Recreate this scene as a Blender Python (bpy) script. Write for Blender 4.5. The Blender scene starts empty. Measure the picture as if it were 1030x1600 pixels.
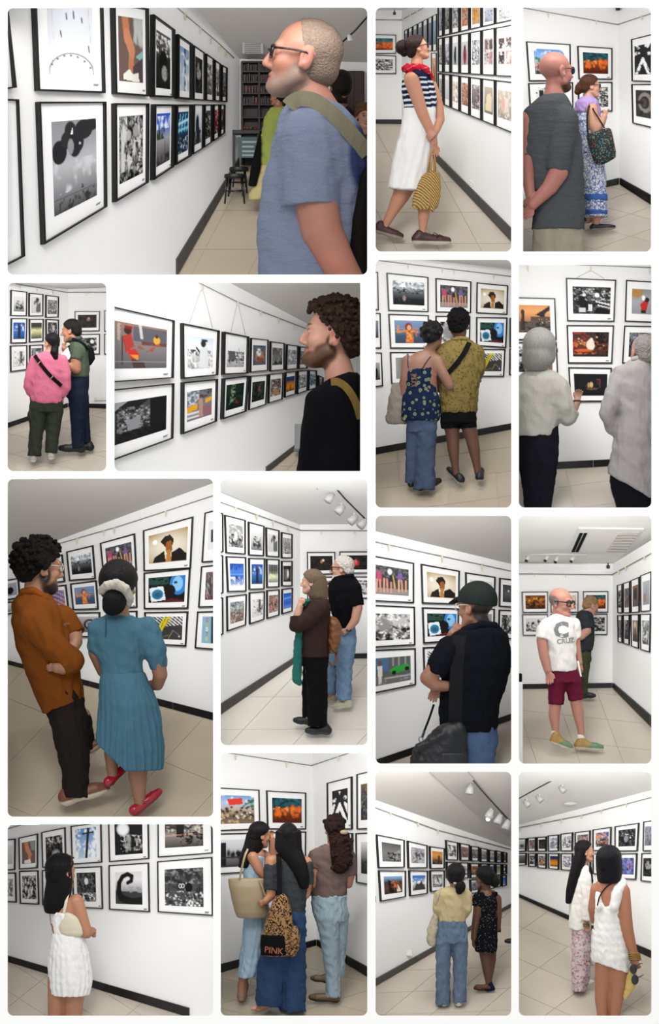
import bpy, bmesh, math, random
import numpy as np
from mathutils import Vector, Matrix

# ------------------------------------------------------------------ camera, world, light, exposure
# A tall white display wall with fifteen window openings; behind every opening stands a corner of a
# photo gallery built as a shallow stage set (raked floor, angled walls).  Units are metres.
W, H = 1030, 1600
FPX = 6000.0            # focal length in pixels
PX = 0.005              # metres per picture pixel in the plane of the display wall
DIST = FPX * PX         # camera distance from the display wall
CZ = 4.0                # height of the camera
scene = bpy.context.scene
cam_d = bpy.data.cameras.new('camera'); cam = bpy.data.objects.new('camera', cam_d)
scene.collection.objects.link(cam)
cam_d.sensor_fit = 'VERTICAL'; cam_d.sensor_height = 36.0; cam_d.lens = 36.0 * FPX / H
cam_d.clip_end = 200
cam.location = (0, -DIST, CZ); cam.rotation_euler = (math.pi / 2, 0, 0)
scene.camera = cam
world = bpy.data.worlds.new('world'); scene.world = world; world.use_nodes = True
world.node_tree.nodes['Background'].inputs[0].default_value = (1.0, 1.0, 1.0, 1)
world.node_tree.nodes['Background'].inputs[1].default_value = .82
def area_light(name, loc, target, size, power):
    l = bpy.data.lights.new(name, 'AREA'); l.shape = 'DISK'; l.size = size; l.energy = power
    o = bpy.data.objects.new(name, l); scene.collection.objects.link(o); o.location = loc
    o.rotation_euler = (Vector(target) - Vector(loc)).to_track_quat('-Z', 'Y').to_euler()
    return o
area_light('front_fill', (-3, -16, 15), (0, 1, 4), 7.0, 1500)  # added soft light high in front, giving some shading from above
scene.view_settings.view_transform = 'Standard'; scene.view_settings.look = 'None'
scene.view_settings.gamma = 1; scene.view_settings.use_curve_mapping = False
scene.view_settings.exposure = 0.0
scene.cycles.max_bounces = 8; scene.cycles.diffuse_bounces = 5; scene.cycles.glossy_bounces = 3
scene.cycles.use_denoising = True
C = scene.collection

# ------------------------------------------------------------------ colour and materials
def lin(c):
    c = np.asarray(c, float)
    return np.where(c <= 0.04045, c / 12.92, ((c + 0.055) / 1.055) ** 2.4)
def hx(s):
    if not isinstance(s, str): return np.array(s, float)
    if len(s) == 1: s = s * 3
    if len(s) == 3: s = ''.join(ch * 2 for ch in s)
    return lin([int(s[i:i + 2], 16) / 255 for i in (0, 2, 4)])
MATS = {}
def mat(name, color=None, rough=0.8, spec=0.3, bump=None, vary=None, stretch=(1, 1, 1), metal=0.0, pattern=None):
    """Principled material; colour from a constant or the 'Col' attribute, noise variation, noise bump."""
    if name in MATS: return MATS[name]
    m = bpy.data.materials.new(name); m.use_nodes = True
    nt = m.node_tree; N = nt.nodes; L = nt.links; b = N['Principled BSDF']
    b.inputs['Roughness'].default_value = rough; b.inputs['Specular IOR Level'].default_value = spec
    b.inputs['Metallic'].default_value = metal
    tc = N.new('ShaderNodeTexCoord'); mp = N.new('ShaderNodeMapping'); mp.inputs['Scale'].default_value = stretch
    L.new(tc.outputs['Object'], mp.inputs[0])
    if color is None:
        a = N.new('ShaderNodeAttribute'); a.attribute_name = 'Col'; src = a.outputs['Color']
    else:
        a = N.new('ShaderNodeRGB'); a.outputs[0].default_value = (*hx(color), 1); src = a.outputs[0]
    if pattern: src = pattern(nt, mp.outputs[0], src)
    if vary:
        n = N.new('ShaderNodeTexNoise'); n.inputs['Scale'].default_value = vary[0]; n.inputs['Detail'].default_value = 3
        L.new(mp.outputs[0], n.inputs[0])
        r = N.new('ShaderNodeMapRange'); r.inputs[3].default_value = 1 - vary[1]; r.inputs[4].default_value = 1 + vary[1]
        L.new(n.outputs[0], r.inputs[0])
        v = N.new('ShaderNodeVectorMath'); v.operation = 'SCALE'
        L.new(src, v.inputs[0]); L.new(r.outputs[0], v.inputs['Scale']); src = v.outputs[0]
    L.new(src, b.inputs['Base Color'])
    if bump:
        n = N.new('ShaderNodeTexNoise'); n.inputs['Scale'].default_value = bump[0]; n.inputs['Detail'].default_value = 4
        L.new(mp.outputs[0], n.inputs[0])
        bp = N.new('ShaderNodeBump'); bp.inputs['Strength'].default_value = bump[1]; bp.inputs['Distance'].default_value = bump[2] if len(bump) > 2 else 0.01
        L.new(n.outputs[0], bp.inputs['Height']); L.new(bp.outputs[0], b.inputs['Normal'])
    MATS[name] = m
    return m
def mixc(nt, fac, a, b):
    x = nt.nodes.new('ShaderNodeMix'); x.data_type = 'RGBA'
    nt.links.new(fac, x.inputs[0])
    for s, i in ((a, 6), (b, 7)):
        if isinstance(s, (tuple, list, np.ndarray)): x.inputs[i].default_value = (*s[:3], 1)
        else: nt.links.new(s, x.inputs[i])
    return x.outputs[2]
def thr(nt, val, t, soft=0.02, invert=False):
    r = nt.nodes.new('ShaderNodeMapRange'); r.inputs[1].default_value = t - soft; r.inputs[2].default_value = t + soft
    if invert: r.inputs[3].default_value = 1; r.inputs[4].default_value = 0
    nt.links.new(val, r.inputs[0]); return r.outputs[0]
def vor(nt, vec, scale, feature='F1', out='Distance', rnd=1.0):
    v = nt.nodes.new('ShaderNodeTexVoronoi'); v.feature = feature; v.inputs['Scale'].default_value = scale
    v.inputs['Randomness'].default_value = rnd
    nt.links.new(vec, v.inputs['Vector']); return v.outputs[out]
def noi(nt, vec, scale, detail=2, w=0):
    n = nt.nodes.new('ShaderNodeTexNoise'); n.inputs['Scale'].default_value = scale; n.inputs['Detail'].default_value = detail
    if w:
        m = nt.nodes.new('ShaderNodeVectorMath'); m.inputs[1].default_value = (w, w * 1.7, w * .6); nt.links.new(vec, m.inputs[0]); vec = m.outputs[0]
    nt.links.new(vec, n.inputs['Vector']); return n.outputs[0]
def hxd(c): return hx(c) * .7
# --- printed and woven cloths
def pat_flowers(bg, petals, accent, s, t=0.33, leaf=None):
    def f(nt, vec, src):
        d = vor(nt, vec, s); c = mixc(nt, thr(nt, d, t, .03, True), hxd(bg), hxd(petals))
        c = mixc(nt, thr(nt, d, t * .45, .03, True), c, hxd(accent))
        if leaf: c = mixc(nt, thr(nt, noi(nt, vec, s * 1.6, 1, 3), .66, .02), c, hxd(leaf))
        return c
    return f
def pat_marble(bg, c1, c2, s):
    def f(nt, vec, src):
        c = mixc(nt, thr(nt, noi(nt, vec, s, 2), .57, .03), hxd(bg), hxd(c1))
        return mixc(nt, thr(nt, vor(nt, vec, s * .8, 'DISTANCE_TO_EDGE'), .06, .02, True), c, hxd(c2))
    return f
def pat_leopard(nt, vec, src):
    d = vor(nt, vec, 42); ring = nt.nodes.new('ShaderNodeMath'); ring.operation = 'PINGPONG'
    a = thr(nt, d, .30, .04); b = thr(nt, d, .58, .04, True)
    m = nt.nodes.new('ShaderNodeMath'); m.operation = 'MULTIPLY'; nt.links.new(a, m.inputs[0]); nt.links.new(b, m.inputs[1])
    m2 = nt.nodes.new('ShaderNodeMath'); m2.operation = 'MULTIPLY'; nt.links.new(m.outputs[0], m2.inputs[0])
    nt.links.new(thr(nt, noi(nt, vec, 60, 1), .42, .05), m2.inputs[1])
    return mixc(nt, m2.outputs[0], hxd('a87e52'), hxd('120d0a'))
def pat_weave(c1, c2, s):
    def f(nt, vec, src):
        w = nt.nodes.new('ShaderNodeTexWave'); w.bands_direction = 'DIAGONAL'; w.inputs['Scale'].default_value = s; w.inputs['Distortion'].default_value = 2
        nt.links.new(vec, w.inputs['Vector']); return mixc(nt, w.outputs['Fac'], hxd(c1), hxd(c2))
    return f
def pat_heather(amt, s):
    def f(nt, vec, src):
        n = noi(nt, vec, s, 4); r = nt.nodes.new('ShaderNodeMapRange'); r.inputs[3].default_value = 1 - amt; r.inputs[4].default_value = 1 + amt
        nt.links.new(n, r.inputs[0]); v = nt.nodes.new('ShaderNodeVectorMath'); v.operation = 'SCALE'
        nt.links.new(src, v.inputs[0]); nt.links.new(r.outputs[0], v.inputs['Scale']); return v.outputs[0]
    return f
mat('cloth', rough=.9, spec=.12, bump=(15, .6, .035), vary=(9, .12), stretch=(1, 1, .3))
mat('knit', rough=.95, spec=.08, bump=(15, .5, .03), vary=(14, .10), stretch=(1, 1, .35))
mat('heather', rough=.95, spec=.1, bump=(12, .55, .03), pattern=pat_heather(.35, 130), stretch=(.6, .6, 2.2))
mat('denim', rough=.9, spec=.12, bump=(16, .6, .03), vary=(8, .25), stretch=(1, 1, .5))
mat('paint', rough=.9, spec=.15)
mat('skin', rough=.5, spec=.35, bump=(90, .12, .003), vary=(25, .06))
mat('hair', rough=.5, spec=.14, bump=(60, .9, .012), vary=(50, .35), stretch=(2.2, 2.2, .28))
mat('curls', rough=.65, spec=.08, bump=(70, 1.0, .02), vary=(60, .4))
mat('leather', rough=.45, spec=.4, bump=(70, .25, .004), vary=(12, .1))
mat('gloss', rough=.18, spec=.5)
mat('print', rough=.55, spec=.15)
mat('glossy_black', '0b0b0c', rough=.25, spec=.5)
mat('frame_black', '111112', rough=.35, spec=.4)
mat('mat_board', 'f1f1f0', rough=.8, spec=.2)
mat('card', 'fbfbfa', rough=.9, spec=.1)
mat('ink', '8a8a8c', rough=.9, spec=.1)
mat('plaster', 'ececeb', rough=.9, spec=.15, bump=(30, .05, .003), vary=(2, .015))
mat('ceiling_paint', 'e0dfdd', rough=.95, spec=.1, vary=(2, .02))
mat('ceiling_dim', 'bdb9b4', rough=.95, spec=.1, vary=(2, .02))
mat('board_white', 'f7f7f6', rough=.95, spec=.1)
mat('base_black', '131212', rough=.3, spec=.45, vary=(6, .2))
mat('base_grey', '4b4743', rough=.35, spec=.4, vary=(6, .15))
mat('rail_metal', '8d8b86', rough=.4, spec=.5, metal=.3)
mat('hook_cream', 'd8d2b4', rough=.5, spec=.4)
mat('wire', 'b9b9b6', rough=.4, spec=.5)
mat('lamp_white', 'dcdcda', rough=.5, spec=.4)
mat('grout', 'aba295', rough=.9, spec=.1)
mat('tile', 'bab1a3', rough=.13, spec=.5, vary=(3, .05))
mat('tile_pale', 'd3cdc3', rough=.13, spec=.5, vary=(3, .05))
mat('tile_warm', 'aca08d', rough=.13, spec=.5, vary=(3, .05))
mat('dark_wood', '2b1512', rough=.45, spec=.4, vary=(8, .3), stretch=(.4, 1, 3))

# ------------------------------------------------------------------ placing
def at(px, py, d=0.0):
    """Picture position and depth (pixels behind the display wall) -> a point of the place."""
    Y = DIST + d * PX
    return Vector(((px - W / 2) / FPX * Y, d * PX, CZ + (H / 2 - py) / FPX * Y))
def new_obj(name, me, material=None, parent=None, loc=None):
    o = bpy.data.objects.new(name, me); C.objects.link(o)
    if parent is not None: o.parent = parent
    if loc is not None: o.location = loc
    if material is not None and me is not None: me.materials.append(MATS[material] if isinstance(material, str) else material)
    return o
def tag(o, label=None, cat=None, group=None, kind=None):
    if label: o['label'] = label
    if cat: o['category'] = cat
    if group: o['group'] = group
    if kind: o['kind'] = kind
    return o
def empty(name, loc, label=None, cat=None, group=None):
    o = bpy.data.objects.new(name, None); C.objects.link(o); o.location = loc; o.empty_display_size = .1
    return tag(o, label, cat, group)
def pydata(verts, faces, smooth=False):
    me = bpy.data.meshes.new('mesh'); me.from_pydata([tuple(v) for v in verts], [], faces); me.update()
    if smooth: me.polygons.foreach_set('use_smooth', [True] * len(me.polygons))
    return me
def box_mesh(c, ax, ay, az):
    """Box from centre and three half-axis vectors, edges lightly bevelled."""
    bm = bmesh.new(); c, ax, ay, az = map(Vector, (c, ax, ay, az))
    vs = [bm.verts.new(c + sx * ax + sy * ay + sz * az) for sx in (-1, 1) for sy in (-1, 1) for sz in (-1, 1)]
    for f in ((0, 1, 3, 2), (4, 6, 7, 5), (0, 4, 5, 1), (2, 3, 7, 6), (0, 2, 6, 4), (1, 5, 7, 3)): bm.faces.new([vs[i] for i in f])
    bmesh.ops.recalc_face_normals(bm, faces=bm.faces)
    bmesh.ops.bevel(bm, geom=bm.edges[:], offset=min(ax.length, ay.length, az.length) * .25, segments=1, affect='EDGES')
    me = bpy.data.meshes.new('mesh'); bm.to_mesh(me); bm.free(); return me
def tube_mesh(pts, r, n=6):
    pts = [Vector(p) for p in pts]; rs = r if isinstance(r, (list, tuple)) else [r] * len(pts)
    verts, faces = [], []
    for i, p in enumerate(pts):
        t = (pts[min(i + 1, len(pts) - 1)] - pts[max(i - 1, 0)]).normalized()
        a = t.cross(Vector((0, 1, 0.03))); a = a.normalized() if a.length > 1e-4 else Vector((1, 0, 0)); b = t.cross(a)
        for j in range(n):
            q = 2 * math.pi * j / n; verts.append(p + rs[i] * (math.cos(q) * a + math.sin(q) * b))
    for i in range(len(pts) - 1):
        for j in range(n):
            faces.append((i * n + j, i * n + (j + 1) % n, (i + 1) * n + (j + 1) % n, (i + 1) * n + j))
    faces.append(tuple(range(n - 1, -1, -1))); faces.append(tuple((len(pts) - 1) * n + j for j in range(n)))
    return pydata(verts, faces, True)
def join_meshes(ms):
    bm = bmesh.new()
    for m in ms: bm.from_mesh(m); bpy.data.meshes.remove(m)
    me = bpy.data.meshes.new('mesh'); bm.to_mesh(me); bm.free(); return me

# ------------------------------------------------------------------ prints: tiny pictures painted on a grid
def _vnoise(rng, nx, ny, s):
    gx, gy = max(2, int(s)), max(2, int(s)); g = rng.random((gy + 1, gx + 1))
    u = np.linspace(0, gx - 1e-6, nx); v = np.linspace(0, gy - 1e-6, ny)
    iu, iv = u.astype(int), v.astype(int); fu, fv = (u - iu)[None, :], (v - iv)[:, None]
    return (g[iv][:, iu] * (1 - fu) + g[iv][:, iu + 1] * fu) * (1 - fv) + (g[iv + 1][:, iu] * (1 - fu) + g[iv + 1][:, iu + 1] * fu) * fv
def paint(spec, nx, ny):
    u, v = np.meshgrid(np.linspace(0, 1, nx), np.linspace(0, 1, ny)); img = np.full((ny, nx, 3), .5)
    rng = np.random.default_rng(len(spec) * 7 + sum(map(ord, spec)))
    du = .8 / nx; dv = .8 / ny
    def put(mask, c):
        nonlocal img
        img = img * (1 - mask[..., None]) + hx(c) * mask[..., None]
    def seg(x0, y0, x1, y1, w):
        ax, ay = x1 - x0, y1 - y0; L2 = ax * ax + ay * ay + 1e-9
        t = np.clip(((u - x0) * ax + (v - y0) * ay) / L2, 0, 1)
        return np.clip((w / 2 - np.hypot(u - x0 - t * ax, v - y0 - t * ay)) / du + .5, 0, 1)
    for op in spec.split(';'):
        a = op.split()
        if not a: continue
        o, a = a[0], a[1:]
        if o == 'b': img = np.tile(hx(a[0]), (ny, nx, 1))
        elif o in 'gh':
            cs = np.array([hx(c) for c in a]); t = (v if o == 'g' else u) * (len(cs) - 1)
            i = np.minimum(t.astype(int), len(cs) - 2); f = (t - i)[..., None]; img = cs[i] * (1 - f) + cs[i + 1] * f
        elif o == 'r':
            x0, y0, x1, y1 = map(float, a[:4])
            put(np.clip((np.minimum(u - x0, x1 - u)) / du + .5, 0, 1) * np.clip(np.minimum(v - y0, y1 - v) / dv + .5, 0, 1), a[4])
        elif o == 'e':
            x, y, rx, ry = map(float, a[:4]); q = np.hypot((u - x) / rx, (v - y) / ry); s = float(a[5]) if len(a) > 5 else du / min(rx, ry)
            put(np.clip((1 - q) / max(s, 1e-3) + .5, 0, 1), a[4])
        elif o == 'a':
            x, y, rx, ry, w = map(float, a[:5]); q = np.hypot((u - x) / rx, (v - y) / ry)
            put(np.clip((w / 2 / min(rx, ry) - abs(q - 1)) * min(rx, ry) / du + .5, 0, 1), a[5])
        elif o == 'l': put(seg(*map(float, a[:5])), a[5])
        elif o == 'p':
            P = np.array(list(map(float, a[1:]))).reshape(-1, 2); ins = np.zeros_like(u, bool)
            for i in range(len(P)):
                (x0, y0), (x1, y1) = P[i], P[(i + 1) % len(P)]
                if y0 == y1: continue
                c = ((v >= min(y0, y1)) & (v < max(y0, y1))); xi = x0 + (v - y0) * (x1 - x0) / (y1 - y0); ins ^= c & (u < xi)
            put(ins.astype(float), a[0])
        elif o == 'n':
            amp = float(a[0]); s = float(a[1]) if len(a) > 1 else 8
            nz = .6 * _vnoise(rng, nx, ny, s) + .4 * _vnoise(rng, nx, ny, s * 2.3); img = img * np.clip(1 + amp * (nz - .5) * 2, 0, 3)[..., None]
        elif o == 'm':                     # patches of a colour where noise is high: m colour threshold scale
            s = float(a[2]); nz = .5 * _vnoise(rng, nx, ny, s * 1.2) + .5 * _vnoise(rng, nx, ny, s * 2.7)
            x0, y0, x1, y1 = map(float, a[3:7]) if len(a) > 6 else (0, 0, 1, 1)
            put(np.clip((nz - float(a[1])) * 5 + .3, 0, 1) * ((u >= x0) & (u <= x1) & (v >= y0) & (v <= y1)), a[0])
        elif o == 'k':                     # scatter of blobs: k colour count size x0 y0 x1 y1 [aspect]
            n, sz = int(a[1]), float(a[2]); x0, y0, x1, y1 = map(float, a[3:7]) if len(a) > 6 else (0, 0, 1, 1)
            asp = float(a[7]) if len(a) > 7 else 1
            for _ in range(n):
                x, y = rng.uniform(x0, x1), rng.uniform(y0, y1); s = sz * rng.uniform(.5, 1.3)
                put(np.clip(1.5 - np.hypot((u - x) / s, (v - y) / (s * asp)), 0, 1), a[0])
        elif o == 's':                     # diagonal stripes: s colour n slope x0 y0 x1 y1 duty
            n, k = float(a[1]), float(a[2]); x0, y0, x1, y1 = map(float, a[3:7])
            put((((u + k * v) * n % 1) < float(a[7])) * ((u >= x0) & (u <= x1) & (v >= y0) & (v <= y1)) * 1.0, a[0])
    return np.clip(img, 0, 1)

# ------------------------------------------------------------------ rooms
def plane3(p, q, r):
    n = (q - p).cross(r - p).normalized()
    if n.dot(cam.location - p) < 0: n = -n
    return (p, n)
ROOMS = {}
ORD = 'first second third fourth fifth sixth seventh eighth ninth tenth'.split()
FILL_POWER = 10.0
class Room:
    def __init__(s, name, crop, rect, round_=(9, 9, 9, 9), where=''):
        s.name, (s.ox, s.oy, s.k), s.rect, s.round, s.where = name, crop, rect, round_, where
        s.n = 0; ROOMS[name] = s
    def P(s, X, Y): return s.ox + X / s.k, s.oy + Y / s.k
    def at(s, X, Y, d): return at(*s.P(X, Y), d)
    def plane(s, a, b, c): return plane3(s.at(*a), s.at(*b), s.at(*c))
    def on(s, X, Y, pl, off=0.0):
        """Point of a plane seen at a picture position, moved off the plane by off metres."""
        p0 = s.at(X, Y, 0); dr = p0 - cam.location; t = (pl[0] - cam.location).dot(pl[1]) / dr.dot(pl[1])
        return cam.location + dr * t + pl[1] * off
    def depth(s, X, Y, pl): return s.on(X, Y, pl).y / PX
    def wall_plane(s, top, bot, other, fl, d=None):
        """Upright wall through the corner line top-bot (depth from the floor at bot) and another point of the floor."""
        d = s.depth(*bot, fl) if d is None else d
        return plane3(s.at(*top, d), s.at(*bot, d), s.on(*other, fl))
    def surf(s, name, pl, poly, material, thick=0.03, parent=None):
        pts = [s.on(X, Y, pl) for X, Y in poly]; c = sum(pts, Vector()) / len(pts); n = len(pts)
        v = [p - c for p in pts] + [p - c - pl[1] * thick for p in pts]
        f = [tuple(range(n)), tuple(range(2 * n - 1, n - 1, -1))] + [(i, (i + 1) % n, n + (i + 1) % n, n + i) for i in range(n)]
        me = pydata(v, f); bm = bmesh.new(); bm.from_mesh(me); bmesh.ops.recalc_face_normals(bm, faces=bm.faces); bm.to_mesh(me); bm.free()
        o = new_obj(name, me, material, parent, c)
        if parent is None: o['kind'] = 'structure'
        return o
    def floor(s, pl, poly, tiles=None, material='tile'):
        """Floor bed with single tiles laid on it; tiles = origin, end of one tile edge, end of the other edge."""
        fl = s.surf('floor', pl, poly, 'grout'); s.floor_plane = pl
        if not tiles: return fl
        o, a, b = (s.on(*t, pl) for t in tiles); A, B = a - o, b - o; n = pl[1]
        g = np.array([[A.dot(A), A.dot(B)], [A.dot(B), B.dot(B)]]); gi = np.linalg.inv(g)
        def uv(p): q = p - o; return gi @ np.array([q.dot(A), q.dot(B)])
        clip = [uv(s.on(X, Y, pl)) for X, Y in poly]
        area = sum(clip[i][0] * clip[(i + 1) % len(clip)][1] - clip[(i + 1) % len(clip)][0] * clip[i][1] for i in range(len(clip)))
        if area < 0: clip = clip[::-1]
        us, vs = [c[0] for c in clip], [c[1] for c in clip]; gap = .0022 / A.length, .0022 / B.length
        for i in range(math.floor(min(us)), math.ceil(max(us))):
            for j in range(math.floor(min(vs)), math.ceil(max(vs))):
                q = [np.array(x) for x in ((i + gap[0], j + gap[1]), (i + 1 - gap[0], j + gap[1]), (i + 1 - gap[0], j + 1 - gap[1]), (i + gap[0], j + 1 - gap[1]))]
                for e in range(len(clip)):
                    c0, c1 = clip[e], clip[(e + 1) % len(clip)]; out = []
                    side = lambda p: (c1[0] - c0[0]) * (p[1] - c0[1]) - (c1[1] - c0[1]) * (p[0] - c0[0])
                    for t in range(len(q)):
                        p, r = q[t], q[(t + 1) % len(q)]; sp, sr = side(p), side(r)
                        if sp >= 0: out.append(p)
                        if sp * sr < 0: out.append(p + (r - p) * sp / (sp - sr))
                    q = out
                    if not q: break
                if len(q) < 3: continue
                pts = [o + A * p[0] + B * p[1] + n * .004 for p in q]; c = sum(pts, Vector()) / len(pts)
                m = len(pts); v = [p - c for p in pts] + [p - c - n * .006 for p in pts]
                f = [tuple(range(m))] + [(x, (x + 1) % m, m + (x + 1) % m, m + x) for x in range(m)]
                me = pydata(v, f); bm = bmesh.new(); bm.from_mesh(me); bmesh.ops.recalc_face_normals(bm, faces=bm.faces); bm.to_mesh(me); bm.free()
                t = new_obj('tile', me, material); t.parent = fl; t.location = c - fl.location
        return fl
    def baseboard(s, name, pl, a, b, h0, h1, material='base_black', thick=.015, joints=()):
        """Board along the foot of a wall from a to b (its lower edge); h0, h1 its heights there."""
        (x0, y0), (x1, y1) = a, b; cuts = [0.0, *joints, 1.0]; lerp = lambda p, q, t: p + (q - p) * t
        root = None
        for t0, t1 in zip(cuts[:-1], cuts[1:]):
            g = .002 if joints else 0
            t0, t1 = t0 + g, t1 - g
            poly = [(lerp(x0, x1, t0), lerp(y0, y1, t0)), (lerp(x0, x1, t1), lerp(y0, y1, t1)),
                    (lerp(x0, x1, t1), lerp(y0, y1, t1) - lerp(h0, h1, t1)), (lerp(x0, x1, t0), lerp(y0, y1, t0) - lerp(h0, h1, t0))]
            q = (pl[0] + pl[1] * thick, pl[1])
            if root is None: root = s.surf(name, q, poly, material, thick)
            else:
                o = s.surf('board', q, poly, material, thick, parent=root); o.location = o.location - root.location
        return root
    def rail(s, pl, pts, hooks=(), r=.004, hang=26, material='rail_metal'):
        s.n += 1
        p = [s.on(X, Y, pl, .012) for X, Y in pts]; c = p[0]
        tag(new_obj('trim_%d' % (len([o for o in C.objects if o.name.startswith('trim_')]) + 1), tube_mesh([q - c for q in p], r), material, loc=c), kind='structure')
        for i, (X, Y) in enumerate(hooks):
            s.hook(pl, X, Y, hang)
    def hook(s, pl, X, Y, hang, mt='hook_cream'):
        c = s.on(X, Y, pl, .02); sc = s.k; w = .16 * hang
        a = s.on(X - w, Y, pl, .02) - c; b = s.on(X + w, Y, pl, .02) - c; t = s.on(X, Y + hang, pl, .02) - c; n = pl[1] * .006
        me = pydata([a, b, t + (b - a) * .12, t - (b - a) * .12, a + n, b + n, t + (b - a) * .12 + n, t - (b - a) * .12 + n],
                    [(4, 5, 6, 7), (0, 3, 2, 1), (0, 1, 5, 4), (1, 2, 6, 5), (2, 3, 7, 6), (3, 0, 4, 7)])
        o = new_obj('picture_hook', me, mt, loc=c); s.hooks = getattr(s, 'hooks', 0) + 1
        tag(o, '%s cream clip along the picture rail %s' % (ORD[s.hooks - 1], s.where), 'rail clip', 'picture rail clips')
    # --- framed pictures
    def frame(s, pl, q, spec, label, margin=(.16, .16, .16, .18), fw=6, t=.017, caption=True, wires=None, res=1.1, cut=''):
        """Framed print on a wall.  q = (xl, top-left y, bottom-left y, xr, top-right y, bottom-right y)."""
        if len(q) == 6: xl, a, b, xr, c_, d_ = q; TL, TR, BR, BL = (xl, a), (xr, c_), (xr, d_), (xl, b)
        else: TL, TR, BR, BL = q[:2], q[2:4], q[4:6], q[6:8]
        TL, TR, BR, BL = map(np.array, (TL, TR, BR, BL))
        def uv(u, v): return (TL * (1 - u) + TR * u) * (1 - v) + (BL * (1 - u) + BR * u) * v
        wpx = (np.linalg.norm(TR - TL) + np.linalg.norm(BR - BL)) / 2; hpx = (np.linalg.norm(BL - TL) + np.linalg.norm(BR - TR)) / 2
        fu, fv = fw / wpx, fw / hpx; pf = (pl[0] + pl[1] * t, pl[1]); on = lambda p, off: s.on(p[0], p[1], pf, off - t)
        base = on(uv(.5, .5), .0)
        root = empty('framed_picture', base, label if len(label.split()) > 9 else label + ' ' + s.where, 'framed picture', 'framed prints ' + s.where)
        bl, bt_, br, bb_ = (0 if 'l' in cut else fu), (0 if 't' in cut else fv), (0 if 'r' in cut else fu), (0 if 'b' in cut else fv)
        out = [uv(0, 0), uv(1, 0), uv(1, 1), uv(0, 1)]; inn = [uv(bl, bt_), uv(1 - br, bt_), uv(1 - br, 1 - bb_), uv(bl, 1 - bb_)]
        V = [on(p, t) for p in out] + [on(p, t) for p in inn] + [on(p, .001) for p in out] + [on(p, t * .45) for p in inn]
        F = []
        for i in range(4):
            j = (i + 1) % 4
            F += [(i, j, 4 + j, 4 + i), (8 + i, 8 + j, j, i), (4 + i, 4 + j, 12 + j, 12 + i)]
        new_obj('frame', pydata([v - base for v in V], F), 'frame_black', root)
        M = [on(p, t * .5) - base for p in (uv(bl * .8, bt_ * .8), uv(1 - br * .8, bt_ * .8), uv(1 - br * .8, 1 - bb_ * .8), uv(bl * .8, 1 - bb_ * .8))]
        new_obj('mat_board', pydata(M, [(0, 1, 2, 3)]), 'mat_board', root)
        l, tp, r, bt = margin
        l, tp, r, bt = (0.0 if 'l' in cut and l < .3 else l), (0.0 if 't' in cut and tp < .3 else tp), (0.0 if 'r' in cut and r < .3 else r), (0.0 if 'b' in cut and bt < .3 else bt)
        nx = int(np.clip((1 - l - r) * wpx / s.k / res, 8, 90)); ny = int(np.clip((1 - tp - bt) * hpx / s.k / res, 8, 110))
        img = paint(spec, nx, ny); us = np.linspace(l, 1 - r, nx); vs = np.linspace(tp, 1 - bt, ny)
        V = [on(uv(a_, b_), t * .5 + .0015) - base for b_ in vs for a_ in us]
        F = [(y * nx + x, y * nx + x + 1, (y + 1) * nx + x + 1, (y + 1) * nx + x) for y in range(ny - 1) for x in range(nx - 1)]
        me = pydata(V, F); ca = me.color_attributes.new('Col', 'FLOAT_COLOR', 'POINT')
        ca.data.foreach_set('color', np.concatenate([img.reshape(-1, 3), np.ones((nx * ny, 1))], 1).ravel().astype(np.float32))
        new_obj('print', me, 'print', root)
        if caption and wpx / s.k > 30 and not ('r' in cut or 'b' in cut):
            u0, u1, v0, v1 = .84, .84 + min(.11, 14 * s.k / wpx), 1 - bt * .52, 1 - bt * .52 + min(.05, 5 * s.k / hpx)
            cd = new_obj('caption_card', pydata([on(p, t * .5 + .0012) - base for p in (uv(u0, v0), uv(u1, v0), uv(u1, v1), uv(u0, v1))], [(0, 1, 2, 3)]), 'card', root)
            ls = []
            for q0 in (.25, .6):
                vv = v0 + (v1 - v0) * q0; e = (v1 - v0) * .16; ls.append([uv(u0 + (u1 - u0) * .1, vv - e), uv(u1 - (u1 - u0) * (.1 + .3 * q0), vv - e), uv(u1 - (u1 - u0) * (.1 + .3 * q0), vv + e), uv(u0 + (u1 - u0) * .1, vv + e)])
            V = [on(p, t * .5 + .0018) - base for q_ in ls for p in q_]
            o = new_obj('text_lines', pydata(V, [(0, 1, 2, 3), (4, 5, 6, 7)]), 'ink', cd)
        for i, (x0, y0, x1, y1) in enumerate(wires or ()):
            new_obj('hanging_wire', tube_mesh([s.on(x0, y0, pl, .01) - base, s.on(x1, y1, pl, .012) - base], .0016, 4), 'wire', root)
        return root
    def row(s, pl, line, xs, specs, labels, **kw):
        """A row of frames between a top and a bottom line: line = (xa, top, bottom, xb, top, bottom)."""
        xa, ta, ba, xb, tb, bb = line; yt = lambda x: ta + (x - xa) / (xb - xa) * (tb - ta); yb = lambda x: ba + (x - xa) / (xb - xa) * (bb - ba)
        for (x0, x1), sp, lb in zip(xs, specs, labels):
            s.frame(pl, (x0, yt(x0), yb(x0), x1, yt(x1), yb(x1)), sp, lb, **kw)
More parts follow.
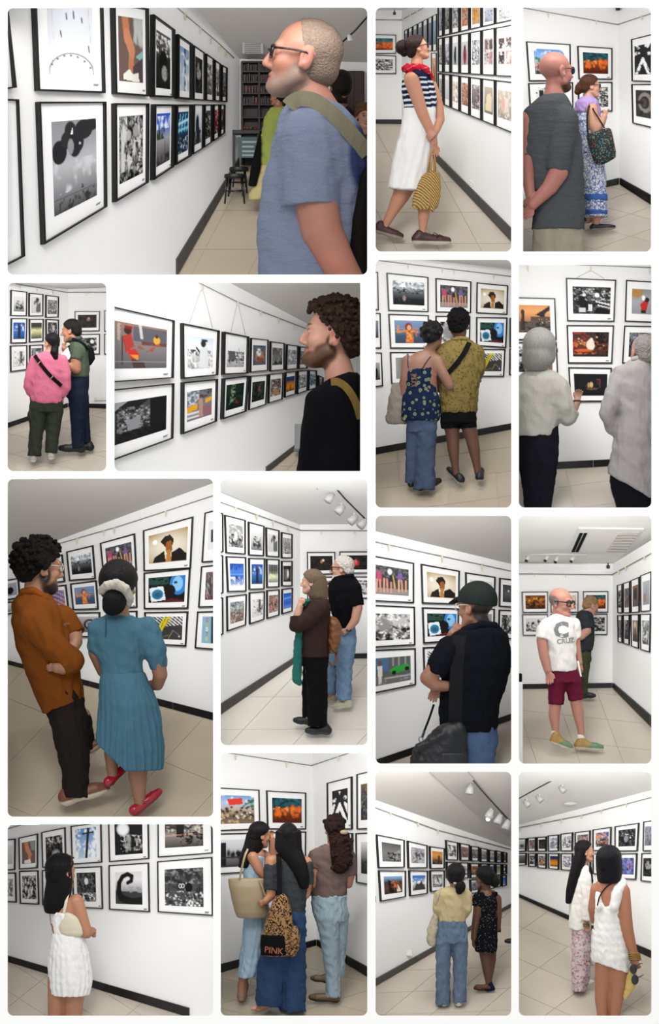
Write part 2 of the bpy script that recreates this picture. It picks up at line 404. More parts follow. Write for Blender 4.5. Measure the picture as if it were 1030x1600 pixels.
    def tunnel(s, dmax, power=1.0, material='plaster'):
        """Reveal of the opening, closing the set at its sides, and an added strip light hidden behind its head."""
        x0, y0, x1, y1 = s.rect; cx, cy = (x0 + x1) / 2, (y0 + y1) / 2; lp = s.outline(); n = len(lp); c = at(cx, cy, 0)
        ex = lambda x, y, e, d: at(x + (e if x > cx else -e), y + (e if y > cy else -e), d)
        V = [at(x, y, 0) for x, y in lp] + [ex(x, y, 5, 2) for x, y in lp] + [ex(x, y, 5, dmax) for x, y in lp]
        o = new_obj('wall_reveal', pydata([p - c for p in V], [(r * n + i, r * n + (i + 1) % n, (r + 1) * n + (i + 1) % n, (r + 1) * n + i) for r in (0, 1) for i in range(n)]), material, loc=c)
        o['kind'] = 'structure'
        l = bpy.data.lights.new('fill_strip', 'AREA'); l.shape = 'RECTANGLE'; l.size = (x1 - x0 - 16) * PX; l.size_y = .014  # added strip light, unseen behind the opening's head, brightens the set
        l.energy = FILL_POWER * power * (x1 - x0) * (y1 - y0) / 90000; l.color = (1.0, .985, .965); l.spread = math.radians(145)
        a = at(cx, y0 - 2.4, 7); b = at(cx, y0 + (y1 - y0) * .62, dmax); lo = bpy.data.objects.new('fill_strip', l); C.objects.link(lo); lo.location = a
        lo.rotation_euler = (b - a).to_track_quat('-Z', 'Y').to_euler()
    def outline(s):
        x0, y0, x1, y1 = s.rect; pts = []
        for (cx, cy, a0), r in zip(((x0, y0, 180), (x1, y0, 270), (x1, y1, 0), (x0, y1, 90)), s.round):
            r = max(r, .6); ox = cx + (r if cx == x0 else -r); oy = cy + (r if cy == y0 else -r)
            for i in range(7):
                q = math.radians(a0 + 15 * i); pts.append((ox + r * math.cos(q), oy + r * math.sin(q)))
        return pts
def display_wall():
    """White wall around the openings: constrained triangulation, triangles inside an opening left out."""
    from mathutils.geometry import delaunay_2d_cdt
    pts, edges, polys = [], [], []
    def loop(ps):
        n0 = len(pts); pts.extend(Vector(p) for p in ps); edges.extend((n0 + i, n0 + (i + 1) % len(ps)) for i in range(len(ps)))
    loop([(-700, -500), (1730, -500), (1730, 1800), (-700, 1800)])
    for r in ROOMS.values(): polys.append(r.outline()); loop(polys[-1])
    V, _, F, *_r = delaunay_2d_cdt(pts, edges, [], 0, 1e-4)
    def inside(x, y, P):
        c = False
        for i in range(len(P)):
            (x0, y0), (x1, y1) = P[i], P[i - 1]
            if (y0 > y) != (y1 > y) and x < (x1 - x0) * (y - y0) / (y1 - y0) + x0: c = not c
        return c
    keep = []
    for f in F:
        x, y = sum(V[i].x for i in f) / len(f), sum(V[i].y for i in f) / len(f)
        if not any(inside(x, y, P) for P in polys): keep.append(tuple(f))
    me = pydata([at(v.x, v.y, 0) for v in V], keep)
    tag(new_obj('wall_front', me, 'board_white'), 'white display wall with fifteen window openings', None, None, 'structure')

# ------------------------------------------------------------------ implicit surfaces for bodies, clothes and bags
def smin(a, b, k):
    if k <= 0: return np.minimum(a, b)
    h = np.clip(.5 + .5 * (b - a) / k, 0, 1); return b * (1 - h) + a * h - k * h * (1 - h)
class Field:
    """Smooth union of simple shapes.  Coordinates: x right, y down, d away from the camera."""
    def __init__(s, k=4): s.ops = []; s.k = k
    def copy(s): f = Field(s.k); f.ops = list(s.ops); return f
    def chain(s, pts, k=None, ds=1.0, sub=False, flat=False):
        """Tapering limb through (x, y, d, r) points; ds squeezes it in depth."""
        pts = [tuple(map(float, p)) for p in pts]
        def g(x, y, d):
            best = None
            for a, b in zip(pts[:-1], pts[1:]):
                ba = (b[0] - a[0], b[1] - a[1], (b[2] - a[2]) / ds); L = ba[0] ** 2 + ba[1] ** 2 + ba[2] ** 2 + 1e-9
                px, py, pd = x - a[0], y - a[1], (d - a[2]) / ds
                t = np.clip((px * ba[0] + py * ba[1] + pd * ba[2]) / L, 0, 1)
                f = np.sqrt((px - t * ba[0]) ** 2 + (py - t * ba[1]) ** 2 + (pd - t * ba[2]) ** 2) - (a[3] + t * (b[3] - a[3]))
                best = f if best is None else np.minimum(best, f)
            if flat:                        # square end, as on a sleeve or a trouser leg
                a, b = pts[-2], pts[-1]; L = math.dist(a[:3], b[:3]); best = np.maximum(best, ((x - b[0]) * (b[0] - a[0]) + (y - b[1]) * (b[1] - a[1]) + (d - b[2]) * (b[2] - a[2])) / L)
            return best
        A = np.array(pts); r = A[:, 3:4]
        s.ops.append((g, (A[:, :3] - r).min(0), (A[:, :3] + r).max(0), 'sub' if sub else 'add', s.k if k is None else k)); return s
    def ell(s, c, r, R=None, k=None, sub=False):
        c = np.array(c, float); r = np.array(r if hasattr(r, '__len__') else (r, r, r), float); m = r.max()
        def g(x, y, d):
            p = (x - c[0], y - c[1], d - c[2])
            if R is not None: p = tuple(R[0, i] * p[0] + R[1, i] * p[1] + R[2, i] * p[2] for i in range(3))
            k0 = np.sqrt(sum((p[i] / r[i]) ** 2 for i in range(3))); k1 = np.sqrt(sum((p[i] / r[i] ** 2) ** 2 for i in range(3))) + 1e-9
            return k0 * (k0 - 1) / k1
        s.ops.append((g, c - m, c + m, 'sub' if sub else 'add', s.k if k is None else k)); return s
    def loft(s, rows, d=0.0, ratio=.6, k=None, rnd=3.0, pleat=None, power=2.0, sub=False):
        """Body of elliptical sections: rows of (y, xl, xr[, dc[, rd]])."""
        R = np.array([(r[0], (r[1] + r[2]) / 2, (r[2] - r[1]) / 2, r[3] if len(r) > 3 else d, r[4] if len(r) > 4 else (r[2] - r[1]) / 2 * ratio) for r in rows], float)
        y0, y1 = R[0, 0], R[-1, 0]; n = 160; ys = np.linspace(y0, y1, n); tab = [np.interp(ys, R[:, 0], R[:, i]) for i in range(1, 5)]
        w = max(3, int(n / len(R) * .5)) | 1; ker = np.hanning(w + 2)[1:-1]; ker /= ker.sum()
        tab = [np.convolve(np.pad(t, w // 2, mode='reflect', reflect_type='odd'), ker, 'valid') for t in tab]
        def g(x, y, d_):
            cx, hw, dc, rd = (np.interp(y, ys, t) for t in tab); hw = np.maximum(hw, .5); rd = np.maximum(rd, .5)
            a, b = (x - cx) / hw, (d_ - dc) / rd
            q = np.sqrt(a * a + b * b) if power == 2 else (abs(a) ** power + abs(b) ** power) ** (1 / power)
            if pleat:
                th = np.arctan2(b, a); g_ = np.clip((y - y0) / (y1 - y0), 0, 1); q = q / (1 + pleat[1] * g_ * np.sin(pleat[0] * th + 1.5 * np.sin(3 * th + y * .01)))
            f = (q - 1) * np.minimum(hw, rd) * 1.0
            c = np.maximum(y0 - y, y - y1)
            if rnd > 0:
                h = np.clip(.5 + .5 * (f - c) / rnd, 0, 1); return c * (1 - h) + f * h + rnd * h * (1 - h)
            return np.maximum(f, c)
        mr = R[:, 4].max() * 1.1; lo = np.array([(R[:, 1] - R[:, 2] * 1.1).min(), y0, (R[:, 3]).min() - mr]); hi = np.array([(R[:, 1] + R[:, 2] * 1.1).max(), y1, R[:, 3].max() + mr])
        s.ops.append((g, lo, hi, 'sub' if sub else 'add', s.k if k is None else k)); return s
    def cut(s, p, n):
        """Keep the side of the plane opposite to n."""
        n = np.array(n, float); n /= np.linalg.norm(n); p = np.array(p, float)
        s.ops.append((lambda x, y, d: (x - p[0]) * n[0] + (y - p[1]) * n[1] + (d - p[2]) * n[2], None, None, 'cut', 0)); return s
    def wrinkle(s, amp, wl, seed=0):
        rng = np.random.default_rng(seed + 5); ws = [(rng.normal(size=3) * np.array([1, .4, 1]) * 2 * np.pi / (wl * 1.3), rng.uniform(0, 6), 1.0) for _ in range(6)] + [(rng.normal(size=3) * np.array([.8, .8, .8]) * 2 * np.pi / (wl * .55), rng.uniform(0, 6), .38) for _ in range(5)]
        s.ops.append((lambda x, y, d: sum(a * np.sin(x * w[0] + y * w[1] + d * w[2] + p + 1.3 * np.sin((x - y) * .6 / wl * 6.28 + p)) for w, p, a in ws) * amp * .95 / 3, None, None, 'disp', 0)); return s
    def bounds(s):
        ad = [o for o in s.ops if o[3] == 'add']
        return np.min([o[1] for o in ad], 0), np.max([o[2] for o in ad], 0)
    def sample(s, axes):
        x, y, d = axes; F = np.full((len(x), len(y), len(d)), 1e3, np.float32)
        for g, lo, hi, mode, k in s.ops:
            if lo is None: sl = (slice(None),) * 3
            else:
                pad = k + 2.5 * (x[1] - x[0]) + 1; sl = tuple(slice(max(0, np.searchsorted(ax, lo[i] - pad) - 1), np.searchsorted(ax, hi[i] + pad) + 1) for i, ax in enumerate(axes))
            xs, ys, dd = x[sl[0]][:, None, None], y[sl[1]][None, :, None], d[sl[2]][None, None, :]
            if min(xs.shape[0], ys.shape[1], dd.shape[2]) == 0: continue
            v = g(xs, ys, dd).astype(np.float32)
            if mode == 'add': F[sl] = smin(F[sl], v, k)
            elif mode == 'sub': F[sl] = -smin(-F[sl], v, k)
            elif mode == 'cut': F[sl] = np.maximum(F[sl], v)
            else: F[sl] = F[sl] + v
        return F
    def mesh(s, h, box=None):
        lo, hi = s.bounds()
        if box is not None: lo, hi = np.maximum(lo, box[0]), np.minimum(hi, box[1])
        if (hi <= lo).any(): return np.zeros((0, 3)), np.zeros((0, 4), int)
        axes = [np.arange(lo[i] - 2 * h, hi[i] + 2.5 * h, h) for i in range(3)]
        return nets(s.sample(axes), axes, h)
def nets(F, axes, h):
    """Surface nets: quads around the zero level of F."""
    S = F < 0; nx, ny, nz = F.shape
    cnt = np.zeros((nx - 1, ny - 1, nz - 1), np.int8); acc = np.zeros((nx - 1, ny - 1, nz - 1, 3), np.float32)
    for ax in range(3):
        sl0 = [slice(None)] * 3; sl1 = [slice(None)] * 3; sl0[ax] = slice(0, -1); sl1[ax] = slice(1, None)
        a, b = F[tuple(sl0)], F[tuple(sl1)]; m = S[tuple(sl0)] != S[tuple(sl1)]
        t = np.where(m, a / np.where(m, a - b, 1), 0)
        o1, o2 = [i for i in range(3) if i != ax]
        for i in (0, 1):
            for j in (0, 1):
                q = [slice(None)] * 3; q[o1] = slice(i, F.shape[o1] - 1 + i); q[o2] = slice(j, F.shape[o2] - 1 + j)
                mm, tt = m[tuple(q)], t[tuple(q)]; cnt += mm
                acc[..., ax] += tt; acc[..., o1] += mm * i; acc[..., o2] += mm * j
    act = cnt > 0; idx = np.full(cnt.shape, -1, np.int64); ijk = np.argwhere(act); idx[act] = np.arange(len(ijk))
    V = (ijk + acc[act] / cnt[act][:, None]) * h + np.array([a[0] for a in axes]); Q = []
    for ax in range(3):
        o1, o2 = [(1, 2), (2, 0), (0, 1)][ax]
        sl0 = [slice(1, -1)] * 3; sl1 = [slice(1, -1)] * 3; sl0[ax] = slice(0, -1); sl1[ax] = slice(1, None)
        a, b = S[tuple(sl0)], S[tuple(sl1)]; m = np.argwhere(a != b); 
        if not len(m): continue
        flip = a[tuple(m.T)]; off = np.ones(3, int); off[ax] = 0; m = m + off
        def cell(i, j): c = m.copy(); c[:, o1] += i; c[:, o2] += j; return idx[tuple(c.T)]
        q = np.stack([cell(-1, -1), cell(0, -1), cell(0, 0), cell(-1, 0)], 1); q[~flip] = q[~flip][:, ::-1]; Q.append(q)
    Q = np.concatenate(Q) if Q else np.zeros((0, 4), int)
    return V, Q[(Q >= 0).all(1)]
def quad_mesh(V, Q, cols=None):
    me = bpy.data.meshes.new('mesh'); me.vertices.add(len(V)); me.vertices.foreach_set('co', V.astype(np.float32).ravel())
    me.loops.add(len(Q) * 4); me.loops.foreach_set('vertex_index', Q.ravel().astype(np.int32))
    me.polygons.add(len(Q)); me.polygons.foreach_set('loop_start', np.arange(0, len(Q) * 4, 4, dtype=np.int32)); me.polygons.foreach_set('loop_total', np.full(len(Q), 4, np.int32))
    me.polygons.foreach_set('use_smooth', np.ones(len(Q), bool)); me.update(); me.validate()
    if cols is not None:
        ca = me.color_attributes.new('Col', 'FLOAT_COLOR', 'POINT'); ca.data.foreach_set('color', np.concatenate([cols, np.ones((len(V), 1))], 1).ravel().astype(np.float32))
    return me

# ------------------------------------------------------------------ figures, clothes, bags
def m_ell(c, r, soft=.25):
    c = np.array(c, float); r = np.array(r if hasattr(r, '__len__') else (r, r, r), float)
    return lambda V: np.clip((1 - np.sqrt((((V - c) / r) ** 2).sum(1))) / soft + .5, 0, 1)
def m_below(y, soft=1.0, slope=0.0, x0=0.0): return lambda V: np.clip((V[:, 1] - y - slope * (V[:, 0] - x0)) / soft + .5, 0, 1)
def m_above(y, soft=1.0, slope=0.0, x0=0.0): return lambda V: np.clip((y + slope * (V[:, 0] - x0) - V[:, 1]) / soft + .5, 0, 1)
def m_stripes(period, duty=.5, slope=0.0, y0=0, y1=1e9, bow=0.0, xc=0): return lambda V: ((((V[:, 1] + slope * V[:, 0] + bow * (V[:, 0] - xc) ** 2) / period) % 1) < duty) * ((V[:, 1] > y0) & (V[:, 1] < y1)) * 1.0
def dye(c):
    """Measured picture colour -> reflectance of the cloth or skin (a lit surface looks lighter than its reflectance)."""
    c = np.asarray(c, float); l = c.mean(-1, keepdims=True); return c * (.66 + .14 * np.clip(l / .8, 0, 1))
class Head:
    """A head of height Hh (chin to crown); yaw 0 looks away from the camera, 90 to the right, -90 to the left."""
    def __init__(s, c, Hh, yaw, pitch=0, roll=0):
        a, p, r = map(math.radians, (yaw, pitch, roll)); s.c, s.H = np.array(c, float), Hh
        right = np.array([math.cos(a), 0, -math.sin(a)]); fwd = np.array([math.sin(a), 0, math.cos(a)]); up = np.array([0., -1, 0])
        fwd, up = fwd * math.cos(p) + up * math.sin(p), up * math.cos(p) - fwd * math.sin(p)
        right, up = right * math.cos(r) + up * math.sin(r), up * math.cos(r) - right * math.sin(r)
        s.R = np.stack([right, fwd, up], 1)
    def p(s, x, y, z): return s.c + s.H * (s.R @ np.array([x, y, z - .5]))
    def E(s, F, c, r, k=.05, sub=False): F.ell(s.p(*c), np.array(r) * s.H, s.R, k * s.H, sub)
    def Cn(s, F, pts, k=.05): F.chain([(*s.p(*q[:3]), q[3] * s.H) for q in pts], k * s.H)
    def build(s, F, fat=0.0, nose=1.0, chin=1.0, beard=0.0):
        f = fat
        s.E(F, (0, -.06, .64), (.32 + f, .405, .355)); s.E(F, (0, .12, .42), (.255 + f, .255, .36), .06)
        s.E(F, (0, .225, .115 - beard * .03), ((.14 + f) * chin, .17 + beard * .03, .115 + beard * .03), .10)
        for e in (-1, 1):
            s.Cn(F, [(e * (.20 + f), .0, .25, .07), (e * .10, .25, .11, .065)], .10); s.E(F, (e * .15, .24, .40), (.09 + f, .09, .09), .08)
            s.E(F, (e * (.318 + f), -.055, .48), (.045, .085, .15), .02); s.E(F, (e * (.375 + f), -.035, .50), (.045, .05, .09), .012, True); s.E(F, (e * (.33 + f), -.0, .385), (.035, .035, .045), .015)
            s.E(F, (e * .13, .385, .53), (.085, .06, .055), .05, True); s.E(F, (e * .13, .318, .52), (.06, .045, .045), .012)
            s.E(F, (e * .045, .385, .345), (.04, .05, .036), .03)
        s.Cn(F, [(-.16, .325, .605, .045), (0, .345, .60, .05), (.16, .325, .605, .045)], .06)
        s.Cn(F, [(0, .345, .56, .035), (0, .415, .46, .042), (0, .40 + .062 * nose, .375, .05)], .035)
        s.Cn(F, [(-.075, .335, .235, .022), (0, .362, .243, .03), (.075, .335, .235, .022)], .025); s.Cn(F, [(-.065, .335, .19, .025), (0, .355, .185, .033), (.065, .335, .19, .025)], .025)
        s.neck = (*s.p(0, -.10, .22), .19 * s.H)
    def m(s, c, r, soft=.3):
        c0 = s.p(*c); R, Hh = s.R, s.H; r = np.array(r if hasattr(r, '__len__') else (r, r, r), float) * Hh
        return lambda V: np.clip((1 - np.sqrt(((((V - c0) @ R) / r) ** 2).sum(1))) / soft + .5, 0, 1)
    def half(s, y1, z1, y2, z2, soft=.06, zmin=None):
        """Mask of the head above/behind the line (y1,z1)-(y2,z2): the hair-covered scalp."""
        ny, nz = (z1 - z2), -(y1 - y2); L = math.hypot(ny, nz); ny, nz = ny / L, nz / L
        def f(V):
            q = (V - s.c) @ s.R / s.H; v = -((q[:, 1] - y1) * ny + (q[:, 2] + .5 - z1) * nz); m = np.clip(v / soft + .5, 0, 1)
            return m * np.clip((q[:, 2] + .5 - zmin) / soft + .5, 0, 1) if zmin is not None else m
        return f
    def face_paint(s, brow, lips, eye='2b1d14'):
        out = []
        for e in (-1, 1):
            out += [(s.m((e * .13, .37, .52), (.06, .05, .028), .3), 'bcaca2'), (s.m((e * .13, .385, .522), (.03, .06, .03), .3), eye),
                    (s.m((e * .13, .37, .552), (.075, .06, .012), .5), '3a2620'), (s.m((e * .14, .37, .625), (.085, .08, .022), .5), brow)]
        return out + [(s.m((0, .37, .213), (.10, .08, .045), .5), lips), (s.m((0, .36, .213), (.085, .07, .008), .5), '4a2220'), (s.m((.045, .40, .335), (.02, .03, .012), .5), '4a2824'), (s.m((-.045, .40, .335), (.02, .03, .012), .5), '4a2824')]
    def cap(s, t=.04, front=(.30, .80), nape=(-.36, .16), k=.05):
        F = Field(k * s.H); s.E(F, (0, -.06, .645), (.32 + t, .405 + t, .355 + t)); s.E(F, (0, -.2, .42), (.25 + t, .25 + t, .26))
        (y1, z1), (y2, z2) = front, nape; n = s.R @ np.array([0, z1 - z2, -(y1 - y2)]); F.cut(s.p(0, y1, z1), n); return F
    def curls(s, F, n, r, t=.06, front=(.30, .80), nape=(-.36, .16), seed=1, spread=1.0):
        rng = np.random.default_rng(seed); (y1, z1), (y2, z2) = front, nape; i = 0
        while i < n:
            v = rng.normal(size=3); v /= np.linalg.norm(v); c = np.array([0, -.06, .645]) + v * np.array([.32, .405, .355]) * (1 + t * 2 * spread * rng.uniform(.7, 1.5))
            if (c[1] - y1) * (z1 - z2) - (c[2] - z1) * (y1 - y2) < 0 and c[2] > .2:
                rr = r * rng.uniform(.6, 1.25); s.E(F, c, (rr, rr, rr), .02); i += 1
        return F
class Fig:
    def __init__(s, R, kind, label, cat, foot, plane=None, d=None, group=None, dz=0.0):
        s.R, s.k, s.foot = R, R.k, foot
        s.d = (R.depth(*foot, plane or R.floor_plane) if d is None else d) + dz; s.base = R.at(*foot, s.d); s.s = (DIST + s.d * PX) / FPX / R.k
        s.root = empty(kind, s.base, label, cat, group); s.skin = Field(5 * R.k / 4); s.heads = []; s.fine = []; s.V = {}; s.pt = []; s.hands = []
    def w(s, V):
        V = np.asarray(V, float).reshape(-1, 3); return np.stack([(V[:, 0] - s.foot[0]) * s.s, V[:, 2] * s.s, -(V[:, 1] - s.foot[1]) * s.s], 1)
    def lim(s, lo=None, hi=None):
        """Room volume in figure coordinates: nothing is built past the reveal of the opening."""
        R = s.R; x0, y0, x1, y1 = R.rect; e = 1.0; a = np.array([(x0 - e - R.ox) * R.k, (y0 - e - R.oy) * R.k, -1e5]); b = np.array([(x1 + e - R.ox) * R.k, (y1 + e - R.oy) * R.k, 1e5])
        return (a if lo is None else np.maximum(a, lo)), (b if hi is None else np.minimum(b, hi))
    def colors(s, V, color, pt):
        c = np.tile(hx(color), (len(V), 1))
        for m, col in pt or ():
            a = m(V)[:, None]; c = c * (1 - a) + hx(col) * a
        return dye(c)
    def part(s, name, F, color='888', material='cloth', h=2.0, pt=None, parent=None, label=None):
        V, Q = F.mesh(h * s.k, s.lim()); o = new_obj(name, quad_mesh(s.w(V), Q, s.colors(V, color, pt)), material, parent or s.root)
        s.V[name] = np.concatenate([s.V[name], V]) if name in s.V else V
        if label: o['label'] = label
        return o
    def surf(s, names, x, y, rad=None):
        """Depth of the nearest surface of the named parts at a picture position."""
        rad = rad or 4 * s.k; best = 1e9
        for n in names.split():
            V = s.V[n]; m = np.hypot(V[:, 0] - x, V[:, 1] - y) < rad
            if m.any(): best = min(best, V[m, 2].min())
        return best if best < 1e8 else 0.0
    def head(s, x, y, Hh, yaw, pitch=0, roll=0, d=0, **kw):
        hd = Head((x, y, d), Hh, yaw, pitch, roll); hd.build(s.skin, **kw); s.heads.append(hd)
        s.fine.append((hd.c - .62 * Hh, hd.c + .62 * Hh, max(.75, Hh / s.k / 58))); return hd
    def torso(s, rows, d=0.0, ratio=.6, shrink=.80, k=6, **kw):
        """Trunk of the body inside a garment; returns the garment's own shape."""
        sr = []
        for r in rows:
            c, hw = (r[1] + r[2]) / 2, (r[2] - r[1]) / 2; dc = r[3] if len(r) > 3 else d; rd = r[4] if len(r) > 4 else hw * ratio
            sr.append((r[0], c - hw * shrink, c + hw * shrink, dc, rd * shrink))
        s.skin.loft(sr, k=10); return Field(k).loft(rows, d, ratio, **kw)
    def neck(s, hd, x, y, d, r): s.skin.chain([hd.neck, (x, y, d, r)], .08 * hd.H)
    def hand(s, w, dirv, thumb, L, curl=.5, spread=1.0, grip=0.0):
        """Palm, four fingers of different length and a thumb; dirv along the hand, thumb towards the thumb side."""
        w = np.array(w, float); f = np.array(dirv, float); f /= np.linalg.norm(f); t = np.array(thumb, float); t -= f * (t @ f); t /= np.linalg.norm(t); n = np.cross(f, t)
        F = s.skin; pr = .13 * L; c1 = w + f * .12 * L; c2 = w + f * .45 * L
        for o in (-.14, .0, .14): F.chain([(*(c1 + t * o * L * .8), pr * .85), (*(c2 + t * o * L), pr * .72)], .06 * L)
        for i, (o, ln) in enumerate(((.20, .40), (.07, .46), (-.07, .43), (-.20, .33))):
            b = c2 + t * o * L; g1 = f * math.cos(curl) + n * math.sin(curl) + t * o * .35 * spread; m = b + g1 * ln * L * .5; g2 = f * math.cos(curl * 2.1 + grip) + n * math.sin(curl * 2.1 + grip) + t * o * .25 * spread; e = m + g2 * ln * L * .48
            F.chain([(*b, .075 * L), (*m, .066 * L), (*e, .052 * L)], .012 * L)
        b = w + f * .18 * L + t * .14 * L; m = b + (f * .55 + t * .6) * .26 * L; e = m + (f * .85 + t * .15 + n * .4 * curl) * .24 * L
        F.chain([(*b, .085 * L), (*m, .072 * L), (*e, .055 * L)], .03 * L)
        q = np.array([w - .1 * L, w + f * 1.0 * L, c2, e]); s.fine.append((q.min(0) - .25 * L, q.max(0) + .25 * L, 1.0))
    def body(s, color, pt=None, h=2.8, material='skin'):
        V, Q = s.skin.mesh(h * s.k, s.lim()); Vs, Qs = [], []; keep = np.ones(len(Q), bool)
        for lo, hi, hf in s.fine:
            ins = ((V > lo + h * s.k * 1.2) & (V < hi - h * s.k * 1.2)).all(1); keep &= ~ins[Q].all(1)
        Vs.append(V); Qs.append(Q[keep]); n = len(V)
        for lo, hi, hf in s.fine:
            v, q = s.skin.mesh(hf * s.k, s.lim(lo, hi)); Vs.append(v); Qs.append(q + n); n += len(v)
        V, Q = np.concatenate(Vs), np.concatenate(Qs); used = np.zeros(len(V), bool); used[Q.ravel()] = True; remap = np.cumsum(used) - 1
        V, Q = V[used], remap[Q]; s.V['body'] = V
        return new_obj('body', quad_mesh(s.w(V), Q, s.colors(V, color, pt)), material, s.root)
    def shoe(s, heel, toe, r, color, sole='ddd', high=1.0, h=1.1, material='leather', name='shoe', collar=None, pt=None, solef=.28):
        """Shoe between heel and toe points (x, y, d): y is the ground line under them."""
        (hx_, hy, hd), (tx, ty, td) = heel, toe; F = Field(r * .5); a, b = np.array([hx_, hy - r * .8, hd]), np.array([tx, ty - r * .62, td]); dv = b - a
        F.chain([(*(a + dv * .10), r * .80), (*(a + dv * .45), r * .72), (*(a + dv * .78), r * .80), (*(a + dv * .97), r * .58)])
        F.chain([(*(a + dv * .10), r * .78), (a[0] + dv[0] * .18, a[1] - r * .75 * high, a[2] + dv[2] * .18, r * .72)]); F.chain([(a[0] + dv[0] * .2, a[1] - r * .6 * high, a[2] + dv[2] * .2, r * .6), (*(a + dv * .6), r * .62)])
        y0 = lambda V: hy + (ty - hy) * np.clip(((V[:, 0] - hx_) * (tx - hx_) + (V[:, 2] - hd) * (td - hd)) / ((tx - hx_) ** 2 + (td - hd) ** 2 + 1e-6), 0, 1)
        sm = lambda V: np.clip((V[:, 1] - y0(V) + r * solef + r * .15) / (r * .12) + .5, 0, 1)
        return s.part(name, F, color, material, h, [*(pt or []), (sm, sole)])
    def band(s, name, pts, wd, color, th=1.0, material='cloth', parent=None, smooth=4):
        """Flat strap through (x, y, d) points, wd wide across its run in the picture plane."""
        P = np.array(pts, float)
        for _ in range(2 if smooth else 0):
            Q_ = [P[0]]
            for a, b in zip(P[:-1], P[1:]): Q_ += [a * .75 + b * .25, a * .25 + b * .75]
            P = np.array(Q_ + [P[-1]])
        T = np.gradient(P, axis=0); T2 = T[:, :2] / (np.linalg.norm(T[:, :2], axis=1, keepdims=True) + 1e-6); N_ = np.stack([-T2[:, 1], T2[:, 0], np.zeros(len(P))], 1)
        V = []; n = len(P); ws = np.interp(np.linspace(0, 1, n), np.linspace(0, 1, len(wd)), wd) if hasattr(wd, '__len__') else np.full(n, wd)
        for i in range(n):
            for sx, sd in ((-1, -1), (1, -1), (1, 1), (-1, 1)): V.append(P[i] + N_[i] * sx * ws[i] / 2 + np.array([0, 0, sd * th / 2]))
        F = []
        for i in range(n - 1):
            for j in range(4): F.append((i * 4 + j, (i + 1) * 4 + j, (i + 1) * 4 + (j + 1) % 4, i * 4 + (j + 1) % 4))
        F += [(0, 1, 2, 3), tuple((n - 1) * 4 + j for j in (3, 2, 1, 0))]; V = np.array(V)
        me = pydata(s.w(V), F); bm = bmesh.new(); bm.from_mesh(me); bmesh.ops.recalc_face_normals(bm, faces=bm.faces); bm.to_mesh(me); bm.free()
        ca = me.color_attributes.new('Col', 'FLOAT_COLOR', 'POINT'); ca.data.foreach_set('color', np.tile(np.append(dye(hx(color)), 1.0), len(V)).astype(np.float32))
        s.V[name] = np.concatenate([s.V[name], V]) if name in s.V else V
        return new_obj(name, me, material, parent or s.root)
    def tube(s, name, pts, r, color, material='gloss', parent=None, n=6):
        me = tube_mesh([Vector(p) for p in s.w(pts)], [x * s.s for x in r] if hasattr(r, '__len__') else r * s.s, n)
        ca = me.color_attributes.new('Col', 'FLOAT_COLOR', 'POINT'); ca.data.foreach_set('color', np.tile(np.append(dye(hx(color)), 1.0), len(me.vertices)).astype(np.float32))
        return new_obj(name, me, material, parent or s.root)
    def glasses(s, hd, color='15110f', r=.016, lens=None, round_=False, w=.115, hgt=.085):
        parts = []
        for e in (-1, 1):
            n = 18; pts = []
            for i in range(n + 1):
                q = 2 * math.pi * i / n; a, b = math.cos(q), math.sin(q)
                if not round_: a = math.copysign(abs(a) ** .6, a); b = math.copysign(abs(b) ** .6, b)
                pts.append(hd.p(e * .15 + w * a, .405 - .03 * abs(a * e > 0) , .515 + hgt * b))
            parts.append(tube_mesh([Vector(p) for p in s.w(pts)], r * hd.H * s.s, 5))
            parts.append(tube_mesh([Vector(p) for p in s.w([hd.p(e * .26, .38, .55), hd.p(e * .345, .15, .555), hd.p(e * .345, -.05, .55), hd.p(e * .34, -.12, .48)])], r * hd.H * s.s, 5))
        parts.append(tube_mesh([Vector(p) for p in s.w([hd.p(-.045, .42, .53), hd.p(0, .44, .545), hd.p(.045, .42, .53)])], r * hd.H * s.s, 5))
        me = join_meshes(parts); ca = me.color_attributes.new('Col', 'FLOAT_COLOR', 'POINT'); ca.data.foreach_set('color', np.tile(np.append(dye(hx(color)), 1.0), len(me.vertices)).astype(np.float32))
        g = new_obj('glasses', me, 'gloss', s.root)
        if lens:
            for e in (-1, 1):
                pts = [hd.p(e * .15 + w * .95 * math.cos(q), .40, .515 + hgt * .95 * math.sin(q)) for q in np.linspace(0, 2 * math.pi, 14, endpoint=False)]
                c = np.mean(pts, 0); V = s.w(pts + [c + hd.R[:, 1] * .02 * hd.H]); me = pydata(V, [(i, (i + 1) % 14, 14) for i in range(14)])
                ca = me.color_attributes.new('Col', 'FLOAT_COLOR', 'POINT'); ca.data.foreach_set('color', np.tile(np.append(hx(lens), 1.0), 15).astype(np.float32)); new_obj('lens', me, 'gloss', g)
        return g
    def text(s, txt, x, y, size, color, d, name='lettering', parent=None, rot=0.0, material='cloth', bold=.015, extr=.6):
        """Flat lettering laid on a surface at depth d (a number or a function of x, y)."""
        cu = bpy.data.curves.new('text', 'FONT'); cu.body = txt; cu.size = size; cu.align_x = 'CENTER'; cu.align_y = 'CENTER'; cu.resolution_u = 2; cu.offset = size * bold
        to = bpy.data.objects.new('text', cu); C.objects.link(to); dg = bpy.context.evaluated_depsgraph_get(); me = bpy.data.meshes.new_from_object(to.evaluated_get(dg)); bpy.data.objects.remove(to)
        bm = bmesh.new(); bm.from_mesh(me); bmesh.ops.subdivide_edges(bm, edges=[e for e in bm.edges if e.calc_length() > size * .12], cuts=2); bm.to_mesh(me); bm.free()
        co = np.array([v.co[:] for v in me.vertices]); cr, sr = math.cos(rot), math.sin(rot)
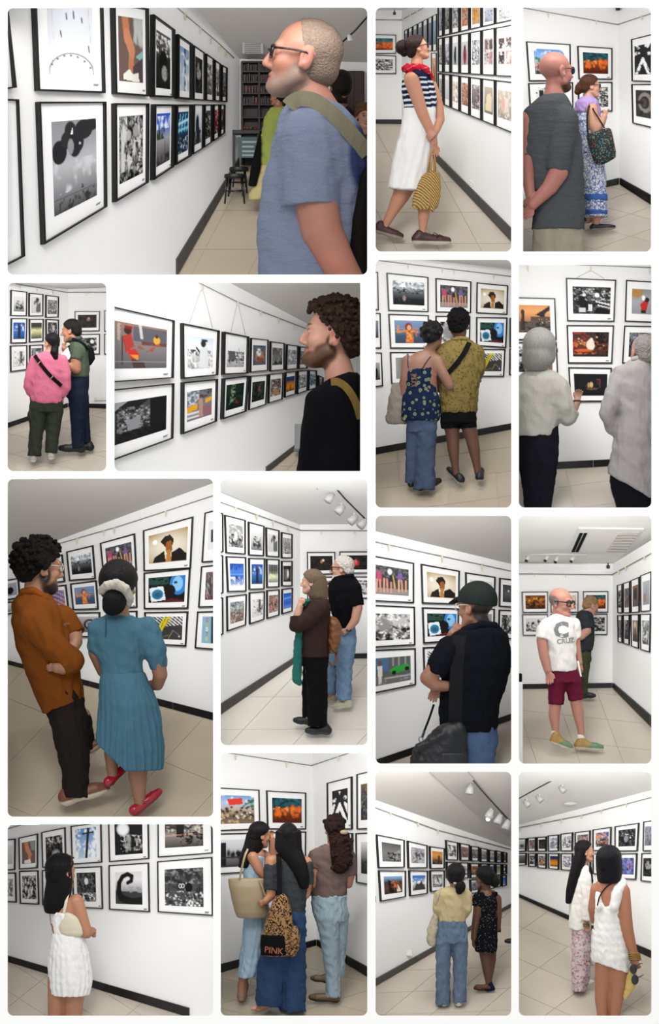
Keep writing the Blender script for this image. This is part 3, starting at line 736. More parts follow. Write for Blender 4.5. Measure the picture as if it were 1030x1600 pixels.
        X = x + co[:, 0] * cr - co[:, 1] * sr; Y = y - co[:, 1] * cr - co[:, 0] * sr
        D = np.array([d(a, b) for a, b in zip(X, Y)]) if callable(d) else np.full(len(X), d); V = s.w(np.stack([X, Y, D - extr], 1))
        me.vertices.foreach_set('co', V.astype(np.float32).ravel()); me.update()
        ca = me.color_attributes.new('Col', 'FLOAT_COLOR', 'POINT'); ca.data.foreach_set('color', np.tile(np.append(dye(hx(color)), 1.0), len(me.vertices)).astype(np.float32))
        for a in list(me.materials): pass
        me.materials.clear(); return new_obj(name, me, material, parent or s.root)
def ptson(f, names, pts, off=1.0, rad=None):
    """Lift picture positions onto the nearest surface of the named parts."""
    return [(x, y, f.surf(names, x, y, rad) - off) for x, y in pts]

# ================================================================== opening 1: man in blue shirt, long wall of prints
R = Room('blue', (0, 0, 3.4333), (12, 12, 574, 429), where='near the person in blue')
wl = plane3(R.at(40, 40, 30), R.at(40, 1400, 30), R.at(1287, 880, 480)); bk = plane3(R.at(1287, 300, 480), R.at(1287, 880, 480), R.at(1960, 880, 470))
fl = plane3(R.on(961, 1466, wl), R.on(1287, 882, wl), R.at(1975, 1480, R.depth(961, 1466, wl)))
R.floor(fl, [(944, 1495), (1287, 882), (1985, 882), (1985, 1495)], ((1100, 1340), (1400, 1340), (1210, 1130)), 'tile_warm')
R.surf('wall_left', wl, [(28, 26), (1052, 26), (1287, 316), (1287, 886), (944, 1500), (28, 1500)], 'plaster')
R.surf('wall_back', bk, [(1287, 310), (1990, 330), (1990, 890), (1287, 890)], 'plaster')
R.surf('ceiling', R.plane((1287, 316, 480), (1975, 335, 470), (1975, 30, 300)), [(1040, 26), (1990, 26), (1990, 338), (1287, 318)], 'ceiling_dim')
R.baseboard('baseboard_left', wl, (950, 1480), (1286, 884), 90, 40, 'base_grey', joints=(.45,))
R.rail(wl, [(940, 36), (1000, 90), (1160, 225), (1250, 312)], [(984, 78), (1064, 150), (1121, 205), (1168, 250), (1201, 280)], hang=34); R.hook(wl, 986, 80, 30)
F = R.frame; kw = dict(t=.05, fw=9)
SKY = 'g cfd3dc dfe2e8'
F(wl, (28, 28, 45, 30, 92, 470, 28, 480), 'b f0f0f0', 'sliver of a print at the top edge, the nearest one', cut='lt', margin=(.0, .0, .3, .3), **kw)
F(wl, (190, 24, 556, 20, 568, 499, 208, 486), 'g d4d7de dcdee4 e4e4e8;a .5 .98 .5 .28 .012 555;k 333 1 .014 .08 .8 .09 .81;e .07 .86 .022 .014 444;e .2 .78 .022 .014 444;e .35 .735 .022 .014 444;e .5 .73 .022 .014 444;e .65 .75 .022 .014 444;e .8 .81 .022 .014 444;e .93 .9 .022 .014 444;l .28 .38 .3 .46 .025 222;l .42 .13 .43 .21 .025 222;l .58 .1 .59 .2 .025 222;l .76 .2 .77 .26 .025 222;l .9 .6 .91 .68 .022 333;l .1 0 .12 .5 .004 aaa;l .9 0 .95 .55 .004 aaa', 'print of swing-ride riders above a wheel arc', cut='t', margin=(.2, .02, .14, .2), res=1.2, **kw)
F(wl, (612, 14, 800, 46, 804, 517, 622, 503), 'b 6e5a52;p 8a8f8c .6 0 1 0 1 .45 .7 .4;k b9beb8 14 .05 .6 .05 1 .35 2;l .28 0 .35 .3 .26 c07a58;l .35 .28 .55 .52 .24 c98866;l .55 .5 .5 .75 .2 c58462;l .5 .7 .62 .85 .18 b97858;p 7fb4ae .7 .6 1 .5 1 .7;p 4a4048 .6 .75 1 .6 1 1 .6 1;p ece6de .2 .88 .45 .8 .6 .9 .6 .99 .2 .97;p e4ddd4 .55 .88 .8 .85 .85 .99 .6 .99', 'print of crossed bare legs in white shoes', cut='', margin=(.17, .13, .13, .15), res=1.2, **kw)
F(wl, (828, 76, 942, 160, 941, 524, 826, 519), 'g 555 222 111;m eee .55 12 0 .05 1 .4;e .5 .55 .28 .25 0c0c0c;e .6 .72 .2 .14 999;m 222 .6 8 0 .6 1 1', 'dark monochrome portrait print, third in the upper row', margin=(.2, .15, .14, .12), **kw)
F(wl, (958, 182, 1037, 238, 1036, 535, 956, 528), 'g 7a9ac0 a9bdd0 b9c4cc;l .6 .05 .62 1 .12 26282c;l .4 .18 .85 .22 .05 2a2c30;m e6eaee .6 5', 'print of a dark utility pole against sky, upper row', margin=(.18, .14, .14, .14), **kw)
tops = [((1043, 242), (1102, 284), (1102, 539), (1041, 535)), ((1109, 287), (1151, 317), (1150, 542), (1108, 538)), ((1155, 320), (1188, 344), (1187, 545), (1154, 541)), ((1193, 347), (1223, 364), (1221, 547), (1191, 544))]
sp = ['b 333;e .5 .4 .3 .25 999;m 111 .5 7', 'g aaa 555;m 222 .5 9;m ddd .6 7', 'g 888 333;m ddd .6 8', 'g 555 222;m 999 .6 7']
for (a, b, c, d), z, n in zip(tops, sp, ('fifth', 'sixth', 'seventh', 'eighth')): F(wl, (*a, *b, *c, *d), z, 'small grey print, %s along the upper row' % n, margin=(.2, .17, .16, .14), t=.028, fw=5, caption=False)
F(wl, (28, 530, 104, 533, 136, 1374, 28, 1430), 'b e9e9ec', 'cut-off pale print, nearest in the lower row', cut='l', margin=(.0, .1, .45, .16), **kw)
F(wl, (212, 545, 572, 545, 577, 1108, 240, 1312), 'g 8a8a8e 9a9a9e b6b6b8 8c8c8e 4a4a4c;m c8c8ca .55 5 0 .45 1 .8;m 333 .55 11 0 .86 1 1;e .16 .34 .17 .13 232325;e .34 .22 .14 .1 2a2a2c;e .42 .12 .13 .11 2b2b2d;e .56 .26 .16 .13 262628;e .52 .33 .13 .1 262628;e .72 .12 .2 .12 29282a;e .9 .07 .14 .08 29282a;p f2f2f2 .42 .16 .47 .08 .48 .16;e .42 .3 .07 .09 8e8e92;p 3a3a3c .64 .82 .67 .76 .7 .82;r 0 .84 1 .85 555;e .63 .28 .02 .015 ccc', 'print of an upside-down silhouetted head over a harbour', margin=(.2, .15, .13, .15), res=1.2, **kw)
F(wl, (620, 553, 803, 554, 800, 978, 624, 1084), 'b 3a3a38;m 8a8a86 .45 12;m ddd .58 16;m 0c0c0c .5 9;k c8c8c4 16 .05 .1 .2 .9 .8 2;e .4 .3 .1 .08 aaa;e .7 .25 .12 .1 999;m 050505 .4 6 0 .85 1 1', 'busy monochrome print of carved figures', margin=(.17, .14, .13, .15), res=1.2, **kw)
F(wl, (832, 558, 941, 560, 936, 894, 828, 966), 'g 2456b8 3a6fd0 9a9aa0 6a6468 4a4448;m f4f6fa .5 5 0 .05 1 .3;m 2e4028 .45 8 0 .28 .6 .5;l .62 .55 .62 .85 .03 332c2c;m 2a2624 .5 9 0 .8 1 1', 'print of vivid blue sky over a misty street', margin=(.2, .13, .14, .14), **kw)
F(wl, (950, 560, 1035, 560, 1030, 836, 946, 886), 'b 1c3c5c;s 6fc4e8 4 .3 0 .05 1 .5 .3;l 0 .3 1 .2 .06 bfe8f4;l 0 .45 1 .4 .05 8fd4ee;m 101820 .5 9 0 .55 1 1;m cfd8dc .6 12 0 .6 1 1', 'print of streaking cyan neon lights', margin=(.17, .13, .13, .14), **kw)
lows = [((1044, 559), (1095, 560), (1092, 796), (1038, 828)), ((1101, 560), (1141, 560), (1140, 762), (1098, 791)), ((1149, 560), (1182, 560), (1179, 736), (1147, 758)), ((1185, 560), (1211, 560), (1209, 712), (1183, 733))]
sp = ['g e4eaf0 c4ccd4 555;e .4 .4 .26 .3 16181c;e .55 .75 .3 .3 223;m 222 .5 6 0 .6 1 1', 'g 555 333;m bbb .55 8;m 111 .5 7', 'g 8a2a34 6a1f28 222;m d8a0a0 .6 6', 'g 6a3030 222;m 999 .6 7']
for (a, b, c, d), z, n in zip(lows, sp, ('pale portrait', 'dark grey', 'red toned', 'dim red')): F(wl, (*a, *b, *c, *d), z, '%s small print towards the far end of the lower row' % n, margin=(.18, .15, .14, .16), t=.028, fw=5, caption=False)
R.tunnel(500, .7)
# furniture at the far end
t = Fig(R, 'bookcase', 'tall dark wooden bookcase of red-brown books at the far end', 'bookcase', (1400, 882), d=455)
def bx(f, name, x0, y0, x1, y1, d0, d1, color, material='leather', parent=None):
    V = f.w([((x0 + x1) / 2, (y0 + y1) / 2, (d0 + d1) / 2)])[0]; me = box_mesh(V, ((x1 - x0) / 2 * f.s, 0, 0), (0, (d1 - d0) / 2 * f.s, 0), (0, 0, (y1 - y0) / 2 * f.s))
    ca = me.color_attributes.new('Col', 'FLOAT_COLOR', 'POINT'); ca.data.foreach_set('color', np.tile(np.append(hx(color), 1.0), len(me.vertices)).astype(np.float32)); return new_obj(name, me, material, parent or f.root)
bx(t, 'back_panel', 1296, 330, 1560, 880, 60, 70, '140a09', 'leather')
for x in (1298, 1390, 1480, 1556): bx(t, 'upright', x - 6, 328, x + 6, 880, 10, 62, '1a0d0b')
for y in (330, 382, 440, 500, 560, 630, 700): bx(t, 'shelf', 1296, y - 5, 1560, y + 5, 8, 62, '1a0d0b')
rb = random.Random(4)
for y in (378, 436, 496, 556):
    for x0 in (1304, 1396, 1487):
        x = x0
        while x < x0 + 74:
            wd = rb.uniform(9, 18); hh = rb.uniform(30, 44)
            if rb.random() < .8:
                b = Fig(R, 'book', 'old %s book on the %s shelf of the dark bookcase, %s bay' % (rb.choice(('leather-bound', 'cloth-bound', 'red-brown')), {378: 'top', 436: 'second', 496: 'third', 556: 'fourth'}[y], {1304: 'first', 1396: 'middle', 1487: 'last'}[x0]), 'book', (x + wd / 2, y - 1), d=455, group='books in the dark bookcase'); bx(b, 'cover', x, y - hh, x + wd - 2, y - 1, 20, 50, rb.choice(('3a1814', '4a2018', '2c1816', '542618', '221414')))
            x += wd
cb = Fig(R, 'dark_cabinet', 'dark brown cabinet doors on the back wall behind the blue-shirted person', 'cabinet', (1895, 882), d=460)
bx(cb, 'body', 1846, 380, 1955, 880, 0, 40, '27130f'); bx(cb, 'door', 1850, 386, 1898, 876, -8, 0, '331a14'); bx(cb, 'door', 1902, 386, 1951, 876, -8, 0, '331a14')
tb = Fig(R, 'display_table', 'black table with a lettered sheet hanging on its front', 'table', (1320, 985), dz=-20)
bx(tb, 'table_top', 1248, 700, 1396, 722, -40, 40, '17171a')
for x in (1256, 1388): bx(tb, 'leg', x - 7, 722, x + 7, 905, -36, -22, '121214')
sg = bx(tb, 'sheet', 1278, 738, 1392, 850, -34, -28, '5d6a6a', 'cloth')
for i, y in enumerate((765, 790, 815, 836)): bx(tb, 'printed_line', 1300, y - 5, 1376 - 14 * (i % 2), y + 5, -36, -34, '9fb0ae', 'cloth', sg)
fw_ = Fig(R, 'flower_posy', 'small red and green posy lying on the black table', 'flowers', (1350, 701), d=tb.d)
G = Field(3)
for i in range(14): a = rb.uniform(0, 6.3); G.ell((1345 + 40 * math.cos(a) * rb.random(), 695 - 12 * rb.random(), 10 * math.sin(a)), rb.uniform(5, 9))
fw_.part('leaves', G, '5a6a4a', 'cloth', .8)
for x, y in ((1310, 688), (1338, 682), (1372, 684)): fw_.part('flower', Field(2).ell((x, y, -12), (7, 6, 7)).ell((x + 7, y + 3, -12), (5, 5, 5)), 'a03040', 'cloth', .7)
for (x, y, sc), lb in zip(((1262, 945, 1.0), (1282, 908, .88)), ('front black round stool by the end of the wall', 'rear black round stool beside the black table')):
    st = Fig(R, 'stool', lb, 'stool', (x, y + 150 * sc), d=400 if sc == 1 else 425)
    st.part('seat', Field(3).loft([(y - 12, x - 58 * sc, x + 58 * sc, 0, 40 * sc), (y + 12, x - 60 * sc, x + 60 * sc, 0, 42 * sc)], rnd=6), '141416', 'leather', 1)
    for dx, dd in ((-50, -20), (46, -24), (-34, 26), (38, 26)): st.tube('leg', [(x + dx * .85 * sc, y + 8, dd * sc), (x + dx * 1.1 * sc, y + (150 if dd < 0 else 108) * sc, dd * 1.2 * sc)], 5 * sc, '101012')
    st.tube('ring', [(x + 46 * sc * math.cos(q), y + 80 * sc, 26 * sc * math.sin(q)) for q in np.linspace(0, 6.283, 15)], 3 * sc, '101012')
vt = Fig(R, 'ceiling_vent', 'square grey air vent in the ceiling above the blue-shirted person', 'vent', (1350, 285), d=430)
bx(vt, 'frame', 1300, 216, 1412, 288, -3, 6, 'b7b5b2', 'cloth')
for i in range(6): bx(vt, 'slat', 1312, 224 + 11 * i, 1400, 229 + 11 * i, -8, -3, '84827f', 'cloth')
tr = Fig(R, 'track_light', 'black lighting track with a white spot above the blue-shirted person', 'track light', (1915, 210), d=330)
tr.tube('track', [(1835, 225, 20), (1905, 165, 0), (1985, 78, -25)], 5, '1a1a1a'); tr.tube('spot_lamp', [(1872, 190, -10), (1880, 222, -14)], [11, 15], 'e8e8e6', 'leather', n=12); tr.tube('stem', [(1870, 180, -4), (1872, 195, -10)], 3, 'ddd')
# people behind
p = Fig(R, 'person', 'person in lime green top and cream skirt, mostly hidden behind the blue-shirted person', 'person', (1385, 1075), d=395)
hd = p.head(1488, 520, 90, -60, d=20); p.neck(hd, 1495, 585, 20, 26); T = [(572, 1455, 1530), (610, 1425, 1545), (700, 1401, 1550), (800, 1400, 1530), (890, 1402, 1500)]
tp = p.torso(T); p.skin.loft([(880, 1410, 1500), (1060, 1350, 1420)]); p.body('b98468', hd.face_paint('222', '844'))
p.part('top', tp.wrinkle(3, 60), 'a8b45a', 'cloth', 2); p.part('hair', hd.cap(.05), '18120f', 'hair', 1.5); p.part('skirt', Field(4).loft([(850, 1415, 1510), (950, 1375, 1480), (1072, 1326, 1430)]).wrinkle(4, 50), 'cfbf86', 'cloth', 2)
sb = Fig(R, 'shoulder_bag', 'long black bag hanging beside the lime green top', 'bag', (1375, 1000), d=385); sb.part('bag_body', Field(6).loft([(720, 1388, 1402), (780, 1372, 1404), (900, 1345, 1400), (1000, 1330, 1375)], ratio=.4), '101012', 'cloth', 1.6)
p = Fig(R, 'person', 'person in dark shirt showing only behind the shoulder of the blue-shirted person', 'person', (1830, 882), d=330)
hd = p.head(1825, 465, 165, -20); p.neck(hd, 1825, 580, 0, 40); tp = p.torso([(560, 1790, 1860), (600, 1740, 1900), (800, 1730, 1900)]); p.body('a9765c'); p.part('shirt', tp, '2a2a30', 'cloth', 2.5)
hr = hd.cap(.06, (.3, .78), (-.4, .0)); hr2 = Field(6).loft([(430, 1772, 1862, -6, 40), (560, 1776, 1866, -10, 38)]); p.part('hair', hr, '1d1512', 'hair', 1.6); p.part('long_hair', hr2, '1d1512', 'hair', 1.6)
p = Fig(R, 'person', 'person in drab shirt peering from behind the khaki backpack strap', 'person', (1960, 882), d=300)
hd = p.head(1955, 625, 130, 165, pitch=-8); p.neck(hd, 1950, 700, 0, 30); tp = p.torso([(690, 1930, 1972), (730, 1900, 1980), (850, 1900, 1980)]); p.body('c08a70', hd.face_paint('4a3020', 'a55')); p.part('shirt', tp, '44423f', 'cloth', 2.5)
hr = hd.cap(.08, (.30, .74), (-.3, .2)); hd.E(hr, (.0, .1, .95), (.36, .3, .14)); p.part('hair', hr, '6a4a2c', 'hair', 1.2)
# the man
p = Fig(R, 'person', 'person in glasses and blue t-shirt with a backpack, seen in profile', 'person', (1720, 1500), d=120)
X = 961; hd = p.head(X + 667, 316, 436, -88, pitch=10, d=0, fat=.01, beard=.3, nose=.75); p.neck(hd, X + 735, 600, 0, 130)
T = [(528, X + 600, X + 810, 0, 120), (560, X + 572, X + 872, 0, 170), (620, X + 538, X + 935, 0, 200), (700, X + 510, X + 985, 0, 215), (820, X + 495, X + 1010, 0, 215), (930, X + 462, X + 1012, 0, 205), (1080, X + 432, X + 1000, 0, 200), (1250, X + 422, X + 985, 0, 195), (1500, X + 426, X + 970, 0, 195)]
ts = p.torso(T); sl = [(X + 700, 760, -110, 165), (X + 700, 920, -150, 152), (X + 702, 1122, -165, 150)]
p.skin.chain([(X + 700, 780, -110, 130), (X + 715, 1000, -160, 122), (X + 765, 1250, -170, 112), (X + 850, 1420, -165, 95), (X + 915, 1525, -150, 82)])
st_ = hd.half(.02, 1.0, -.18, .10, .08, .08)
p.body('b57c68', [(hd.m((0, .15, .12), (.28, .27, .19), .35), '93796c'), (hd.m((-.22, .02, .26), (.12, .16, .16), .5), '9a7f72'), (hd.m((0, .34, .27), (.12, .06, .03), .5), 'a58070'), (hd.m((-.31, -.04, .47), (.09, .08, .13), .5), 'bf7c6a'), *hd.face_paint('8a7464', 'b0665a'), (m_ell((X + 820, 1420, -260), (80, 60, 120), 1.6), 'c27c6a')])
p.part('hair', hd.cap(.012, (.12, 1.02), (-.14, .08)).wrinkle(1.5, 9), '8e7b6e', 'curls', 1.6)
p.part('t_shirt', ts.chain(sl, k=40, flat=True).wrinkle(5, 170, 2), '8089a0', 'heather', 2.4, [(m_ell((X + 985, 850, -60), (80, 190, 260), .3), '3a4670')])
p.glasses(hd, '0e0e10', .015, hgt=.075)
bp = Fig(R, 'backpack', 'black backpack with khaki strap on the shoulder of the blue-shirted person', 'backpack', (1930, 1500), d=120)
bp.V['t'] = p.V['t_shirt']; bp.foot = p.foot; bp.root.location = p.base
bp.band('strap', ptson(bp, 't', [(X + 588, 588), (X + 612, 562), (X + 660, 545), (X + 730, 560), (X + 800, 610), (X + 880, 690), (X + 950, 765), (X + 1012, 835)], 10, 26), 84, '85806a', 16)
bp.part('bag_body', Field(20).loft([(900, X + 975, X + 1030, 10, 120), (1000, X + 945, X + 1032, 10, 150), (1180, X + 905, X + 1032, 10, 165), (1320, X + 895, X + 1032, 10, 170), (1500, X + 900, X + 1032, 10, 170)], rnd=40), '1c1a18', 'knit', 2.5)

# ================================================================== opening 2: woman in striped top and white skirt
R = Room('striped', (580, 0, 4), (587, 12, 799, 393), where='beside the person in stripes')
fl = R.plane((192, 775, 330), (880, 1515, 60), (22, 1580, 50))
R.floor(fl, [(18, 772), (192, 775), (884, 1515), (884, 1584), (18, 1584)], ((300, 1330), (560, 1330), (200, 1140)), 'tile')
wr = R.wall_plane((192, 62), (192, 775), (880, 1512), fl); wb = R.wall_plane((192, 62), (192, 775), (22, 772), fl)
R.surf('wall_right', wr, [(192, 64), (192, 778), (884, 1520), (884, 40), (258, 40)], 'plaster')
R.surf('wall_back', wb, [(18, 64), (192, 64), (192, 778), (18, 776)], 'plaster')
R.surf('ceiling', R.plane((192, 64, 330), (22, 64, 330), (22, 40, 250)), [(16, 38), (270, 38), (192, 66), (16, 66)], 'ceiling_paint')
R.baseboard('baseboard_right', wr, (192, 777), (882, 1515), 28, 78, 'base_grey', joints=(.4, .7)); R.baseboard('baseboard_back', wb, (20, 772), (190, 774), 26, 28)
R.rail(wb, [(18, 124), (190, 127)]); R.rail(wr, [(192, 128), (335, 50)], [(215, 112), (258, 90), (300, 68)], hang=18)
cz = R.at(146, 84, 300); tag(new_obj('security_camera', join_meshes([box_mesh((0, 0, 0), (.012, 0, 0), (0, .012, 0), (0, 0, .012)), tube_mesh([(0, 0, .01), (0, 0, .03)], .004)]), 'glossy_black', loc=cz), 'small black camera under the ceiling above the striped-top wearer', 'camera')
BWs = 'g bbb 777 333;m 111 .55 9;m eee .62 12'
R.frame(wb, (24, 214, 336, 157, 217, 336), 'g 2b7f86 14606a 7a3010;m d8591c .45 9 0 .3 1 .9;k e8702a 26 .07 0 .35 1 .8 1.6;m 30100a .62 14', 'colour print of orange figures on teal, on the back wall behind the striped-top wearer', cut='l', margin=(0, .19, .16, .2), fw=5)
R.frame(wb, (24, 342, 462, 157, 348, 462), 'b 555;m e8e8e8 .5 12;m 111 .55 16', 'monochrome crowd print under the orange one behind the striped-top wearer', cut='l', margin=(0, .2, .16, .2), fw=5)
xs = [(414, 448), (451, 493), (497, 549), (553, 611), (614, 686), (690, 771), (775, 880)]
o7 = ['first', 'second', 'third', 'fourth', 'fifth', 'sixth', 'seventh']
up = ['g ccd 889;m 333 .6 8', 'g aaa 666;m 211 .55 9', 'b 8a8a8a;m ddd .5 9;m 333 .6 7', 'b b09a86;m c7662c .5 6;m 444 .6 8', 'b c8a06a;e .5 .45 .3 .3 d98a28;m 776 .6 8', 'g c4cad2 8a94a4;m 556 .6 9', 'g d8d8d8 a0a0a6;m 777 .6 6']
md = ['g 999 555;m ddd .55 8', 'g aab 445;m eee .6 6', 'g d8dde2 b0b6bc;e .45 .6 .22 .4 2c2a2c;e .5 .3 .14 .14 221', 'g c9c4c8 a9a3a8;e .5 .6 .25 .4 7c1f2c;e .5 .28 .13 .13 3a2420', 'g b9bdc2 8a8f96;m 444 .5 6;m e8e8e8 .6 9', 'b c4bcb8;r .06 .06 .44 .42 7a5a5a;r .56 .06 .94 .42 4a4644;r .06 .52 .44 .95 b0a8a8;r .56 .52 .94 .95 a88080;m 555 .58 9', 'b cfc8c4;r .05 .05 .45 .42 4a3c34;r .55 .05 .95 .42 5c4a44;r .05 .52 .45 .95 3a3634;r .55 .5 .95 .95 a87070;e .75 .72 .1 .2 d8b8a0;m ddd .6 9']
lo = ['g bbb 999;m 666 .6 5', 'g d8d8dc c4c4c8', 'g d2cdc4 b0a89c;m efe6d8 .5 5;m 75604a .65 9', 'g b98a78 8a5f52;m 642 .6 7;m e0b0a0 .62 8', 'g 8a8a8a 4a4a4a;m 8a2f2f .62 8;m ddd .6 7', 'g b5a896 7d7468;p d8c9ac .1 .9 .3 .3 .8 .2 .9 .9', 'g c8bcae a1968a;r .25 .25 .75 .75 d8cfc4;m e0d6c8 .55 6;e .35 .5 .12 .3 d9b0a0']
R.row(wr, (413, 42, 232, 880, 30, 126), xs, up, ['%s print from the far end in the cut-off upper row facing the striped-top wearer' % n for n in o7], cut='t', margin=(.18, 0, .18, .2), fw=6, caption=False)
R.row(wr, (413, 240, 450, 880, 153, 479), xs[:6], md, ['%s print from the far end in the middle row facing the striped-top wearer' % n for n in o7], margin=(.16, .2, .18, .22), fw=6, caption=False)
R.frame(wr, (775, 174, 474, 880, 153, 479), md[6], 'print of four small room scenes ending the middle row facing the striped-top wearer', cut='r', margin=(.12, .2, .08, .22), fw=6)
R.row(wr, (413, 456, 640, 880, 512, 832), xs[:6], lo, ['%s print from the far end in the lowest row facing the striped-top wearer' % n for n in o7], margin=(.16, .18, .18, .22), fw=6, caption=False)
R.frame(wr, (775, 500, 788, 880, 512, 832), lo[6], 'pale print of hanging cloth ending the lowest row facing the striped-top wearer', cut='r', margin=(.12, .2, .08, .22), fw=6)
R.row(wr, (200, 195, 330, 408, 86, 318), [(206, 228), (232, 256), (260, 287), (291, 319), (323, 351), (355, 379), (383, 408)], ['g 99a 667', 'g aab 556', 'g 9aa 444', 'g 8899aa 556', 'g aaa 778', 'g 89a 556', 'g 9bc 678'], ['%s narrow tall print in the far cluster above the red neckerchief' % n for n in o7], margin=(.2, .16, .2, .18), fw=3.5, caption=False, t=.008)
R.frame(wr, (374, 332, 590, 407, 330, 600), 'g c9a58a b4643c 8a4a2a;m f0d0a0 .6 5', 'narrow reddish print right in front of the striped-top wearer', margin=(.2, .12, .2, .14), fw=3.5, caption=False, t=.008)
c0 = R.on(632, 1155, wr, .006); ax = (R.on(646, 1168, wr) - R.on(620, 1142, wr)) * .42
tag(new_obj('wall_socket', join_meshes([box_mesh((0, 0, 0), ax, wr[1] * .004, (0, 0, .026)), box_mesh(wr[1] * .005, ax * .4, wr[1] * .003, (0, 0, .008))]), 'lamp_white', loc=c0), 'white electric socket low on the wall facing the striped-top wearer', 'socket')
R.tunnel(340, .75)

p = Fig(R, 'person', 'person in navy striped sleeveless top, red neckerchief and white skirt, looking up', 'person', (380, 1530), dz=-14)
hd = p.head(292, 300, 158, 78, pitch=14, d=0, nose=.5); p.neck(hd, 285, 455, 0, 50)
TOP = [(438, 240, 352, 0, 75), (465, 212, 372, 0, 92), (510, 192, 388, 0, 88), (570, 190, 404, 0, 74), (620, 198, 412, 0, 66), (650, 204, 408), (692, 208, 402)]
top = p.torso(TOP, ratio=.62)
p.skin.chain([(252, 505, -62, 50), (285, 610, -72, 43), (322, 725, -82, 36), (352, 790, -86, 31), (385, 862, -84, 25), (392, 900, -80, 22)]); p.hand((392, 905, -80), (.05, 1, .1), (1, 0, .3), 95, .35)
p.skin.chain([(375, 540, 60, 44), (420, 650, 56, 34), (432, 745, 30, 30), (408, 815, -50, 24), (392, 845, -92, 22)]); p.hand((402, 838, -112), (-.75, .5, -.1), (-.3, -.8, .2), 80, .4)
p.skin.loft([(690, 210, 398), (900, 170, 385), (1100, 150, 360)], ratio=.6)
p.skin.chain([(235, 1120, 30, 66), (190, 1215, 30, 55), (128, 1330, 30, 34), (92, 1400, 30, 25), (80, 1440, 30, 24)]); p.skin.chain([(330, 1120, -25, 56), (334, 1240, -25, 45), (330, 1340, -25, 38), (322, 1430, -25, 25), (318, 1470, -25, 25)])
p.body('c98f72', hd.face_paint('2a1a14', 'a5484a'))
p.part('top', top.chain([(252, 470, -60, 10), (300, 452, -50, 14)]).ell((250, 525, -110), (62, 64, 60), sub=True, k=4), 'e9eaee', 'knit', 1.6, [(m_stripes(33, .62, .10, 486, 700, .0006, 300), '1d2a48'), (m_above(492), '1d2a48')])
sk = Field(4).loft([(676, 207, 404, 0, 66), (710, 204, 404, 0, 70), (800, 188, 404, 0, 84), (900, 160, 396, 0, 96), (1000, 136, 385, 0, 104), (1100, 116, 370, 0, 108), (1192, 100, 352, 0, 110)], pleat=(9, .05)).cut((170, 1186, 0), (-.2, 1, 0)).wrinkle(2, 120)
p.part('skirt', sk, 'f1efec', 'cloth', 2)
p.part('neckerchief', Field(10).loft([(402, 205, 345, 0, 66), (425, 188, 366, 0, 82), (452, 205, 372, 0, 84)], rnd=16).chain([(330, 440, -70, 14), (372, 470, -60, 12), (380, 494, -55, 7)]).chain([(215, 440, -60, 16), (260, 470, -70, 11)]).wrinkle(5, 40), 'b5182e', 'cloth', 1.5, [(m_stripes(46, .07, .5), 'd08088')])
hr = hd.cap(.05, (.27, .83), (-.42, .10)); hd.E(hr, (0, -.30, .36), (.24, .20, .20)); p.part('hair', hr, '2b1a17', 'hair', 1.1)
p.part('hair_bun', Field(8).ell((186, 296, 0), (36, 44, 40)).ell((206, 330, 0), (24, 26, 26)).ell((200, 268, 0), (20, 22, 26)), '271613', 'hair', 1.1)
p.glasses(hd, '120d0c', .022)
p.shoe((266, 1526, -25), (484, 1530, -25), 40, '4a2724', 'd8cdbd', h=1.1); p.shoe((30, 1452, 30), (190, 1496, 30), 36, '4a2724', 'a89c8c', .8)
for a in ((395, 1466), (425, 1478)): p.tube('lace', [(a[0] - 14, a[1] + 10, -58), (a[0], a[1] - 8, -64), (a[0] + 22, a[1] + 6, -58)], 3, '2c1512', 'leather')
b = Fig(R, 'straw_handbag', 'tan woven straw handbag with gathered top held by the striped-top wearer', 'handbag', (345, 1315), d=p.d, dz=-20)
F = Field(6).loft([(1075, 345, 425, 0, 22), (1100, 318, 432, 0, 30), (1160, 280, 437, 0, 36), (1230, 260, 434, 0, 38), (1290, 255, 420, 0, 36), (1312, 275, 405, 0, 28)], rnd=10).chain([(375, 1080, -14, 16), (360, 1290, -30, 14)]).chain([(395, 1090, -18, 14), (385, 1318, -22, 12)]).wrinkle(1.2, 26)
mat('straw', 'c79a55', rough=.8, spec=.2, bump=(240, .8, .004), pattern=pat_weave('7a5826', 'dcb673', 24)); b.part('bag_body', F, 'c79a55', 'straw', 1.4)
b.tube('handle', [(352, 1100, 0), (362, 1020, -4), (376, 955, -8), (392, 945, -8), (398, 1000, -4), (402, 1085, 0)], 7, 'b98c48', 'leather'); b.tube('handle', [(372, 1100, -22), (372, 1040, -20), (384, 985, -14), (392, 1040, -20), (396, 1100, -22)], 6, 'b98c48', 'leather')

# ================================================================== opening 3: bald man and woman with tote
R = Room('bald', (810, 0, 4), (817.5, 12, 1017.5, 393), (1, 9, 9, 1), where='around the charcoal t-shirt')
fl = R.plane((632, 1150, 300), (30, 1580, 110), (830, 1580, 110))
R.floor(fl, [(26, 1297), (632, 1150), (836, 1282), (836, 1584), (26, 1584)], ((480, 1420), (700, 1340), (700, 1480)), 'tile')
wl = R.wall_plane((625, 50), (632, 1150), (30, 1297), fl); wr = R.wall_plane((625, 50), (632, 1150), (830, 1280), fl)
R.surf('wall_left', wl, [(24, 38), (624, 38), (632, 1152), (24, 1300)], 'plaster'); R.surf('wall_right', wr, [(624, 38), (838, 38), (838, 1290), (632, 1152)], 'plaster')
R.baseboard('baseboard_left', wl, (28, 1297), (630, 1151), 42, 40); R.baseboard('baseboard_right', wr, (633, 1151), (834, 1282), 40, 60)
R.rail(wl, [(26, 50), (620, 155)], [(183, 82), (480, 128)], hang=30); R.rail(wr, [(625, 155), (834, 86)], [(784, 96)], hang=30)
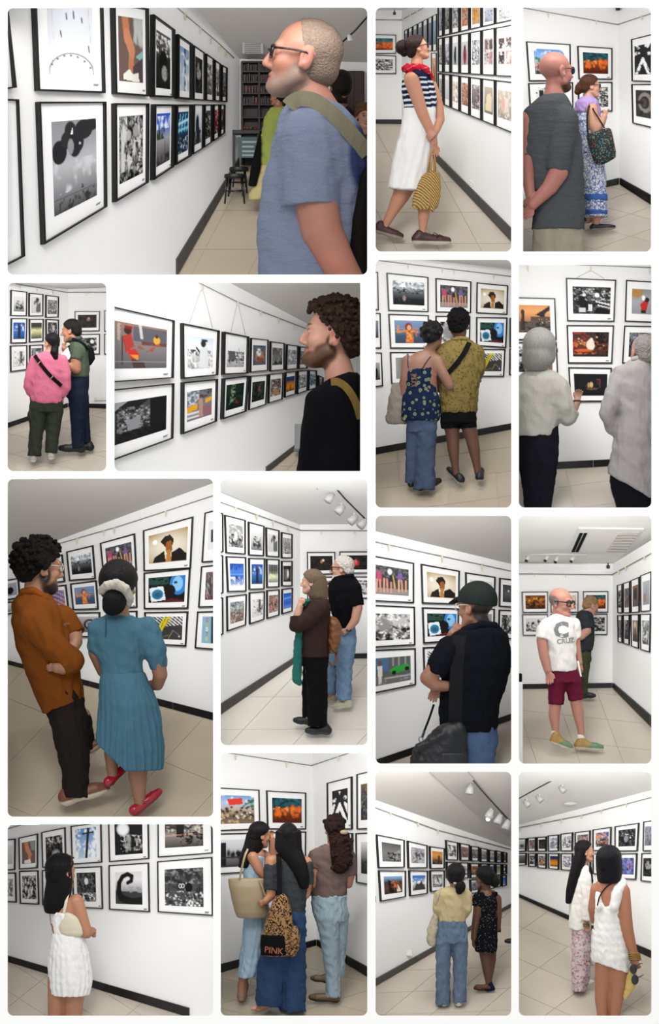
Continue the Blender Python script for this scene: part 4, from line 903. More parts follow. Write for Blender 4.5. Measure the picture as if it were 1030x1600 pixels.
tag(new_obj('ceiling_speaker', box_mesh((0, 0, 0), (.017, 0, 0), (0, .02, 0), (0, 0, .02)), 'glossy_black', loc=R.on(612, 54, wl, .03)), 'black little box speaker at the top of the corner above the charcoal t-shirt', 'speaker')
ORANGE = 'g 2a6a74 1a4a58 6a3518 4a1a08;m 16353d .5 7 0 0 1 .4;k e06a1c 22 .055 .02 .4 .95 .75 1.9;k f2a04a 12 .025 .05 .38 .95 .5;m 5a1c08 .5 10 0 .7 1 1'
R.frame(wl, (52, 258, 328, 276, 330, 505, 70, 507), 'g 5a93d6 8fb8e4 b9b2a4 6a5a4a;m fff .6 5 0 0 1 .4;k 333 30 .04 0 .5 1 1;k c33 14 .03 0 .45 1 .8;k 3a7a4a 8 .05 0 .35 1 .6', 'bright street scene print with blue sky half hidden by the charcoal t-shirt wearer', margin=(.16, .17, .14, .18), fw=6)
R.frame(wl, (372, 286, 590, 300, 590, 497, 380, 495), ORANGE, 'print of glowing orange figures on teal above the lilac shawl', margin=(.15, .18, .12, .18), fw=6)
R.frame(wl, (65, 519, 343, 513, 346, 700, 76, 690), 'g eee ccc;r .1 .15 .25 .9 222;r .55 .1 .9 .8 555;m 111 .6 9', 'pale monochrome print left of the charcoal collar', margin=(.16, .16, .14, .18), fw=6)
R.frame(wl, (374, 514, 590, 511, 590, 695, 380, 706), 'g 333 555;m ddd .5 9;m 0a0a0a .5 7;k eee 20 .03 .3 .1 1 .9 .5', 'dark monochrome street print in front of the lilac shawl', margin=(.14, .17, .12, .16), fw=6)
R.frame(wr, (703, 246, 835, 212, 836, 512, 707, 507), 'b 262628;p eee .08 0 .2 0 .3 .1 .18 .14;p eee .6 0 .9 0 .75 .14 .55 .06;p f2f2f2 .42 .42 .5 .42 .9 .98 .7 .98 .45 .62 .18 .98 .02 .98;p 1c1c1e .45 .68 .62 .95 .28 .95;p eee 0 .25 .12 .2 .16 .3 0 .36;e .8 .32 .1 .05 eee;e .25 .27 .05 .03 fff;e .12 .28 .04 .03 fff;m 1a1a1c .62 9', 'print of black and white curling ornament on the wall right of the corner', cut='r', margin=(.14, .18, .1, .16), fw=6)
R.frame(wr, (705, 525, 836, 524, 838, 800, 712, 769), 'b 3a3836;a .55 .45 .34 .3 .14 8a8378;a .5 .45 .2 .2 .05 24221f;e .5 .46 .14 .16 4d4943;m 222 .6 7;r 0 .4 .45 .52 2a2826', 'print of a spiral stair seen from above, right of the corner', cut='r', margin=(.18, .15, .06, .2), fw=6)
R.tunnel(310)

p = Fig(R, 'person', 'person in charcoal t-shirt and khaki shorts, hands clasped behind the back', 'person', (250, 1576), d=66)
hd = p.head(238, 448, 248, 58, pitch=3, d=0, fat=.02, beard=.5); p.neck(hd, 225, 640, 0, 78)
TS = [(584, 172, 288, 0, 60), (602, 138, 304, 0, 84), (640, 88, 328, 0, 104), (695, 50, 352, 0, 112), (760, 38, 372, 0, 112), (860, 36, 392, 0, 110), (1000, 44, 404, 0, 108), (1120, 56, 410, 0, 108), (1250, 78, 414, 0, 106), (1360, 90, 416, 0, 114), (1436, 84, 412, 0, 116)]
ts = p.torso(TS); sh = [(285, 760, -70, 88), (255, 950, -105, 80), (240, 1075, -110, 72)]
p.skin.chain([(285, 760, -70, 78), (255, 950, -110, 66), (244, 1090, -116, 60), (190, 1180, -118, 50), (110, 1262, -118, 37), (85, 1290, -118, 32)]); p.hand((84, 1292, -118), (-.6, .75, .1), (.7, .6, -.2), 120, .35)
p.skin.chain([(62, 760, 10, 70), (52, 1000, -30, 48), (58, 1120, -60, 40), (72, 1230, -96, 31)]); p.hand((74, 1235, -100), (-.25, 1, -.1), (-.9, 0, .3), 110, .3)
p.skin.loft([(1380, 100, 400), (1590, 110, 404)], ratio=.55)
stub = hd.half(.30, .80, -.36, .10, .10, .22)
p.body('b97a6c', [(lambda V: stub(V) * .35, '7a5248'), (hd.m((0, .16, .12), (.27, .26, .25), .25), '4a2a1e'), *hd.face_paint('5a3a2a', '9a5048')])
p.part('t_shirt', ts.chain(sh, k=26, flat=True).chain([(88, 720, 20, 60), (62, 880, -10, 54), (54, 985, -26, 50)], k=24, flat=True).wrinkle(3, 150, 3), '55595c', 'heather', 2)
p.part('shorts', Field(8).loft([(1370, 100, 402, 0, 90), (1450, 86, 412, 0, 100), (1590, 92, 416, 0, 108)]).wrinkle(3, 90), 'a39c89', 'denim', 2)
p.glasses(hd, '2a2a30', .014, lens='4a4f8a')
q = Fig(R, 'person', 'person in glasses, blue-white floral dress and lilac shawl, carrying a tote', 'person', (525, 1446), dz=-12)
hd = q.head(452, 540, 142, 76, d=0); q.neck(hd, 440, 650, 0, 38)
DR = [(622, 392, 470, 0, 50), (650, 362, 498, 0, 70), (720, 356, 515, 0, 76), (820, 372, 526, 0, 72), (950, 388, 540, 0, 76), (1100, 402, 548, 0, 78), (1250, 410, 553, 0, 80), (1358, 414, 556, 0, 80)]
dr = q.torso(DR)
q.skin.chain([(455, 690, -62, 40), (470, 790, -76, 36), (482, 826, -78, 32), (515, 775, -86, 26), (532, 738, -86, 19)]); q.hand((534, 735, -86), (.1, -1, 0), (.8, 0, .4), 62, .7, grip=.6)
q.skin.chain([(490, 1300, -10, 36), (485, 1390, -10, 26)]); q.skin.chain([(445, 1300, 30, 34), (440, 1370, 30, 25)])
q.body('cf9b80', hd.face_paint('4a2c1c', 'b0605c'))
mat('blue_flowers', rough=.9, spec=.1, bump=(20, .4, .03), pattern=pat_marble('f2f4fa', '7d98cc', '5572b4', 46)); mat('shawl', rough=.9, spec=.1, bump=(30, .4, .03))
q.part('dress', dr.wrinkle(3, 70), 'fff', 'blue_flowers', 1.8)
for ya, yb in ((1214, 1256), (1312, 1346)): q.part('border_band', Field(3).loft([(ya, 407, 556, 0, 82), (yb, 410, 559, 0, 83)]).wrinkle(3, 70), '4a70bb', 'cloth', 1.8)
q.part('shawl', Field(10).loft([(604, 395, 468, 0, 56), (640, 354, 506, 0, 80), (700, 346, 516, 0, 84), (740, 440, 514, -20, 70)], rnd=12).ell((452, 740, -95), (48, 70, 60), sub=True).wrinkle(3, 44), 'b398cf', 'shawl', 1.5)
hr = hd.cap(.05, (.28, .80), (-.40, .12)); q.part('hair', hr, '4f2f1e', 'hair', 1); q.part('hair_bun', Field(6).ell((384, 552, 0), (30, 34, 32)).ell((372, 574, 0), (22, 20, 24)).ell((404, 520, 0), (26, 30, 30)), '54301c', 'hair', 1)
q.glasses(hd, '181416', .018)
q.shoe((452, 1442, -10), (600, 1434, -10), 24, '22222c', 'a59c90', .9, h=.9, name='sandal'); q.shoe((414, 1392, 30), (462, 1386, 30), 22, '22222c', 'a59c90', .9, h=.9, name='sandal')
b = Fig(R, 'tote_bag', 'dark teal floral tote bag on the shoulder of the floral dress wearer', 'bag', (510, 1030), d=q.d, dz=-30)
mat('paisley', rough=.8, spec=.2, bump=(40, .3, .01), pattern=pat_flowers('2e3334', '3f7f86', '8fae74', 55, .36, 'b9703c'))
F = Field(5).loft([(800, 545, 576, 0, 12), (822, 480, 586, 0, 18), (846, 422, 592, 0, 20), (900, 436, 602, 0, 26), (950, 452, 612, 0, 28), (985, 462, 610, 0, 26), (1010, 474, 570, 0, 22), (1030, 492, 528, 0, 14)], rnd=8)
b.part('bag_body', F, 'fff', 'paisley', 1.3); b.band('strap', [(436, 850, -8), (428, 760, -10), (436, 680, -2), (452, 645, 40)], 12, '3a332e', 3); b.band('strap', [(540, 800, 4), (500, 735, 0), (470, 690, 0), (462, 650, 40)], 9, '3a332e', 3)

# ================================================================== opening 4: pink top and grey-green polo
R = Room('pink', (0, 435, 5.159), (12, 442, 166, 736), where='near the person in pink')
fl = R.plane((548, 1035, 290), (62, 1560, 80), (856, 1560, 80))
R.floor(fl, [(52, 1205), (548, 1035), (866, 1052), (866, 1566), (52, 1566)], ((100, 1420), (420, 1340), (420, 1500)), 'tile')
wl = R.wall_plane((548, 60), (548, 1035), (64, 1203), fl); wr = R.wall_plane((548, 60), (548, 1035), (856, 1050), fl)
R.surf('wall_left', wl, [(50, 24), (548, 24), (548, 1038), (50, 1212)], 'plaster'); R.surf('wall_right', wr, [(548, 24), (868, 24), (868, 1055), (548, 1038)], 'plaster')
R.surf('ceiling', R.plane((548, 84, 270), (856, 70, 270), (856, 30, 150)), [(160, 24), (868, 24), (868, 68), (548, 82)], 'ceiling_paint')
R.baseboard('baseboard_left', wl, (58, 1207), (546, 1037), 40, 32); R.baseboard('baseboard_right', wr, (550, 1037), (862, 1050), 32, 38)
R.rail(wl, [(120, 44), (538, 114)], [(150, 56), (288, 84), (416, 98)], hang=28); R.rail(wr, [(540, 114), (864, 112)], [(702, 116)], hang=24)
F = R.frame; kw = dict(fw=7, caption=False, t=.018)
BIKE = 'g e8e8e8 cfcfcf 777;m 222 .5 9 .2 .3 .9 .9;e .3 .75 .14 .1 333;e .75 .75 .14 .1 333'; PALM = 'g dcdcdc c8c8c8;l .55 .3 .7 .95 .1 555;k 333 16 .05 .3 .1 .75 .4 1.6;p 666 .55 .5 .95 .3 .95 .95 .5 .95'; BLUET = 'g 1f4fa8 3a74c8 22406a;m e8eef4 .6 6 0 0 1 .5;r .38 .25 .62 .95 2a2a2e;r .44 .05 .56 .3 333'
LINES = 'g ecece8 d8d8d4;k 333 18 .03 .1 .1 .5 .95 .8;r .6 .1 .82 .8 666;m 111 .55 9 .5 .1 1 .95'
F(wl, (90, 92, 222, 108, 218, 304, 88, 302), BIKE, 'pale print of bicycles, top of the nearest column', margin=(.2, .2, .14, .18), **kw)
F(wl, (236, 116, 352, 126, 350, 304, 235, 307), PALM, 'print of a palm over pale buildings, top row', margin=(.17, .16, .14, .14), **kw)
F(wl, (372, 133, 477, 146, 475, 314, 370, 317), 'g 8a8a8a 777 555;m bbb .5 9;m 333 .6 12', 'grey facade print, top row by the corner', margin=(.17, .2, .12, .16), **kw)
F(wl, (92, 320, 222, 322, 218, 521, 90, 524), BLUET, 'print of a tower against deep blue sky', margin=(.16, .17, .12, .17), **kw)
F(wl, (238, 326, 355, 326, 352, 508, 240, 515), 'g 4a4236 3a3a34 d8d6a0 9a9a74 3a3c38;m e8e8b8 .6 6 0 .4 1 .7', 'print of a glowing yellow-green reflection', margin=(.15, .17, .12, .15), **kw)
F(wl, (372, 327, 477, 333, 477, 500, 374, 505), 'g 222 333 222;e .6 .4 .12 .2 e8e8e8;m 999 .55 7', 'dark print with a white figure above the pink top', margin=(.17, .14, .12, .16), **kw)
F(wl, (86, 541, 222, 536, 222, 735, 88, 754), LINES, 'pale print of small silhouettes and a tall figure', margin=(.16, .17, .16, .16), **kw)
F(wl, (241, 536, 350, 532, 350, 700, 242, 715), 'g 8a929a 555c62;e .5 .5 .3 .25 ccd4d8;m 333 .5 7', 'grey print just behind the pink shoulder', margin=(.16, .16, .1, .18), **kw)
F(wr, (600, 264, 805, 262, 802, 425, 602, 428), 'b 1b1817;m 3a2a22 .5 7;e .58 .3 .05 .08 fff;e .56 .36 .09 .12 8a7a6a .8', 'nearly black print with one white light', margin=(.13, .18, .13, .18), **kw)
F(wr, (602, 450, 805, 446, 803, 612, 604, 614), 'b 2a2a2c;r .0 .1 .3 .9 555;e .55 .45 .12 .3 111;e .75 .3 .1 .14 eee;m ddd .6 7', 'print of two dark figures beside the grey-green polo', margin=(.13, .18, .13, .18), **kw)
F(wr, (838, 258, 864, 257, 864, 430, 838, 430), 'b e6e6e6', 'upper cut-off frame at the far edge', cut='r', margin=(.5, .2, .0, .2), **kw)
F(wr, (838, 446, 864, 446, 864, 614, 838, 614), 'b 444', 'lower cut-off frame at the far edge', cut='r', margin=(.6, .2, .0, .2), **kw)
R.tunnel(300, 1.5)
so = Fig(R, 'wall_socket', 'row of white sockets low on the wall beyond the dark jeans', 'socket', (800, 985), d=R.depth(800, 975, wr) - 3)
for x in (772, 806, 840): bx(so, 'socket_plate', x - 14, 958, x + 14, 982, -4, 3, 'e4e2dc', 'leather')

p = Fig(R, 'person', 'person in long pink top and dark green cargo trousers, seen from behind', 'person', (340, 1480), dz=-20)
hd = p.head(415, 522, 158, -42, d=0, nose=.7); p.neck(hd, 395, 610, 0, 44)
tp = p.torso([(588, 345, 440, 0, 50), (606, 305, 480, 0, 62), (640, 262, 518, 0, 78), (720, 252, 522, 0, 84), (820, 252, 518, 0, 86), (920, 246, 516, 0, 92), (975, 246, 512, 0, 94), (1010, 262, 500, 0, 92)])
sl = [[(282, 662, 0, 46), (242, 780, -12, 40), (228, 870, -6, 38), (245, 935, 20, 30)], [(500, 660, 0, 46), (532, 780, -12, 40), (535, 880, -6, 36), (512, 940, 20, 28)]]
for s_ in sl: p.skin.chain([(x, y, d, r * .8) for x, y, d, r in s_] + [(s_[-1][0] + (18 if s_[-1][0] < 300 else -18), 962, 40, 20)])
p.skin.loft([(980, 250, 505), (1060, 250, 500)]); p.skin.chain([(308, 1040, 0, 58), (285, 1300, 0, 38), (272, 1430, 0, 26)]); p.skin.chain([(440, 1040, 10, 58), (422, 1300, 10, 38), (412, 1420, 10, 26)])
p.body('c39274', hd.face_paint('221814', '9a5050'))
F_ = tp
for s_ in sl: F_.chain(s_, k=14, flat=True)
mat('pink_knit', rough=.95, spec=.1, bump=(60, .4, .006), vary=(90, .2)); p.part('top', F_.wrinkle(3, 70, 1), 'cf7089', 'pink_knit', 1.7)
tr_ = Field(12).loft([(955, 240, 510, 0, 80), (1040, 240, 508, 0, 86), (1080, 246, 505, 0, 80)]).chain([(308, 1060, 0, 70), (300, 1200, 0, 62), (285, 1310, 0, 55), (276, 1432, 0, 54)], flat=True).chain([(442, 1060, 10, 66), (428, 1200, 10, 60), (420, 1310, 10, 54), (412, 1410, 10, 50)], flat=True).ell((470, 1090, 0), (32, 60, 50)).ell((250, 1110, 0), (30, 55, 50)).wrinkle(4, 60, 2)
p.part('trousers', tr_, '353a2d', 'cloth', 1.8)
p.part('hair', hd.cap(.05, (.25, .80), (-.5, .2)), '0d0a0b', 'hair', 1.1); p.part('ponytail', Field(8).chain([(448, 545, -40, 28), (442, 600, -52, 34), (450, 640, -56, 24), (458, 662, -54, 8)]), '0d0a0b', 'hair', 1.1)
p.shoe((268, 1482, -20), (262, 1440, 60), 36, 'b5aea4', 'e4ddd2', h=1); p.shoe((412, 1462, -10), (418, 1424, 70), 36, 'b5aea4', 'e4ddd2', h=1)
b = Fig(R, 'sling_strap', 'black sling bag strap with brass rings across the pink back', 'bag strap', p.foot, d=p.d); b.V = p.V
st = b.band('strap', ptson(b, 'top', [(284, 622), (330, 690), (390, 765), (440, 815), (500, 868)], 3, 14), 30, '0e0d0d', 8)
for x, y in ((322, 684), (426, 802)): b.band('ring', [(x - 10, y + 8, b.surf('top', x, y) - 10), (x + 10, y - 12, b.surf('top', x, y) - 10)], 7, 'b0904a', 3, 'gloss', smooth=0)
q = Fig(R, 'person', 'person in grey-green polo and dark jeans, fist raised to the chin', 'person', (640, 1405), dz=-14)
hd = q.head(574, 422, 182, -72, pitch=-6, d=0); q.neck(hd, 610, 520, 0, 50)
po = q.torso([(486, 585, 645, 0, 44), (505, 572, 672, 0, 66), (540, 562, 705, 0, 92), (600, 560, 724, 0, 100), (700, 572, 726, 0, 94), (795, 572, 718, 0, 88)])
q.skin.chain([(640, 570, -70, 44), (618, 660, -88, 42), (624, 738, -90, 38), (575, 715, -98, 30), (545, 698, -98, 24)]); q.hand((545, 697, -98), (-.9, -.35, 0), (-.1, -1, 0), 72, .6)
q.skin.chain([(580, 575, 80, 42), (552, 668, 40, 34), (530, 600, -10, 26), (520, 562, -20, 22)]); q.hand((518, 560, -20), (-.2, -1, 0), (.5, 0, -.8), 70, 1.1, grip=.6)
q.skin.loft([(800, 570, 710), (960, 545, 700)]); q.skin.chain([(640, 950, -20, 62), (630, 1350, -20, 30)]); q.skin.chain([(650, 950, 40, 55), (700, 1320, 40, 26)])
q.body('b0795e', hd.face_paint('1a1210', '8a4a44'))
q.part('polo', po.chain([(640, 570, -66, 52), (618, 662, -86, 54)], k=16, flat=True).chain([(580, 575, 76, 50), (562, 640, 60, 46)], flat=True).wrinkle(3, 70, 4), '515c4d', 'knit', 1.7)
q.part('collar', Field(5).chain([(560, 500, -30, 14), (600, 492, -60, 15), (650, 478, -30, 15)]).chain([(560, 500, 20, 12), (650, 478, 30, 14)]), '4c5748', 'knit', 1.2)
je = Field(12).loft([(780, 568, 720, 0, 80), (870, 545, 718, 0, 88), (960, 532, 702, 0, 84)]).chain([(632, 950, -24, 84), (630, 1080, -24, 66), (628, 1220, -24, 54), (630, 1372, -24, 52)], flat=True).chain([(655, 960, 40, 60), (672, 1120, 40, 46), (692, 1240, 40, 36), (700, 1330, 40, 32)], flat=True).wrinkle(3, 60, 3)
q.part('jeans', je, '1b2436', 'denim', 1.8); q.part('hair', hd.cap(.04, (.32, .82), (-.42, .10)), '120e0e', 'hair', 1.1)
q.shoe((680, 1404, -24), (486, 1392, -24), 40, '131316', '1c1c1e', h=1.1); q.shoe((736, 1388, 40), (640, 1378, 40), 36, '131316', '1c1c1e', h=1.1)
b = Fig(R, 'paper', 'folded pale leaflet in the hand of the polo wearer', 'paper', (530, 660), d=q.d, dz=-16)
V = b.w([(492, 612, -8), (548, 556, -14), (574, 640, -12), (528, 668, -6), (492, 612, -5), (548, 556, -11), (574, 640, -9), (528, 668, -3)]); new_obj('sheet', pydata(V, [(0, 1, 2, 3), (7, 6, 5, 4), (0, 4, 5, 1), (1, 5, 6, 2), (2, 6, 7, 3), (3, 7, 4, 0)]), 'card', b.root)
b = Fig(R, 'sling_bag', 'small black sling pack on the back of the polo wearer', 'bag', (735, 700), d=q.d); b.V = q.V
b.part('bag_body', Field(8).loft([(555, 715, 748, -10, 40), (600, 712, 762, -10, 52), (650, 712, 768, -10, 50), (700, 715, 735, -10, 30)]), '101113', 'cloth', 1.4); b.band('strap', ptson(b, 'polo collar', [(585, 492), (630, 500), (680, 530), (715, 580)], 4, 16), 20, '0e0e10', 6)

# ================================================================== opening 5: curly-haired man in black
R = Room('curly', (170, 435, 4.905), (179, 442, 563, 736), (9, 1, 1, 9), where='near the black sweater')
wl = plane3(R.at(44, 36, 40), R.at(44, 1470, 40), R.at(1930, 700, 430)); X = 981
fl = plane3(R.on(1231, 1476, wl), R.on(1640, 1140, wl), R.at(1930, 1476, R.depth(1231, 1476, wl)))
R.floor(fl, [(1200, 1502), (1640, 1140), (1950, 1140), (1950, 1502)], ((1400, 1440), (1600, 1440), (1500, 1330)), 'tile_warm')
R.surf('wall_left', wl, [(24, 16), (900, 16), (1521, 346), (1950, 560), (1950, 1200), (1640, 1142), (1200, 1506), (24, 1500)], 'plaster')
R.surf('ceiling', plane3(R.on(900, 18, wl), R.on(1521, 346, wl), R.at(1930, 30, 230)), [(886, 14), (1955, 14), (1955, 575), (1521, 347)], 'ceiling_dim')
R.baseboard('baseboard_left', wl, (1212, 1490), (1640, 1142), 46, 26, 'base_grey')
R.rail(wl, [(676, 30), (990, 186), (1511, 388), (1600, 420)], [(707, 58), (978, 176), (1153, 252), (1288, 306), (1406, 360)], hang=40)
F = R.frame; kw = dict(t=.04, fw=9)
a = R.on(1436, 1330, wl)
pl_ = Fig(R, 'grey_panel', 'grey panel standing by the wall behind the black sweater', 'panel', (1450, 1320), d=R.depth(1450, 1320, wl) - 30); bx(pl_, 'board', 1424, 1115, 1500, 1318, -10, 10, '8f8f90', 'cloth'); bx(pl_, 'foot', 1418, 1308, 1500, 1326, -16, 16, '6f6f70', 'cloth')
F(wl, (30, 212, 508, 322, 500, 764, 30, 797), 'g 8a6a5c 77706e 7a7472 6c686a 5c5a5e;s a8988c 9 12 0 .02 .2 .4 .5;r .4 .05 1 .38 55555c;l .52 .0 .55 .3 .05 b9b5b0;l .2 .3 .2 .9 .03 4a4448;r .55 .38 1 .46 6a3a36;e .82 .32 .06 .1 c8983a;e .82 .22 .03 .05 4a2c22;p a83a34 .2 .3 .36 .22 .42 .5 .26 .66;e .3 .16 .07 .09 3a2420;r .24 .06 .38 .13 7a2420;p c03028 .28 .6 .44 .56 .52 .72 .36 .8;p e08a3c .34 .7 .5 .7 .48 .82;p 4a3836 .36 .78 .6 .86 .62 1 .4 .98;k 9a4a3c 10 .03 .5 .4 .95 .6;r 0 .84 1 .86 8c8888', 'print of a seated woman in red on a street', cut='l', margin=(.13, .18, .1, .18), res=1.2, wires=[(110, 218, 200, 16), (250, 262, 300, 16), (340, 272, 305, 16), (430, 300, 330, 16)], **kw)
F(wl, (570, 342, 853, 400, 841, 742, 574, 770), 'g cfdcea e2e8ee dfe3e6 a9a9ab 8c8c8e;m 333 .5 12 0 .42 .95 .65;r 0 .62 1 .72 b5b5b6;m e8e8e8 .5 9 0 .62 1 1;l .35 .35 .5 .5 .06 222;p d8dadc .5 .36 .78 .32 .85 1 .45 1;e .62 .2 .1 .12 2a2624;r .55 .06 .78 .14 333', 'print of a white-clad person with a camera by the water', margin=(.16, .2, .13, .17), res=1.2, wires=[(610, 345, 700, 90), (790, 380, 715, 90)], **kw)
F(wl, (889, 408, 1079, 446, 1073, 728, 884, 738), 'g eef0f2 e4e6e8 cfd0d0 9a9a98;m 444 .42 9 .05 .35 1 .75;l .7 .2 .7 .6 .01 777;l .2 .25 .2 .6 .01 777;r .1 .35 .5 .72 55585a;m 222 .55 10 0 .7 1 1', 'pale print of a house by a quay', margin=(.16, .22, .14, .18), wires=[(930, 412, 975, 200), (1040, 430, 985, 200)], **kw)
for (q, sp, lb) in [((113, 456, 246, 470, 244, 706, 107, 720), 'g 5a6066 6a7278 55585c;e .5 .55 .34 .3 b07a62;e .45 .35 .18 .2 e8e8ea;m 333 .6 7;e .6 .75 .25 .12 8a4a3a', 'print of a rosy shell-like shape'),
    ((262, 481, 371, 496, 368, 700, 260, 712), 'g 555 666 777 444;m 222 .5 8 0 .6 1 1;m 999 .6 5', 'grey misty landscape print'),
    ((388, 504, 475, 516, 471, 692, 382, 703), 'g 8a8f96 a9aeb4 999;m e8ecf0 .5 7;m 444 .58 9', 'silvery crowd print, upper row'),
    ((487, 520, 545, 528, 545, 690, 476, 694), 'g 999 888;m 444 .5 7', 'upper print half hidden behind the sweater wearer'),
    ((109, 746, 241, 735, 229, 966, 97, 1010), 'g 1c2420 26302a 1a201c;m 4a4a3a .55 7;e .6 .4 .1 .12 8a5a4a .8;m 0a0d0b .5 9', 'dark green-black print, lower row'),
    ((253, 732, 363, 722, 353, 926, 246, 958), 'b 6a5a50;m c8beb4 .5 10;m 2a2422 .55 9;e .5 .8 .3 .15 b07a4a', 'brown crowded market print'),
    ((378, 718, 461, 710, 456, 886, 371, 914), 'g 223a6c 1f3464 c8781c d98a20 3a2a14;l .5 .6 .5 .9 .08 1c140c', 'print of orange dusk under blue sky'),
    ((472, 708, 551, 702, 545, 860, 467, 888), 'g 7a7e84 8a9096 666;m d8dce0 .5 9;m 333 .55 8', 'grey busy print, seventh in the lower row'),
    ((558, 703, 617, 704, 617, 838, 552, 860), 'g 8aa0ac 6a8490;m 2a3a42 .5 7;m d8e0e4 .6 6', 'blue-grey print over the dark shoulder'),
    ((630, 742, 668, 760, 665, 825, 630, 843), 'g aab 667;m 844 .6 5', 'last bit of a print by the black collar')]:
    q = [v + (X if i % 2 == 0 else 0) for i, v in enumerate(q)]; F(wl, q, sp, lb, margin=(.16, .2, .12, .2), t=.022, fw=6, caption=False)
F(wl, (30, 852, 505, 803, 497, 1226, 30, 1398), 'g 4a4a4c 2c2c2e 161617;p 9a9a9e 0 0 .3 0 0 .3;p 1c1c1e .0 .25 .3 .0 .7 .0 .4 .3;m 777 .5 14 .1 .15 .75 .75;k aaa 40 .02 .2 .2 .7 .75;p 8a8a8c .28 .5 .55 .4 .5 .75 .3 .75;r .7 0 1 1 151516;m 101011 .5 6 0 .75 1 1', 'dark monochrome print of a crumbling wall', cut='l', margin=(.14, .2, .1, .2), res=1.2, **kw)
F(wl, (574, 796, 840, 770, 832, 1096, 572, 1194), 'b 7a7478;r 0 0 1 .45 6a7078;m c4ccd4 .55 8 0 0 .5 .5;m 4a3a30 .5 8 .5 0 1 .3;p e0a020 0 .55 .42 .45 .42 .65 0 .72;p e0a020 .75 .35 1 .28 1 .45 .75 .5;r 0 .72 .5 .8 d8d8d8;r 0 .86 .5 .93 d8d8d8;r .5 .62 1 1 8a6468;p b08a7a .48 .3 .62 .28 .66 .95 .48 .95;e .55 .22 .06 .08 5a3a2c', 'print of yellow taxis and a pedestrian', margin=(.15, .2, .13, .2), res=1.2, **kw)
F(wl, (887, 766, 1080, 745, 1059, 1020, 877, 1080), 'g 14241a 1c3022 0e1812;p 6a8a6a .3 .0 .5 0 .55 .6 .2 .8;p a8c0a0 .42 .0 .48 0 .5 .5 .35 .7;e .65 .75 .08 .08 a03a34;m 0a120c .5 8', 'green forest light print', margin=(.16, .18, .13, .18), **kw)
R.tunnel(440, .6)
lp_ = Fig(R, 'ceiling_lamp', 'round flush lamp in the ceiling before the black sweater', 'lamp', (1410, 130), d=330); lp_.part('rim', Field(3).ell((1416, 112, 0), (76, 22, 14)), 'a9a6a2', 'leather', 1.5)
p = Fig(R, 'person', 'person in black sweater with a brown bag strap, seen in profile', 'person', (1700, 1480), d=150)
hd = p.head(X + 727, 440, 505, -90, pitch=7, d=0, beard=.4, nose=.72); p.neck(hd, X + 800, 800, 0, 120)
T = [(722, X + 800, X + 930, 0, 90), (750, X + 730, X + 950, 0, 160), (810, X + 645, X + 955, 0, 210), (880, X + 575, X + 958, 0, 230), (960, X + 530, X + 958, 0, 235), (1100, X + 508, X + 955, 0, 230), (1280, X + 485, X + 952, 0, 230), (1500, X + 455, X + 950, 0, 230)]
sw = p.torso(T)
p.body('b78672', [(hd.m((0, .19, .10), (.30, .27, .17), .25), '5a3624'), (hd.m((-.2, .06, .22), (.16, .18, .16), .3), '5a3826'), (hd.m((-.26, -.0, .36), (.1, .08, .16), .4), '5a3a28'), (hd.m((0, .34, .275), (.13, .07, .035), .4), '5c3a2a'), (hd.m((-.31, -.04, .47), (.09, .08, .13), .5), 'b47462'), *hd.face_paint('3a2418', 'a0605a')])
hr = hd.cap(.05, (.20, .84), (-.30, .22), k=.03); hd.curls(hr, 420, .036, .12, (.36, .86), (-.30, .26), 3, 1.15)
for a, b_, c_ in ((.30, .93, .07), (.36, .88, .06), (.2, 1.0, .07), (.38, .82, .045), (.1, 1.04, .08), (-.05, 1.06, .08)): hd.E(hr, (-.08, a, b_), (c_ * 2.4, c_, c_), .02)
p.part('hair', hr, '33241c', 'curls', 1.7)
p.part('sweater', sw.chain([(X + 640, 960, -120, 120), (X + 560, 1250, -150, 75), (X + 545, 1500, -150, 70)], k=50).wrinkle(4, 160, 6), '0e0e12', 'knit', 2.4)
b = Fig(R, 'shoulder_strap', 'olive brown bag strap over the black sweater', 'bag strap', p.foot, d=p.d); b.V = p.V
b.band('strap', ptson(b, 'sweater', [(X + 722, 800), (X + 770, 795), (X + 830, 830), (X + 885, 900), (X + 925, 990), (X + 948, 1080)], 6, 22), 58, '7c6434', 12)

# ================================================================== opening 6: couple seen from behind
R = Room('couple', (580, 400, 4), (587, 406, 799, 793), where='before the tan patterned shirt')
fl = R.plane((28, 1240, 250), (876, 1084, 300), (876, 1580, 80))
R.floor(fl, [(18, 1242), (886, 1082), (886, 1586), (18, 1586)], ((180, 1440), (480, 1400), (170, 1290)), 'tile_warm')
wb = plane3(R.at(28, 100, R.depth(28, 1240, fl)), R.on(28, 1240, fl), R.on(876, 1084, fl))
R.surf('wall_back', wb, [(18, 12), (886, 12), (886, 1086), (18, 1246)], 'plaster')
R.surf('ceiling', R.plane((300, 30, 200), (886, 82, 220), (886, 14, 120)), [(220, 12), (888, 12), (888, 82)], 'ceiling_dim')
R.baseboard('baseboard_back', wb, (22, 1241), (882, 1082), 42, 38, joints=(.3, .52, .75))
R.rail(wb, [(22, 26), (884, 130)], [(228, 54), (440, 78), (514, 88), (762, 118)], hang=30)
F = R.frame; kw = dict(fw=7)
NIGHT = 'g 3a3e44 b4bcc4 565c60 191d1e 101314;m e4eaf0 .55 6 0 0 1 .3;e .35 .22 .06 .09 fff .6;m 0c0f10 .5 12 0 .28 1 .5;k 333a3a 14 .02 0 .6 1 .95;e .36 .72 .05 .12 8a8484;e .34 .66 .02 .04 b44'
